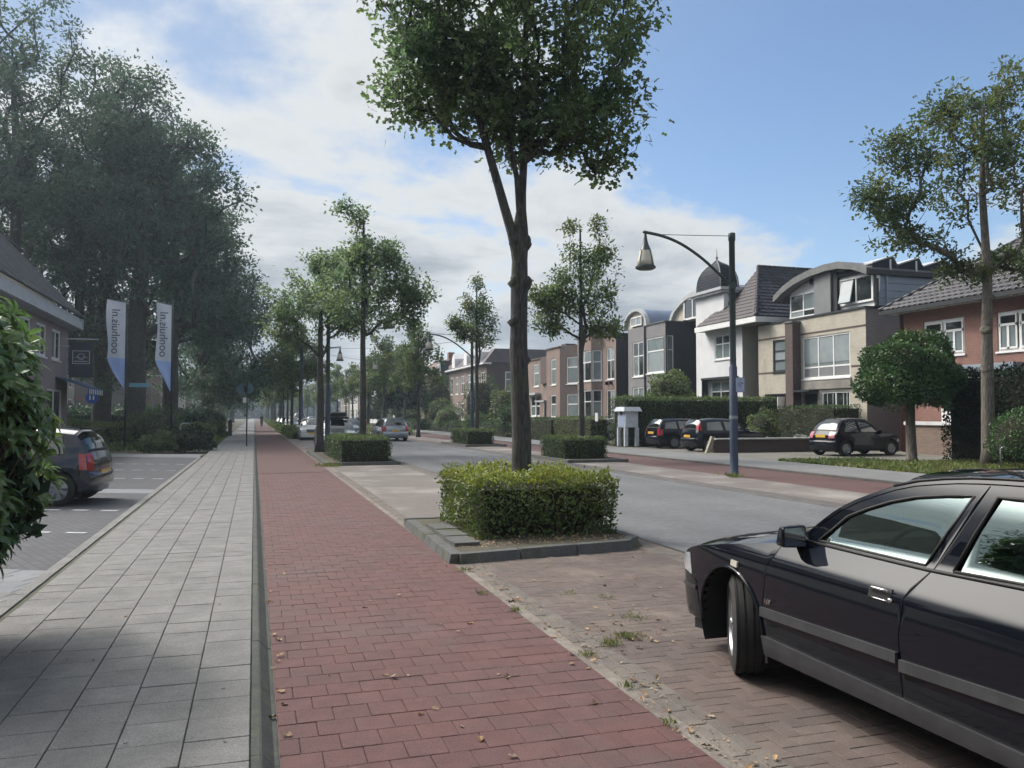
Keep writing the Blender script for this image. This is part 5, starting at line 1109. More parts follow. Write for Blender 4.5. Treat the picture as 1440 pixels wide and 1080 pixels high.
class Car:
    def __init__(s, name, label, loc, rz, spec, paint, lat=.1, hero=False, cat='car', group=None):
        s.sp = spec; s.root = empty(name, loc, rz, label, cat, group); s.paint = paint; s.lat = lat; s.hero = hero; sp = spec; W = sp['W'] / 2
        s.fx = hermite(*zip(*sp['plan'])); s.gz = hermite(*zip(*sp['sect'])); s.W = W
        s.groups = {}; rail = []
        for tag, pts, n in sp['ribs']:
            C_ = crom(pts, n); s.groups[tag] = C_; rail += [tuple(p[:2]) for p in (C_ if not rail else C_[1:])]
        s.rail = rail
    def y(s, x, z): return s.W * s.fx(x) * s.gz(z)
    def rz_(s, x):      # upper rail height at x (cabin range)
        r = [p for p in s.rail if p[1] > s.sp['belt'] - .15]; r = sorted(r); return float(np.interp(x, [p[0] for p in r], [p[1] for p in r]))
    def rib(s, tag, t0=-1, t1=1, a=0., b=1., nt=14, out=0., mat_=None, name='panel', part=None):
        C_ = s.groups[tag]; n = len(C_); k0, k1 = a * (n - 1), b * (n - 1); ks = sorted({k0, k1, *[i for i in range(n) if k0 < i < k1]}); T_ = np.linspace(t0, t1, nt + 1); V = []
        p_ = s.sp.get('crown', {}).get(tag, 2.6)
        def pt(k, t):
            i = min(int(k), n - 2); f = k - i; c = C_[i] * (1 - f) + C_[i + 1] * f; u = abs(t) ** p_
            return np.array([c[2] + (c[0] - c[2]) * u, t * s.y(c[0], c[1]), c[3] + (c[1] - c[3]) * u])
        for k in ks:
            for t in T_:
                q = pt(k, t)
                if out:
                    e = .01; du = pt(min(k + e, n - 1), t) - pt(max(k - e, 0), t); dv = pt(k, min(1, t + e)) - pt(k, max(-1, t - e)); nn = np.cross(dv, du); l = np.linalg.norm(nn)
                    if l > 0: nn = nn / l
                    if nn[2] < -.2 or (abs(nn[2]) < .3 and nn[0] * q[0] < 0 and abs(nn[0]) > .5 and ((q[0] < -1) != (nn[0] < 0))): nn = -nn
                    q = q + nn * out
                V.append(q)
        F = []; m = nt + 1
        for i in range(len(ks) - 1):
            for j in range(nt): F.append((i * m + j, i * m + j + 1, (i + 1) * m + j + 1, (i + 1) * m + j))
        return npmesh(name, V, F, mat_ or s.paint, part or s.root, smooth=True)
    def sideparts(s, windows, gaps, regions, arches, default='body_side'):
        sp = s.sp; zb = sp['sill']; R_ = s.rail; outline = []
        fr, rr = R_[0], R_[-1]; outline = [(x, z) for x, z in R_]
        V2 = []; E_ = []
        def add(poly, closed=True):
            b = len(V2); V2.extend(Vector(p) for p in poly); n = len(poly)
            for i in range(n if closed else n - 1): E_.append((b + i, b + (i + 1) % n))
        outline = outline + [(rr[0] + .01, zb + .02), (sp['xr'] + .35, zb), (sp['xf'] - .30, zb)]
        add(outline); circ = []
        for cx, cz, r in arches: circ.append([(cx + r * cos(a), cz + r * sin(a)) for a in np.linspace(0, 2 * pi, 40, endpoint=False)]); add(circ[-1])
        for w_ in windows: add(w_)
        for g in gaps: add(g)
        xs = np.arange(rr[0] - .3, fr[0] + .3, s.lat); zs = np.arange(zb, 1.9, s.lat)
        for x in xs:
            for z in zs:
                if inpoly(x, z, outline): V2.append(Vector((x, z)))
        vo, eo, fo, *_ = delaunay_2d_cdt(V2, E_, [], 0, 1e-5); out = {}
        for f in fo:
            cx = sum(vo[i][0] for i in f) / 3; cz = sum(vo[i][1] for i in f) / 3
            if not inpoly(cx, cz, outline) or any((cx - a) ** 2 + (cz - b) ** 2 < r * r for a, b, r in arches): continue
            if any(inpoly(cx, cz, w_) for w_ in windows) or any(inpoly(cx, cz, g) for g in gaps): continue
            key = default
            for nm, poly in regions.items():
                if inpoly(cx, cz, poly): key = nm; break
            out.setdefault(key, []).append(tuple(f))
        for sg in (1, -1):
            for key, fs in out.items(): s.shell(key, vo, fs, sg, s.paint)
    def normal(s, x, z, sg):
        e = .004; dx = (s.y(x + e, z) - s.y(x - e, z)) / (2 * e); dz = (s.y(x, z + e) - s.y(x, z - e)) / (2 * e); n = Vector((-dx, 1, -dz)).normalized(); return Vector((n.x, n.y * sg, n.z))
    def shell(s, name, vo, fs, sg, m, out=0., depth=.03, parent=None):
        idx = {}; V = []; Nn = []; F = []; ec = {}
        for f in fs:
            q = []
            for i in f:
                if i not in idx:
                    x, z = vo[i]; n = s.normal(x, z, sg); idx[i] = len(V); V.append((x + n.x * out, sg * s.y(x, z) + n.y * out, z + n.z * out)); Nn.append(n)
                q.append(idx[i])
            v0, v1, v2 = (Vector(V[a]) for a in q)
            if (v1 - v0).cross(v2 - v0).y * sg < 0: q.reverse()
            F.append(tuple(q))
            for a, b in ((q[0], q[1]), (q[1], q[2]), (q[2], q[0])): ec[(a, b)] = 1
        for (a, b) in [e for e in ec if (e[1], e[0]) not in ec]:
            A, B = V[a], V[b]; n = len(V); V += [A, B, (B[0], B[1] - sg * depth, B[2]), (A[0], A[1] - sg * depth, A[2])]
            d = Vector(B) - Vector(A); nn = d.cross(Vector((0, sg, 0))); nn = nn.normalized() if nn.length else Vector((0, 0, 1)); Nn += [nn] * 4; F.append((n, n + 3, n + 2, n + 1))
        me = bpy.data.meshes.new(name); me.from_pydata(V, [], F); me.materials.append(m); me.polygons.foreach_set('use_smooth', [True] * len(F)); me.update()
        me.normals_split_custom_set_from_vertices([tuple(n) for n in Nn]); o = bpy.data.objects.new(name, me); COL.objects.link(o); o.parent = parent or s.root; return o
    def patch(s, name, poly, sg, m, out=.004, lat=.05, depth=.02, parent=None):
        V2 = [Vector(p) for p in poly]; n = len(poly); E_ = [(i, (i + 1) % n) for i in range(n)]; x0, x1 = min(p[0] for p in poly), max(p[0] for p in poly); z0, z1 = min(p[1] for p in poly), max(p[1] for p in poly)
        for x in np.arange(x0 + lat / 2, x1, lat):
            for z in np.arange(z0 + lat / 2, z1, lat):
                if inpoly(x, z, poly): V2.append(Vector((x, z)))
        vo, eo, fo, *_ = delaunay_2d_cdt(V2, E_, [], 0, 1e-6); fs = [f for f in fo if inpoly(sum(vo[i][0] for i in f) / 3, sum(vo[i][1] for i in f) / 3, poly)]
        return s.shell(name, vo, fs, sg, m, out, depth, parent)
    def outline(s, name, poly, sg, m, r=.008, out=.002, parent=None, closed=True):
        pts = []
        P = list(poly) + ([poly[0]] if closed else [])
        for a, b in zip(P[:-1], P[1:]):
            for t in (0, .5): x, z = a[0] + (b[0] - a[0]) * t, a[1] + (b[1] - a[1]) * t; pts.append((x, sg * (s.y(x, z) + out), z))
        x, z = P[-1]; pts.append((x, sg * (s.y(x, z) + out), z)); return M().tube(pts, r, 6).build(name, m, parent or s.root, smooth=True)
def seam(pts, w_=.006):      # thin polygon round a polyline
    L_, R_ = [], []
    for i, p in enumerate(pts):
        a = Vector(pts[max(0, i - 1)]); b = Vector(pts[min(len(pts) - 1, i + 1)]); d = (b - a).normalized(); n = Vector((-d.y, d.x)) * w_ / 2; L_.append((p[0] + n.x, p[1] + n.y)); R_.append((p[0] - n.x, p[1] - n.y))
    return L_ + R_[::-1]
def wheel(par, c, r, wid, sg, spokes=7, steer=0., rimr=.66, style='cap', rimm=None, name='wheel'):
    w_ = bpy.data.objects.new(name, None); COL.objects.link(w_); w_.parent = par; w_.location = c; w_.rotation_euler = (0, 0, steer); w_.empty_display_size = .1
    h = wid / 2; ri = r * rimr; rimm = rimm or K_['rim']
    pr = [(ri * .96, -h * .86), (ri, -h * .95), (ri + (r - ri) * .45, -h * 1.05), (r * .975, -h * .86), (r * .995, -h * .72)]
    for g in (-.42, -.14, .14, .42): pr += [(r, (g - .05) * 2 * h * .9), (r - .009, (g - .04) * 2 * h * .9), (r - .009, (g + .04) * 2 * h * .9), (r, (g + .05) * 2 * h * .9)]
    pr += [(r * .995, h * .72), (r * .975, h * .86), (ri + (r - ri) * .45, h * 1.05), (ri, h * .95), (ri * .96, h * .86)]
    M().lathe(pr, n=40, axis='y').build('tyre', K_['tyre'], w_, smooth=True, angle=35)
    k = M(); k.lathe([(ri * .97, -sg * h * .8), (ri * .93, sg * h * .2), (ri * .9, sg * h * .72), (ri * .985, sg * h * .96)], n=32, axis='y'); k.lathe([(.0, sg * h * .05), (ri * .9, sg * h * .05)], n=24, axis='y'); 
    d0, d1 = sg * h * .95, sg * h * .72
    for i in range(spokes):
        a = 2 * pi * i / spokes; wd = 2 * pi / spokes * (.30 if style == 'alloy' else .62); q = []
        for rr, ww, dd in ((ri * .18, .9, d0), (ri * .93, wd / 2 if style != 'alloy' else .13, d1 + (d0 - d1) * .4)):
            ww = min(ww, pi / spokes) if rr < ri * .5 else ww
            q.append([(rr * cos(a - ww), dd, rr * sin(a - ww)), (rr * cos(a + ww), dd, rr * sin(a + ww))])
        (A, B), (D, C_) = q; k.hexa([A, B, C_, D], [(p[0], p[1] - sg * .012, p[2]) for p in (A, B, C_, D)])
    k.lathe([(0, d0 + sg * .006), (ri * .16, d0 + sg * .004), (ri * .2, d0 - sg * .01)], n=16, axis='y')
    k.build('rim', rimm, w_, smooth=True, angle=30)
    return w_
def mkspec(WB=2.6, FO=.83, RO=.78, W=1.71, belt=.92, hood=.72, cowl=.98, xc=-.45, xh=-1.15, top=1.42, xre=-2.85, zre=1.38, xrw=-3.2, zrw=.98, rb=.50, wagon=False, sill=.22, beltr=None, roof_w=.70):
    xf, xr = FO, -WB - RO
    return dict(WB=WB, W=W, belt=belt, sill=sill, xf=xf, xr=xr, xc=xc, xh=xh, xre=xre, xrw=xrw, top=top, r=.30,
      plan=[(xr, .80), (xr + .12, .89), (xr + .35, .96), (xr + .9, .995), (xr + 1.5, 1.), (-.9, 1.), (0, .99), (xf - .42, .968), (xf - .24, .93), (xf - .12, .865), (xf, .74)],
      sect=[(.12, .92), (.28, .982), (.46, 1.), (.62, .998), (.76, .98), (.86, .95), (belt + .02, .915), (belt + .18, .85), (top - .15, roof_w + .03), (top, roof_w - .03)],
      ribs=[('front_bumper', [(xf - .14, .20, xf - .02, .20), (xf - .11, .36, xf, .36), (xf - .12, .48, xf - .01, .50)], 4),
            ('front', [(xf - .12, .48, xf - .01, .50), (xf - .17, .58, xf - .05, .60), (xf - .26, hood - .04, xf - .12, hood - .03)], 4),
            ('hood', [(xf - .26, hood - .04, xf - .12, hood - .03), (xf - .42, hood + .01, xf - .30, hood + .06), (.0, hood + .09, .05, hood + .165), (xc - .06, belt - .03, xc + .04, cowl)], 5),
            ('windscreen', [(xc - .06, belt - .03, xc + .04, cowl), ((xc + xh) / 2 - .08, (belt + top - .12) / 2 + .03, (xc + xh) / 2 + .01, (cowl + top - .04) / 2 + .02), (xh - .12, top - .13, xh, top - .045)], 5),
            ('roof', [(xh - .12, top - .13, xh, top - .045), (xh - .5, top - .085, xh - .45, top - .01), ((xh + xre) / 2 - .2, top - .08, (xh + xre) / 2 - .2, top), (xre + .04, zre - .09, xre, zre)], 5),
            ('rear_window', [(xre + .04, zre - .09, xre, zre), ((xre + xrw) / 2 + .05, (zre + zrw) / 2 + .0, (xre + xrw) / 2 - .05, (zre + zrw) / 2 + .04), (xrw + .08, zrw - .02, xrw, zrw)], 4),
            ('tailgate', [(xrw + .08, zrw - .02, xrw, zrw), (xr + .12, (zrw + .6) / 2, xr + .035, (zrw + .6) / 2), (xr + .11, .60, xr + .03, .60)], 4),
            ('rear_bumper', [(xr + .11, .60, xr + .03, .60), (xr + .07, .50, xr - .01, .52), (xr + .06, .36, xr, .36), (xr + .14, .22, xr + .06, .22)], 4)],
      crown={'front_bumper': 2.4, 'front': 2.4, 'hood': 3.2, 'windscreen': 2.6, 'roof': 4.5, 'rear_window': 3.5, 'tailgate': 4, 'rear_bumper': 3})
def base_car(c, rims=(7, 'cap'), steer=0., rw=.30, windows=None, seams=(), regions={}, archr=.35, tyrew=.19, rimm=None, plate='rear', lamps='vert', rear_lamp=None, front_lamp=None, glass=None, strip=True, parts=True):
    sp = c.sp; WB = sp['WB']; s = c; gl = glass or K_['glass']; arches = [(0, rw, archr), (-WB, rw, archr)]
    s.sideparts(windows, [seam(q) for q in seams], regions, arches)
    s.rib('hood', name='bonnet', nt=18); s.rib('roof', name='roof', nt=20)
    s.rib('front_bumper', name='front_bumper', nt=16, mat_=s.paint); s.rib('rear_bumper', name='rear_bumper', nt=16)
    s.rib('tailgate', name='tailgate', nt=16)
    s.rib('front', name='grille', nt=16, mat_=K_['trimb'])
    for tag, nm in (('windscreen', 'windscreen'), ('rear_window', 'rear_window')):
        e = .93 if tag == 'windscreen' else .86
        s.rib(tag, -1, -e, nt=3, name='pillar'); s.rib(tag, e, 1, nt=3, name='pillar'); s.rib(tag, -e, e, nt=14, mat_=gl, name=nm)
        s.rib(tag, -e, e, a=0 if tag == 'windscreen' else .9, b=.06 if tag == 'windscreen' else 1, nt=10, mat_=K_['trimb'], name='window_seal', out=.003)
    for sg in (1, -1):
        for w_ in windows:
            s.patch('side_window', w_, sg, gl, out=-.010, lat=.12, depth=.001)
            s.outline('window_seal', w_, sg, K_['trimb'], .008 if s.hero else .011, out=-.002)
        for cx in (0, -WB):
            k = M(); k.lathe([(archr * 1.0, sg * (s.y(cx, .6) - .012)), (archr * 1.0, sg * (s.y(cx, .6) - .32)), (.02, sg * (s.y(cx, .6) - .32))], (cx, 0, rw), 24, 'y', -.5, pi + .5); k.build('wheel_well', K_['well'], s.root, smooth=True, angle=40)
            wheel(s.root, (cx, sg * (s.W - tyrew / 2 - .035), rw), rw, tyrew, sg, rims[0], steer if cx == 0 else 0, style=rims[1], rimm=rimm)
        # mirror
        mx, mz = sp['xc'] - .17, sp['belt'] + .015; yy = s.y(mx, mz)
        k = M(); k.hexa([(mx + .07, sg * (yy + .03), mz - .05), (mx + .04, sg * (yy + .19), mz - .04), (mx - .05, sg * (yy + .20), mz - .045), (mx - .05, sg * (yy + .04), mz - .055)],
                        [(mx + .05, sg * (yy + .03), mz + .07), (mx + .02, sg * (yy + .18), mz + .065), (mx - .05, sg * (yy + .20), mz + .07), (mx - .05, sg * (yy + .04), mz + .075)])
        k.hexa([(mx + .03, sg * (yy - .02), mz - .05), (mx + .03, sg * (yy + .06), mz - .045), (mx - .03, sg * (yy + .06), mz - .045), (mx - .03, sg * (yy - .02), mz - .05)], [(mx + .02, sg * (yy - .02), mz - .01), (mx + .02, sg * (yy + .06), mz), (mx - .03, sg * (yy + .06), mz), (mx - .03, sg * (yy - .02), mz - .01)])
        mo = k.build('side_mirror', s.paint, s.root, smooth=True, angle=50)
        if s.hero:
            bm = mo.modifiers.new('round', 'BEVEL'); bm.width = .018; bm.segments = 3; bm.limit_method = 'ANGLE'
        k = M(); k.quad((mx - .052, sg * (yy + .052), mz - .042), (mx - .052, sg * (yy + .188), mz - .035), (mx - .052, sg * (yy + .188), mz + .06), (mx - .052, sg * (yy + .052), mz + .063)); k.build('mirror_glass', K_['chrome'], mo)
    k = M(); k.box(sp['xr'] + .2, sp['xf'] - .25, -.55, .55, .19, .3); k.box(-.3, sp['xf'] - .28, -.5, .5, .3, sp['belt'] - .27); k.build('underbody', K_['well'], s.root)
    if not s.hero:
        k = M(); k.box(sp['xr'] + .25, sp['xc'] - .1, -s.W * .84, s.W * .84, .3, sp['belt'] - .06); k.build('cabin_floor', K_['inner'], s.root)
    # plates
    xr, xf = sp['xr'], sp['xf']
    if plate: k = M(); zq = plate if isinstance(plate, float) else .66; k.box(xr + .005, xr + .02, -.26, .26, zq, zq + .11); k.build('number_plate', K_['plate'], s.root)
    k = M(); k.box(xf + .002, xf + .016, -.26, .26, .40, .51); k.build('number_plate', K_['plate'] if not s.hero else K_['trimb'], s.root)
    if strip:
        for sg in (1, -1):
            pass
    return s
def winset(c, segs, topoff=.055, b0=None, b1=None):
    """segs: (x_front_bottom, x_front_top, x_rear_bottom, x_rear_top)"""
    sp = c.sp; out = []; b0 = b0 or sp['belt']; b1 = b1 or sp['belt'] + .02; bz = lambda x: b0 + (b1 - b0) * (x - sp['xc']) / (sp['xre'] - sp['xc'])
    for fb, ft, rb, rt in segs:
        top = [(x, c.rz_(x) - topoff) for x in np.linspace(ft, rt, 8)]; top = [(x, max(z, bz(x) + .03)) for x, z in top]
        out.append([(fb, bz(fb))] + top + [(rb, bz(rb))])
    return out

# ---- the near black hatchback
sp = mkspec(FO=.86); sp['sill'] = .24; sp['crown']['roof'] = 3.
for q_, d_ in (('windscreen', (0, -.015, -.04)), ('roof', (-.04, -.04, -.04, -.04)), ('rear_window', (-.04, -.01, 0))):
    i_ = [r_[0] for r_ in sp['ribs']].index(q_); sp['ribs'][i_] = (q_, [(a, b, c_, z_ + dz) for (a, b, c_, z_), dz in zip(sp['ribs'][i_][1], d_)], sp['ribs'][i_][2])
sp['sect'] = [(.12, .92), (.28, .982), (.46, 1.), (.62, .999), (.74, .994), (.80, .976), (.87, .915), (.94, .848), (1.10, .818), (1.27, .76), (1.42, .668)]
c = Car('black_hatchback', 'black five door hatchback parked at lower right with grey side mouldings and front wheel turned', (3.705, 4.54, 0), radians(90), sp, K_['black'], .045, hero=True)
bz = sp['belt']
ftop = [(x, c.rz_(x) - .075) for x in (-.92, -1.05, -1.2, -1.35, -1.52, -1.68)]; w1 = [(-.72, bz + .01)] + ftop + [(-1.475, bz + .005)]
rtop = [(x, c.rz_(x) - .075) for x in (-1.80, -1.95, -2.15, -2.36)]; w2 = [(-1.635, bz + .005)] + rtop + [(-2.52, bz + .03)]
qtop = [(x, c.rz_(x) - .08) for x in (-2.45, -2.62)]; w3 = [(-2.6, bz + .035)] + qtop + [(-2.82, bz + .06)]
fdoor = [(-.34, .27), (-.36, .5), (-.40, .74), (-.47, .9), (-.56, bz + .02)]; bdoor = [(-1.44, .27), (-1.43, .6), (-1.455, .78), (-1.53, bz), (-1.745, 1.31)]
rdoor = [(-2.12, .42), (-2.2, .55), (-2.38, .68), (-2.48, .8), (-2.55, bz + .02), (-2.52, 1.1), (-2.40, 1.285)]
top_pts = [(x, c.rz_(x) - .022) for x in np.linspace(-.62, -2.40, 16)]
seams = [fdoor, bdoor, rdoor, [(-.34, .27), (-2.05, .27)], top_pts, [(.40, .22), (.42, .50)], [(.42, .50), (.52, .52)]]
reg = {'front_door': fdoor + top_pts[:11] + bdoor[::-1], 'rear_door': bdoor + top_pts[11:] + rdoor[::-1] + [(-2.05, .27)], 'front_wing': [(-.335, .2), (-.335, .5), (-.39, .74), (-.46, .9), (-.5, .97), (.4, .95), (.6, .7), (.41, .5), (.41, .2)]}
base_car(c, (5, 'alloy'), radians(-28), .305, [w1, w2, w3], seams, reg, .358, .195, glass=K_['see'])
c.fx_ = None
for sg in (1, -1):
    for x0, x1, nm in ((-.355, -1.425, 'side_moulding'), (-1.445, -2.16, 'side_moulding')):
        P = [(x, z) for x, z in ((x0, .445), (x1, .475), (x1, .525), (x0, .498))]
        o = c.patch(nm, P, sg, K_['plastic'], out=.016, lat=.04, depth=.02)
    c.patch('sill_trim', [(-.36, .225), (-2.2, .235), (-2.2, .31), (-.36, .335)], sg, K_['plastic'], out=.02, lat=.05, depth=.05)
    c.patch('bumper_strip', [(.43, .44), (.68, .43), (.68, .455), (.43, .465)], sg, K_['plastic'], out=.010, lat=.03, depth=.01)
    c.patch('headlight', [(.49, .53), (.70, .535), (.63, .66), (.52, .675)], sg, K_['lamp'], out=.006, lat=.03, depth=.02)
    c.patch('indicator', [(-.035, .685), (-.105, .68), (-.11, .715), (-.04, .72)], sg, K_['orange'], out=.012, lat=.02, depth=.012)
    hb = c.patch('door_handle', [(-1.23, .735), (-1.375, .74), (-1.38, .80), (-1.235, .795)], sg, K_['trimb'], out=.0035, lat=.03, depth=.01)
    for z, m_, r_ in ((.795, 'chrome', .0075), (.745, 'chrome', .004)): M().tube([(x, sg * (c.y(x, z) + (.024 if z > .77 else .006)), z) for x in (-1.235, -1.28, -1.33, -1.375)], [r_ * .8, r_, r_, r_ * .8], 8).build('handle_bar', K_['black'] if z > .77 and False else K_['chrome'], hb, smooth=True)
    M().lathe([(0, sg * .012), (.010, sg * .012), (.012, 0)], (-1.38, sg * c.y(-1.38, .745), .752), 10, 'y').build('key_lock', K_['chrome'], hb, smooth=True)
    hb = c.patch('door_handle', [(-2.2, .735), (-2.36, .74), (-2.37, .815), (-2.21, .81)], sg, K_['trimb'], out=.0035, lat=.03, depth=.01)
    M().tube([(x, sg * (c.y(x, .81) + .024), .81) for x in (-2.215, -2.26, -2.31, -2.355)], .007, 8).build('handle_bar', K_['chrome'], hb, smooth=True)
    # rolled arch lip and mud flap
    k = M(); k.tube([(.0 + .362 * cos(a), sg * (c.y(.362 * cos(a), .305 + .362 * sin(a)) + .004), .305 + .362 * sin(a)) for a in np.linspace(-.15, pi + .1, 26)], .012, 6); k.build('arch_lip', K_['black'], c.root, smooth=True)
    M().rbox(-.37, sg * .775, .26, .02, .13, .17, .12 * sg, .0).build('mud_flap', K_['trimb'], c.root)
    c.outline('belt_trim', [(-.60, bz - .004), (-1.5, bz - .010), (-2.5, bz + .012)], sg, K_['trimb'], .009, closed=False)
    k = M(); k.tube([(x, sg * (c.y(x, c.rz_(x)) + .0), c.rz_(x) + .004) for x in np.linspace(-1.2, -2.8, 12)], .007, 6); k.build('roof_seam', K_['trimb'], c.root, smooth=True)
c.rib('front', -.98, -.52, .05, .95, nt=8, out=.008, mat_=K_['lamp'], name='headlight'); c.rib('front', .52, .98, .05, .95, nt=8, out=.008, mat_=K_['lamp'], name='headlight')
c.rib('front', -.3, .3, .25, .42, nt=8, out=.012, mat_=K_['chrome'], name='grille_bar')
c.rib('tailgate', -.99, -.72, .1, .95, nt=4, out=.01, mat_=K_['red'], name='tail_light'); c.rib('tailgate', .72, .99, .1, .95, nt=4, out=.01, mat_=K_['red'], name='tail_light')
k = M(); k.rbox(.55, .68, .17, .16, .06, .07, .3); k.build('bumper_scoop', K_['plastic'], c.root)
# interior
k = M(); k.box(-3.0, -.35, -.62, .62, .3, .36); k.box(-.9, -.35, -.66, .66, .36, .86); k.hexa([(-.85, -.62, .86), (-.42, -.62, .86), (-.42, .62, .86), (-.85, .62, .86)], [(-.78, -.6, .93), (-.5, -.6, .92), (-.5, .6, .92), (-.78, .6, .93)]); k.box(-3.1, -2.75, -.6, .6, .36, .88); k.build('dashboard', K_['inner'], c.root)
for y in (-.36, .36):
    k = M(); k.rbox(-1.35, y, .50, .5, .48, .16); k.hexa([(-1.72, y - .24, .52), (-1.56, y - .24, .50), (-1.56, y + .24, .50), (-1.72, y + .24, .52)], [(-1.92, y - .21, 1.06), (-1.82, y - .21, 1.07), (-1.82, y + .21, 1.07), (-1.92, y + .21, 1.06)]); k.rbox(-1.92, y, 1.15, .10, .26, .15)
    st_ = k.build('seat', K_['seat'], c.root); bm = st_.modifiers.new('round', 'BEVEL'); bm.width = .03; bm.segments = 2
k = M(); k.rbox(-2.3, 0, .48, .45, 1.2, .16); k.hexa([(-2.62, -.6, .5), (-2.48, -.6, .5), (-2.48, .6, .5), (-2.62, .6, .5)], [(-2.78, -.56, 1.0), (-2.68, -.56, 1.0), (-2.68, .56, 1.0), (-2.78, .56, 1.0)]); k.build('rear_seat', K_['seat'], c.root)
st_ = M().tube([(-.98 - .075 * sin(a), .36 + .185 * cos(a), .86 + .17 * sin(a)) for a in np.linspace(0, 2 * pi, 25)], .014, 8, False).build('steering_wheel', K_['inner'], c.root, smooth=True)
M().tube([(-.98, .36, .86), (-.7, .36, .8)], .03, 8).build('steering_column', K_['inner'], st_)
k = M(); k.rbox(-1.05, 0, 1.30, .03, .22, .06); k.build('rear_view_mirror', K_['inner'], c.root)
def textobj(name, s, size, m, par, Mw, ext=.002, mirror=False):
    cu = bpy.data.curves.new(name, 'FONT'); cu.body = s; cu.size = size; cu.extrude = ext; cu.align_x = 'CENTER'; cu.align_y = 'CENTER'; o = bpy.data.objects.new(name + '_src', cu); COL.objects.link(o)
    dg = bpy.context.evaluated_depsgraph_get(); me = bpy.data.meshes.new_from_object(o.evaluated_get(dg)); bpy.data.objects.remove(o); me.materials.clear(); me.materials.append(m)
    t = bpy.data.objects.new(name, me); COL.objects.link(t); t.parent = par; t.matrix_local = Mw; return t
yb = c.y(-.41, .54) + .003
textobj('badge', '16V', .042, K_['chrome'], c.root, Matrix(((-1, 0, 0, -.415), (0, 0, 1, yb), (0, 1, 0, .535), (0, 0, 0, 1))))
# ---- other cars
def simple(name, label, loc, rz, spec, paint, segs, seams3=True, lamp='vert', rims=(7, 'cap'), plate=.66, group=None, cat='car', rimm=None, topoff=.06, stalk=None):
    c = Car(name, label, loc, rz, spec, paint, .13, cat=cat, group=group); W_ = winset(c, segs, topoff); WB = spec['WB']; b = spec['belt']
    xd = [-.36, (segs[0][2] + segs[0][0]) / 2 - .42 if len(segs) < 3 else segs[0][2] - .03]; sm = [[(-.36, .3), (-.38, .6), (-.5, b)], [(segs[0][2] - .05, .3), (segs[0][2] - .04, b), (segs[0][3] - .05, c.rz_(segs[0][3]) - .03)]]
    if len(segs) > 2: sm.append([(-WB + .42, .45), (-WB + .22, .66), (-WB + .1, b)])
    base_car(c, rims, 0, .3, W_, sm, {'front_door': [(-.37, .2), (-.37, .6), (-.5, b + .01), (segs[0][1], 1.7), (segs[0][3] - .06, 1.7), (segs[0][2] - .04, b), (segs[0][2] - .05, .2)]}, .345, .185, plate=plate, rimm=rimm)
    for sg in (1, -1):
        x = (segs[0][2]) + .18; M().tube([(x, sg * (c.y(x, b - .14) + .012), b - .14), (x - .14, sg * (c.y(x, b - .14) + .012), b - .14)], .012, 6).build('door_handle', c.paint, c.root)
        if lamp == 'vert': c.rib('tailgate', *((.76, 1.) if sg > 0 else (-1., -.76)), 0.05, .95, nt=4, out=.008, mat_=K_['red'], name='tail_light'); c.patch('tail_light', [(spec['xr'] + .12, .64), (spec['xr'] + .24, .64), (spec['xr'] + .27, .92), (spec['xr'] + .16, .92)], sg, K_['red'], .008)
        elif lamp == 'high': c.rib('rear_window', *((.80, 1.) if sg > 0 else (-1., -.80)), 0.1, 1, nt=4, out=.01, mat_=K_['red'], name='tail_light'); c.patch('tail_light', [(spec['xrw'] + .1, b), (spec['xrw'] + .22, b), (spec['xre'] + .0, c.rz_(spec['xre'] + .05) - .07), (spec['xre'] - .05, c.rz_(spec['xre']) - .09)], sg, K_['red'], .006)
        elif lamp == 'round': c.rib('tailgate', *((.60, .95) if sg > 0 else (-.95, -.60)), 0.1, .75, nt=6, out=.02, mat_=mat('pink_tail_lamp', (.55, .22, .25), (.45, .12, .14), 20, .12, coat=1), name='tail_light')
        c.patch('headlight', [(spec['xf'] - .36, .53), (spec['xf'] - .15, .535), (spec['xf'] - .22, .66), (spec['xf'] - .34, .67)], sg, K_['lamp'], .006)
        c.rib('front', *((.5, .98) if sg > 0 else (-.98, -.5)), .05, .95, nt=6, out=.008, mat_=K_['lamp'], name='headlight')
    c.rib('front', -.45, .45, .15, .85, nt=6, out=.006, mat_=K_['plastic'], name='grille_panel')
    return c
# left: dark blue small hatchback
s1 = mkspec(2.47, .70, .60, 1.64, .90, .74, 1.0, -.40, -1.02, 1.42, -2.72, 1.36, -2.98, .96)
clio = simple('dark_hatchback', 'dark blue small hatchback parked behind the rhododendron with red tail light towards the footpath', (-5.70, 17.45, 0), radians(173), s1, K_['navy'], [(-.66, -.95, -1.55, -1.62), (-1.66, -1.74, -2.56, -2.50)], plate=.50)
k = M(); k.rbox(-2.86, .0, 1.375, .2, 1.1, .03); k.build('roof_spoiler', K_['navy'], clio.root)
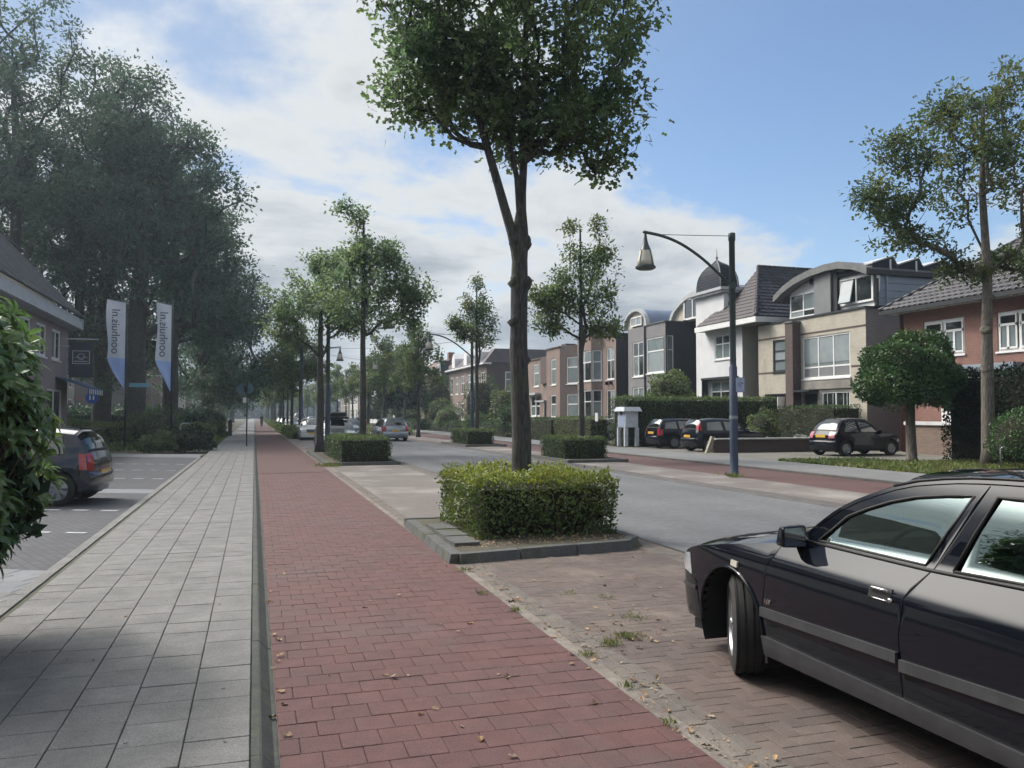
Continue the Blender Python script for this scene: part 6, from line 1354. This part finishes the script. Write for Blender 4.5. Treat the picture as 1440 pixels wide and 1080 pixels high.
# driveway: black estate and black hatchback, small round black car
s2 = mkspec(2.46, .72, .85, 1.65, .92, .74, .99, -.40, -1.02, 1.45, -3.0, 1.41, -3.25, .98)
simple('black_estate_car', 'black small estate car parked tail out next to the white cabinet', (21.55, 35.8, .03), radians(2), s2, K_['blackb'], [(-.66, -.95, -1.40, -1.46), (-1.50, -1.56, -2.16, -2.18), (-2.24, -2.26, -2.95, -2.85)], plate=.70, rims=(9, 'alloy'))
s3 = mkspec(2.48, .78, .62, 1.68, .91, .74, 1.0, -.40, -1.02, 1.46, -2.78, 1.40, -3.0, .97)
simple('black_hatchback', 'black hatchback with tall red tail lights parked between estate car and brick garden wall', (21.3, 32.2, .03), radians(1), s3, K_['blackb'], [(-.66, -.95, -1.60, -1.66), (-1.70, -1.76, -2.55, -2.46)], lamp='high', plate=.62)
s4 = mkspec(2.30, .63, .58, 1.63, .92, .78, 1.02, -.42, -.98, 1.49, -2.30, 1.44, -2.72, .98, roof_w=.69)
f5 = simple('small_black_car', 'small rounded black car with yellow plate in front of the beige house', (24.15, 27.35, .03), radians(4), s4, K_['blackb'], [(-.68, -.95, -1.52, -1.56), (-1.60, -1.66, -2.34, -2.16)], lamp='round', plate=.72, rims=(6, 'alloy'))
textobj('lettering', 'MAVI', .20, mat('faint_lettering', (.05, .05, .055), None, rough=.5), f5.root, Matrix(((1, 0, 0, -.85), (0, 0, -1, -f5.y(-.85, .72) - .004), (0, 1, 0, .73), (0, 0, 0, 1))))
c5 = simple('black_car', 'nose of a black car showing above the brick garden wall', (26.0, 33.6, .03), radians(185), s3, K_['blackb'], [(-.66, -.95, -1.60, -1.66), (-1.70, -1.76, -2.55, -2.46)])
bpy.data.objects.remove(c5.root) if False else None
simple('silver_car', 'pale silver car behind the low dark hedge on the right, only its upper half showing', (19.4, 49.0, .03), radians(180), s1, K_['silver'], [(-.66, -.95, -1.40, -1.46), (-1.50, -1.56, -2.5, -2.4)])
# road cars
s6 = mkspec(2.77, .90, 1.05, 1.80, .93, .74, .98, -.5, -1.2, 1.46, -3.45, 1.42, -3.72, .98)
v = simple('silver_estate_car', 'silver estate car driving away on the right hand lane', (8.35, 54.6, 0), radians(91), s6, K_['silver'], [(-.78, -1.1, -1.62, -1.7), (-1.76, -1.84, -2.55, -2.6), (-2.68, -2.72, -3.5, -3.35)], plate=.60)
for sg in (1, -1): M().tube([(-1.4, sg * .6, 1.46), (-1.5, sg * .6, 1.50), (-3.2, sg * .6, 1.48), (-3.3, sg * .6, 1.43)], .018, 6).build('roof_rail', K_['trimb'], v.root)
v = simple('grey_estate_car', 'older grey car with dark roof box parked behind the second hedge, facing the camera', (3.72, 38.6, 0), radians(-90), s6, K_['green'], [(-.78, -1.1, -1.62, -1.7), (-1.76, -1.84, -2.55, -2.6), (-2.68, -2.72, -3.5, -3.35)])
rb = M().rbox(-1.9, .1, 1.66, 1.9, .75, .22).build('roof_box', K_['trimb'], v.root); bm = rb.modifiers.new('round', 'BEVEL'); bm.width = .08; bm.segments = 3
M().box(-1.3, -1.25, -.6, .6, 1.45, 1.54).build('roof_bar', K_['trimb'], v.root); M().box(-2.5, -2.45, -.6, .6, 1.45, 1.54).build('roof_bar', K_['trimb'], v.root)
simple('white_car', 'white car parked behind the car with the roof box', (3.6, 55, 0), radians(-90), s1, K_['white'], [(-.66, -.95, -1.40, -1.46), (-1.50, -1.56, -2.5, -2.4)])
simple('dark_car', 'dark car coming towards the camera between the two tree trunks', (6.15, 56, 0), radians(-90), s3, K_['dgrey'], [(-.66, -.95, -1.40, -1.46), (-1.50, -1.56, -2.5, -2.4)])
v = simple('silver_van', 'pale van far down the road on the left lane', (6.3, 122, 0), radians(-90), mkspec(2.9, .8, .9, 1.9, 1.15, .95, 1.2, -.4, -1.0, 1.95, -3.6, 1.92, -3.72, 1.2), K_['white'], [(-.66, -.95, -1.5, -1.55)])
gC = 'cars far down the street'
pr = simple('parked_car', 'small distant car parked far down the street', (3.6, 84, 0), radians(-90), s1, K_['silver'], [(-.66, -.95, -1.40, -1.46), (-1.50, -1.56, -2.5, -2.4)], group=gC)
pr.root['label'] = 'nearest of the small distant cars parked down the left side'
for (x, y, r_, lb) in ((3.6, 98, -90, 'second of the small distant cars parked down the left side'), (3.6, 112, -90, 'third of the small distant cars parked down the left side'), (10.9, 92, 90, 'nearest of the distant cars parked down the right side'), (10.9, 108, 90, 'farther of the distant cars parked down the right side'), (6.2, 150, -90, 'tiny distant car on the left lane'), (8.6, 135, 90, 'tiny distant car on the right lane')):
    cc = copy_tree(pr.root); cc.location = (x, y, 0); cc.rotation_euler.z = radians(r_); cc['label'] = lb
# ------------------------------------------------------------------ street furniture
F_ = dict(green=mat('dark_green_pole_paint', (.018, .034, .034), (.026, .042, .042), 5, .42, spec=.6), steel=mat('galvanised_steel', (.30, .32, .34), (.24, .26, .28), 6, .45, metal=.6),
 blue=mat('blue_pole_wrap', (.03, .045, .085), (.045, .06, .10), 4, .55), signb=mat('traffic_sign_blue', (.02, .09, .42), None, rough=.4), signw=mat('traffic_sign_white', (.7, .72, .75), None, rough=.4),
 pale=mat('faded_sign_face', (.30, .36, .52), (.36, .42, .56), 20, .5), frost=mat('frosted_lamp_glass', (.55, .52, .43), (.48, .46, .40), 8, .5), flag=mat('grey_flag_cloth', (.62, .66, .76), (.56, .60, .70), 2, .85, trans=.25), flagb=mat('blue_flag_cloth', (.38, .50, .85), (.33, .44, .80), 2, .85, trans=.25),
 ink=mat('dark_print', (.05, .06, .08), None, rough=.8), wood=mat('white_painted_wood', (.58, .62, .68), (.48, .52, .58), 6, .6, stain=((.35, .36, .36), 5, .55, .8)), bollard=mat('dark_bollard_paint', (.03, .03, .035), None, rough=.6))
def lamp(x, y, dirx, label, detail=1, group=None, ang=0.):
    r = empty('street_lamp', (x, y, 0), ang, label, 'street lamp', group); n = 14 if detail else 8
    M().lathe([(.14, 0), (.115, .03), (.108, .6), (.105, 2.9), (.085, 2.93), (.085, 3.0)], n=n).build('pole_base', F_['green'] if not detail else F_['blue'], r, smooth=True, angle=40)
    M().lathe([(.082, 2.9), (.078, 6.28), (.094, 6.3), (.094, 6.48), (.085, 6.5), (0, 6.5)], n=n).build('pole', F_['green'], r, smooth=True, angle=40)
    M().lathe([(.098, 5.0), (.098, 5.16)], n=n).build('arm_collar', F_['green'], r, smooth=True)
    pts = [(0, 0, 5.06), (dirx * .35, 0, 5.34), (dirx * .9, 0, 5.76), (dirx * 1.5, 0, 6.10), (dirx * 2.05, 0, 6.28), (dirx * 2.62, 0, 6.36)]
    k = M(); k.tube([tuple(p) for p in crom(pts, 4)], .040, 8); k.build('arm', F_['green'], r, smooth=True)
    M().tube([(dirx * .05, 0, 6.42), (dirx * 1.2, 0, 6.36), (dirx * 2.15, 0, 6.32)], .009, 5).build('stay_wire', F_['green'], r)
    cx_ = dirx * 2.56; ln = bpy.data.objects.new('lantern', None); COL.objects.link(ln); ln.parent = r; ln.location = (cx_, 0, 0)
    M().lathe([(.02, 6.36), (.035, 6.28), (.05, 6.16), (.075, 6.05), (.115, 5.95), (.15, 5.87), (.13, 5.87), (.0, 5.9)], n=n * 1).build('lantern_cap', F_['green'], ln, smooth=True, angle=50)
    M().lathe([(.145, 5.88), (.175, 5.76), (.205, 5.62), (.225, 5.47), (.0, 5.44)], n=n).build('lamp_glass', F_['frost'], ln, smooth=True)
    M().lathe([(.232, 5.48), (.262, 5.46), (.262, 5.41), (.20, 5.38), (0, 5.385)], n=n).build('lantern_ring', F_['green'], ln, smooth=True, angle=50)
    k = M()
    for a in range(4): t = a * pi / 2 + .4; k.tube([(.15 * cos(t), .15 * sin(t), 5.88), (.212 * cos(t), .212 * sin(t), 5.62), (.24 * cos(t), .24 * sin(t), 5.44)], .011, 5)
    k.build('lantern_rib', F_['green'], ln)
    return r
lp = lamp(12.15, 18.98, -1, 'tall dark green street lamp with curved arm and small pale sign across the road')
for i in range(3): M().lathe([(.112, 1.52 + .03 * i), (.116, 1.535 + .03 * i), (.112, 1.55 + .03 * i)], n=14).build('pole_clamp', F_['steel'], lp, smooth=True)
sgn = M().box(.0, .26, -.125, -.118, 2.24, 2.62).build('sign_plate', F_['pale'], lp); M().box(-.006, .266, -.1175, -.11, 2.23, 2.63).build('sign_frame', F_['blue'], sgn)
k = M(); k.tube([(.13 + .055 * cos(t), -.127, 2.44 + .055 * sin(t)) for t in np.linspace(0, 5.6, 14)], .006, 4); k.box(.115, .145, -.127, -.1255, 2.43, 2.455); k.box(.115, .14, -.127, -.1255, 2.555, 2.58); k.box(.19, .23, -.127, -.1255, 2.46, 2.475); k.build('symbol', F_['ink'], sgn)
lamp(2.95, 35.3, 1, 'street lamp beside the leaning oak with its lantern hanging in the leaves')
lamp(3.05, 57.5, 1, 'street lamp left of the leaning oak, standing against the sky')
lamp(12.2, 46.6, -1, 'street lamp next to the thin sparse tree across the road')
gl = 'distant street lamps'
for (x, y, d, lb) in ((3.05, 82, 1, 'first'), (3.05, 106, 1, 'second'), (3.05, 131, 1, 'third'), (12.2, 69, -1, 'first'), (12.2, 92, -1, 'second'), (12.2, 116, -1, 'third'), (12.2, 141, -1, 'fourth')): lamp(x, y, d, lb + ' of the small distant street lamps down the ' + ('left' if d > 0 else 'right') + ' tree row', 0, gl)
# flags
def flag(x, y, zt, label, wd, seed):
    r = empty('banner_flag', (x, y, 0), 0, label, 'flag'); M().tube([(0, 0, 0), (0, 0, 7.55)], [.055, .035], 10).build('pole', F_['bollard'], r, smooth=True)
    k = M(); nz, nx = 26, 8; ph = seed
    def pt(a, b):      # a 0..1 across from pole, b 0..1 from top
        z = zt - b * 4.4 + .14 * a * (1 - b); lim = 1.0 if b < .66 else max(.04, 1 - ((b - .66) / .34) ** 1.15 * .96)
        xx = -.07 - wd * a * lim * (1 + .05 * sin(b * 9 + ph)); return (xx, .10 * sin(b * 7 + a * 4 + ph) * a, z)
    for i in range(nz):
        for j in range(nx):
            k.mi = 1 if (i + .5) / nz > .655 else 0
            k.quad(pt(j / nx, i / nz), pt((j + 1) / nx, i / nz), pt((j + 1) / nx, (i + 1) / nz), pt(j / nx, (i + 1) / nz))
    o = k.build('cloth', [F_['flag'], F_['flagb']], r, smooth=True); 
    M().tube([(-.02, 0, zt + .02), (-wd - .08, .02, zt + .18)], .014, 6).build('top_bar', F_['steel'], r)
    # print seen from behind, so it reads mirrored: rotated 90 degrees and mirrored
    t = textobj('print', 'oonhuis.nl', .56, F_['ink'], r, Matrix(((0, -1, 0, -.07 - wd * .52), (0, 0, -1, -.13), (1, 0, 0, zt - 1.5), (0, 0, 0, 1))) @ Matrix.Diagonal((1, -1, 1, 1)), .002)
    return r
flag(-6.33, 46.1, 7.42, 'left of two tall pale banner flags with blue foot under the chestnuts', .86, 0.)
flag(-4.05, 45.2, 7.25, 'right of two tall pale banner flags, mirrored lettering clearer', .70, 2.2)
# hoops
for (x, y, lb) in ((-5.6, 47.0, 'left galvanised metal hoop standing before the dark round bush'), (-3.25, 43.6, 'right galvanised metal hoop behind the low dark bushes')):
    r = empty('metal_hoop', (x, y, 0), radians(20), lb, 'bollard'); M().tube([(-.25, 0, 0), (-.25, 0, 1.05), (-.2, 0, 1.17), (-.1, 0, 1.22), (.1, 0, 1.22), (.2, 0, 1.17), (.25, 0, 1.05), (.25, 0, 0)], .04, 8).build('hoop', F_['steel'], r, smooth=True); M().tube([(-.25, 0, .75), (.25, 0, .75)], .025, 6).build('crossbar', F_['steel'], r)
# blue round sign
r = empty('round_sign', (-8.9, 52, 0), 0, 'small blue round traffic sign with white figures right of the shop awning', 'sign'); M().tube([(0, 0, 0), (0, 0, 2.9)], .03, 8).build('post', F_['steel'], r)
M().lathe([(.0, -.03), (.33, -.03), (.33, -.01), (0, -.01)], (0, -.03, 2.62), 24, 'y').build('disc', F_['signb'], r); k = M()
for dx in (-.09, .09): k.box(dx - .035, dx + .035, -.066, -.061, 2.5, 2.72); k.box(dx - .03, dx + .03, -.066, -.061, 2.75, 2.81)
k.build('pictogram', F_['signw'], r); M().box(-.95, -.35, -.02, 0, 2.5, 2.66).build('arm_board', mat('pinkish_board', (.35, .2, .2), None, rough=.7), r)
# street name sign
r = empty('street_name_sign', (-5.5, 50, 0), 0, 'pale blue street name board on a bent steel pole in front of the broad trunk', 'sign'); M().tube([(0, 0, 0), (0, 0, 3.15), (-.05, 0, 3.28), (-.3, 0, 3.34), (-1.15, 0, 3.34)], .03, 8).build('pole', F_['steel'], r, smooth=True); M().box(-1.2, -.15, -.03, .0, 3.2, 3.42).build('board', mat('pale_blue_board', (.16, .38, .52), None, rough=.5), r)
# sign post on the footpath
r = empty('sign_post', (-.36, 43.4, .06), 0, 'slim grey post with round sign backs standing on the left footpath', 'sign'); M().tube([(0, 0, 0), (0, 0, 3.25)], .032, 8).build('post', F_['bollard'], r)
for dx, z in ((-.42, 2.95), (.16, 3.0)): M().lathe([(0, 0), (.26, 0), (.26, .02), (0, .02)], (dx * .6 - .02, .03, z - .1), 20, 'y').build('sign_back', mat('blue_grey_sign_back', (.05, .10, .14), None, rough=.5), r)
M().box(-.2, .05, .03, .05, 2.2, 2.45).build('small_plate', F_['signw'], r)
# dark bollard and bins
for (x, y, lb) in ((-2.6, 57, 'dark square bollard beside the low bush at the footpath'), (-1.75, 66, 'second dark bollard farther along the left footpath')):
    r = empty('bollard', (x, y, .05), 0, lb, 'bollard'); M().box(-.14, .14, -.14, .14, 0, 1.15).build('post', F_['bollard'], r); M().hexa([(-.16, -.16, 1.152), (.16, -.16, 1.152), (.16, .16, 1.152), (-.16, .16, 1.152)], [(-.05, -.05, 1.26), (.05, -.05, 1.26), (.05, .05, 1.26), (-.05, .05, 1.26)]).build('cap', F_['bollard'], r)
# white cabinet
r = empty('white_cabinet', (18.1, 38.0, .06), 0, 'white wooden cabinet with roof cap on tall legs beside the black estate car', 'cabinet')
M().box(-.35, .35, -.55, .35, .95, 1.75).build('case', F_['wood'], r); M().hexa([(-.5, -.72, 1.76), (.5, -.72, 1.76), (.5, .5, 1.76), (-.5, .5, 1.76)], [(-.42, -.6, 1.98), (.42, -.6, 1.98), (.42, .4, 1.98), (-.42, .4, 1.98)]).build('roof', F_['wood'], r)
for x, y in ((-.3, -.5), (.3, -.5), (.3, .3), (-.3, .3)): M().box(x - .09, x + .09, y - .07, y + .07, 0, .94).build('leg', F_['wood'], r)
M().box(-.365, -.351, -.45, .25, 1.0, 1.6).build('door', F_['pale'], r); k = M()
for s_ in (-1, 1): k.lathe([(0, 0), (.09, 0)], (-.37, -.1 + s_ * .06, 1.68), 12, 'x')
k.quad((-.372, -.24, 1.66), (-.372, .04, 1.66), (-.372, -.1, 1.5)); k.build('heart', F_['ink'], r)
r = empty('paper_notice', (17.25, 39.9, 0), 0, 'small white notice on a stake at the hedge corner left of the cabinet', 'sign'); M().box(-.02, 0, -.18, .18, 1.3, 1.75).build('sheet', F_['signw'], r); M().box(.001, .03, -.02, .02, 0, 1.7).build('stake', F_['bollard'], r)
# brick garden wall across the driveways
r = empty('garden_wall', (21.3, 30.5, 0), 0, 'low dark brick garden wall with pale coping between the driveways', 'wall'); wall(r, Fac(18.65, 30.55, 1, -.02, .02, -1), 0, 7.2, 0, .58, [], H_['plum'], 'brickwork'); wall(r, Fac(18.65, 30.8, 0, -1, -1, 0), 0, .25, 0, .58, [], H_['plum'], 'brickwork')
for i in range(14): M().box(18.6 + .52 * i, 19.115 + .52 * i, 30.38 - .0104 * i, 30.82, .582, .64).build('coping_stone', H_['lgrey'], r, world=True)
r = empty('leaning_stone', (18.35, 30.7, 0), 0, 'pale broken stone leaning at the end of the brick garden wall', 'stone'); M().hexa([(-.12, -.1, 0), (.12, -.08, 0), (.1, .1, 0), (-.1, .08, 0)], [(.2, -.07, .72), (.36, -.05, .7), (.34, .08, .68), (.2, .07, .74)]).build('stone', mat('mottled_stone', (.42, .38, .30), (.22, .20, .16), 14, .9), r)
# metal rail with small sign, right edge
r = empty('metal_rail', (20.3, 18.1, 0), radians(-30), 'low grey metal rail at the right edge under the shrub', 'railing'); M().tube([(0, 0, 0), (0, 0, .66), (.05, 0, .72), (2.6, 0, .72), (2.65, 0, .66), (2.65, 0, 0)], .028, 8).build('rail', F_['steel'], r, smooth=True)
r = empty('parking_sign', (20.75, 17.75, 0), radians(-30), 'small low blue sign with a white P under the metal rail', 'sign'); M().box(0, .9, 0, .02, .2, .5).build('board', F_['blue'], r); M().box(.02, .25, -.006, -.001, .24, .46).build('field', F_['signb'], r); textobj('letter', 'P', .2, F_['signw'], r, Matrix(((1, 0, 0, .13), (0, 0, -1, -.009), (0, 1, 0, .35), (0, 0, 0, 1)))); M().box(.3, .88, -.006, -.001, .24, .36).build('white_field', F_['signw'], r); M().box(.4, .46, .021, .05, 0, .5).build('post', F_['bollard'], r)
# drain grate
r = empty('drain_grate', (-2.52, 7.55, .04), radians(-8), 'small white painted drain grate in the tiles at the left edge', 'drain'); M().box(-.2, .2, -.16, .16, -.03, .0).build('well', V_['core'], r)
for i in range(5): M().rbox(-.16 + .08 * i, 0, .006, .028, .30, .014, -.35).build('bar', G_['white'], r)
M().box(-.2, .2, -.165, -.15, 0, .014).build('rim', G_['white'], r); M().box(-.2, .2, .15, .165, 0, .014).build('rim', G_['white'], r)
# cyclist
root = empty('cyclist', (.95, 118, 0), radians(92), 'cyclist in dark clothes riding away far down the red cycle path', 'person')
def skin(name, joints, edges, m, par):
    me = bpy.data.meshes.new(name); me.from_pydata([j[:3] for j in joints], edges, []); o = bpy.data.objects.new(name, me); COL.objects.link(o); md = o.modifiers.new('skin', 'SKIN')
    for i, j in enumerate(joints): r_ = j[3]; me.skin_vertices[0].data[i].radius = (r_, r_ * (j[4] if len(j) > 4 else 1))
    me.skin_vertices[0].data[0].use_root = True; o.modifiers.new('sub', 'SUBSURF').levels = 1; me.materials.append(m)
    dg = bpy.context.evaluated_depsgraph_get(); m2 = bpy.data.meshes.new_from_object(o.evaluated_get(dg)); bpy.data.objects.remove(o); m2.materials.clear(); m2.materials.append(m); m2.polygons.foreach_set('use_smooth', [True] * len(m2.polygons))
    q = bpy.data.objects.new(name, m2); COL.objects.link(q); q.parent = par; return q
dk = mat('dark_clothes', (.02, .022, .03), (.03, .03, .035), 6, .9); skn = mat('skin', (.38, .23, .17), None, rough=.6)
J = [(-.15, 0, .98, .15), (-.08, 0, 1.2, .15), (.05, 0, 1.42, .15), (.08, 0, 1.53, .05), (.06, .17, 1.42, .07), (.22, .22, 1.2, .045), (.42, .22, 1.08, .035), (.06, -.17, 1.42, .07), (.22, -.22, 1.2, .045), (.42, -.22, 1.08, .035),
     (-.12, .1, .92, .09), (.18, .12, .72, .07), (.05, .12, .38, .045), (.15, .12, .32, .04), (-.12, -.1, .92, .09), (.10, -.12, .55, .07), (-.05, -.12, .2, .045), (.06, -.12, .14, .04)]
skin('body', J, [(0, 1), (1, 2), (2, 3), (2, 4), (4, 5), (5, 6), (2, 7), (7, 8), (8, 9), (0, 10), (10, 11), (11, 12), (12, 13), (0, 14), (14, 15), (15, 16), (16, 17)], dk, root)
M().lathe([(0, 0), (.05, .02), (.085, .08), (.09, .15), (.06, .21), (0, .235)], (.11, 0, 1.54), 12).build('head', skn, root, smooth=True); M().lathe([(.094, .10), (.098, .16), (.07, .225), (0, .25)], (.10, 0, 1.54), 12).build('hair', dk, root, smooth=True)
root = empty('bicycle', (.95, 118, 0), radians(92), 'dark bicycle under the far cyclist', 'bicycle'); bk = F_['bollard']
for x in (-.52, .52):
    w_ = M().tube([(x + .33 * cos(t), 0, .34 + .33 * sin(t)) for t in np.linspace(0, 2 * pi, 25)], .02, 6, False).build('wheel', K_['tyre'], root, smooth=True); k = M()
    for i in range(8): k.tube([(x, 0, .34), (x + .32 * cos(i * pi / 4), 0, .34 + .32 * sin(i * pi / 4))], .003, 3)
    k.build('spokes', F_['steel'], w_)
k = M()
for a, b in (((-.52, 0, .34), (-.05, 0, .3)), ((-.05, 0, .3), (-.2, 0, .86)), ((-.05, 0, .3), (.4, 0, .78)), ((-.52, 0, .34), (-.17, 0, .78)), ((.52, 0, .34), (.36, 0, 1.05)), ((-.17, 0, .78), (.38, 0, .85))): k.tube([a, b], .016, 6)
k.build('frame', bk, root); M().tube([(.3, -.25, 1.05), (.38, 0, 1.07), (.3, .25, 1.05)], .014, 6).build('handlebar', bk, root); M().rbox(-.2, 0, .9, .25, .16, .05).build('saddle', bk, root)
# overhead wires across the street
for i, (a, b, lb) in enumerate((((2.95, 35.3, 6.25), (12.2, 46.6, 6.3), 'thin cable spanning the road between the nearer lamp posts'), ((3.05, 57.5, 6.3), (12.2, 46.6, 6.1), 'thin cable spanning the road from the lamp against the sky'), ((3.05, 57.5, 6.2), (12.2, 69, 6.2), 'thin cable spanning the road beyond the sparse tree'))):
    A, B = Vector(a), Vector(b); M().tube([tuple(A.lerp(B, t) - Vector((0, 0, .5 * 4 * t * (1 - t) * .6))) for t in np.linspace(0, 1, 9)], .012, 4).build('overhead_cable', F_['bollard'], label=lb, cat='cable')
# ------------------------------------------------------------------ air
hz = M().box(-90, 130, -12, 430, -1, 36).build('haze', [], None, kind='stuff', label='thin bluish morning haze filling the street', cat='haze')
hm = bpy.data.materials.new('haze_air'); hm.use_nodes = True; t = hm.node_tree; t.nodes.remove(t.nodes['Principled BSDF'])
pv = N(t, 'ShaderNodeVolumePrincipled', inp={'Color': (.72, .87, 1, 1), 'Density': .0007, 'Anisotropy': .5}); L(t, pv, 0, t.nodes['Material Output'], 'Volume'); hz.data.materials.append(hm)
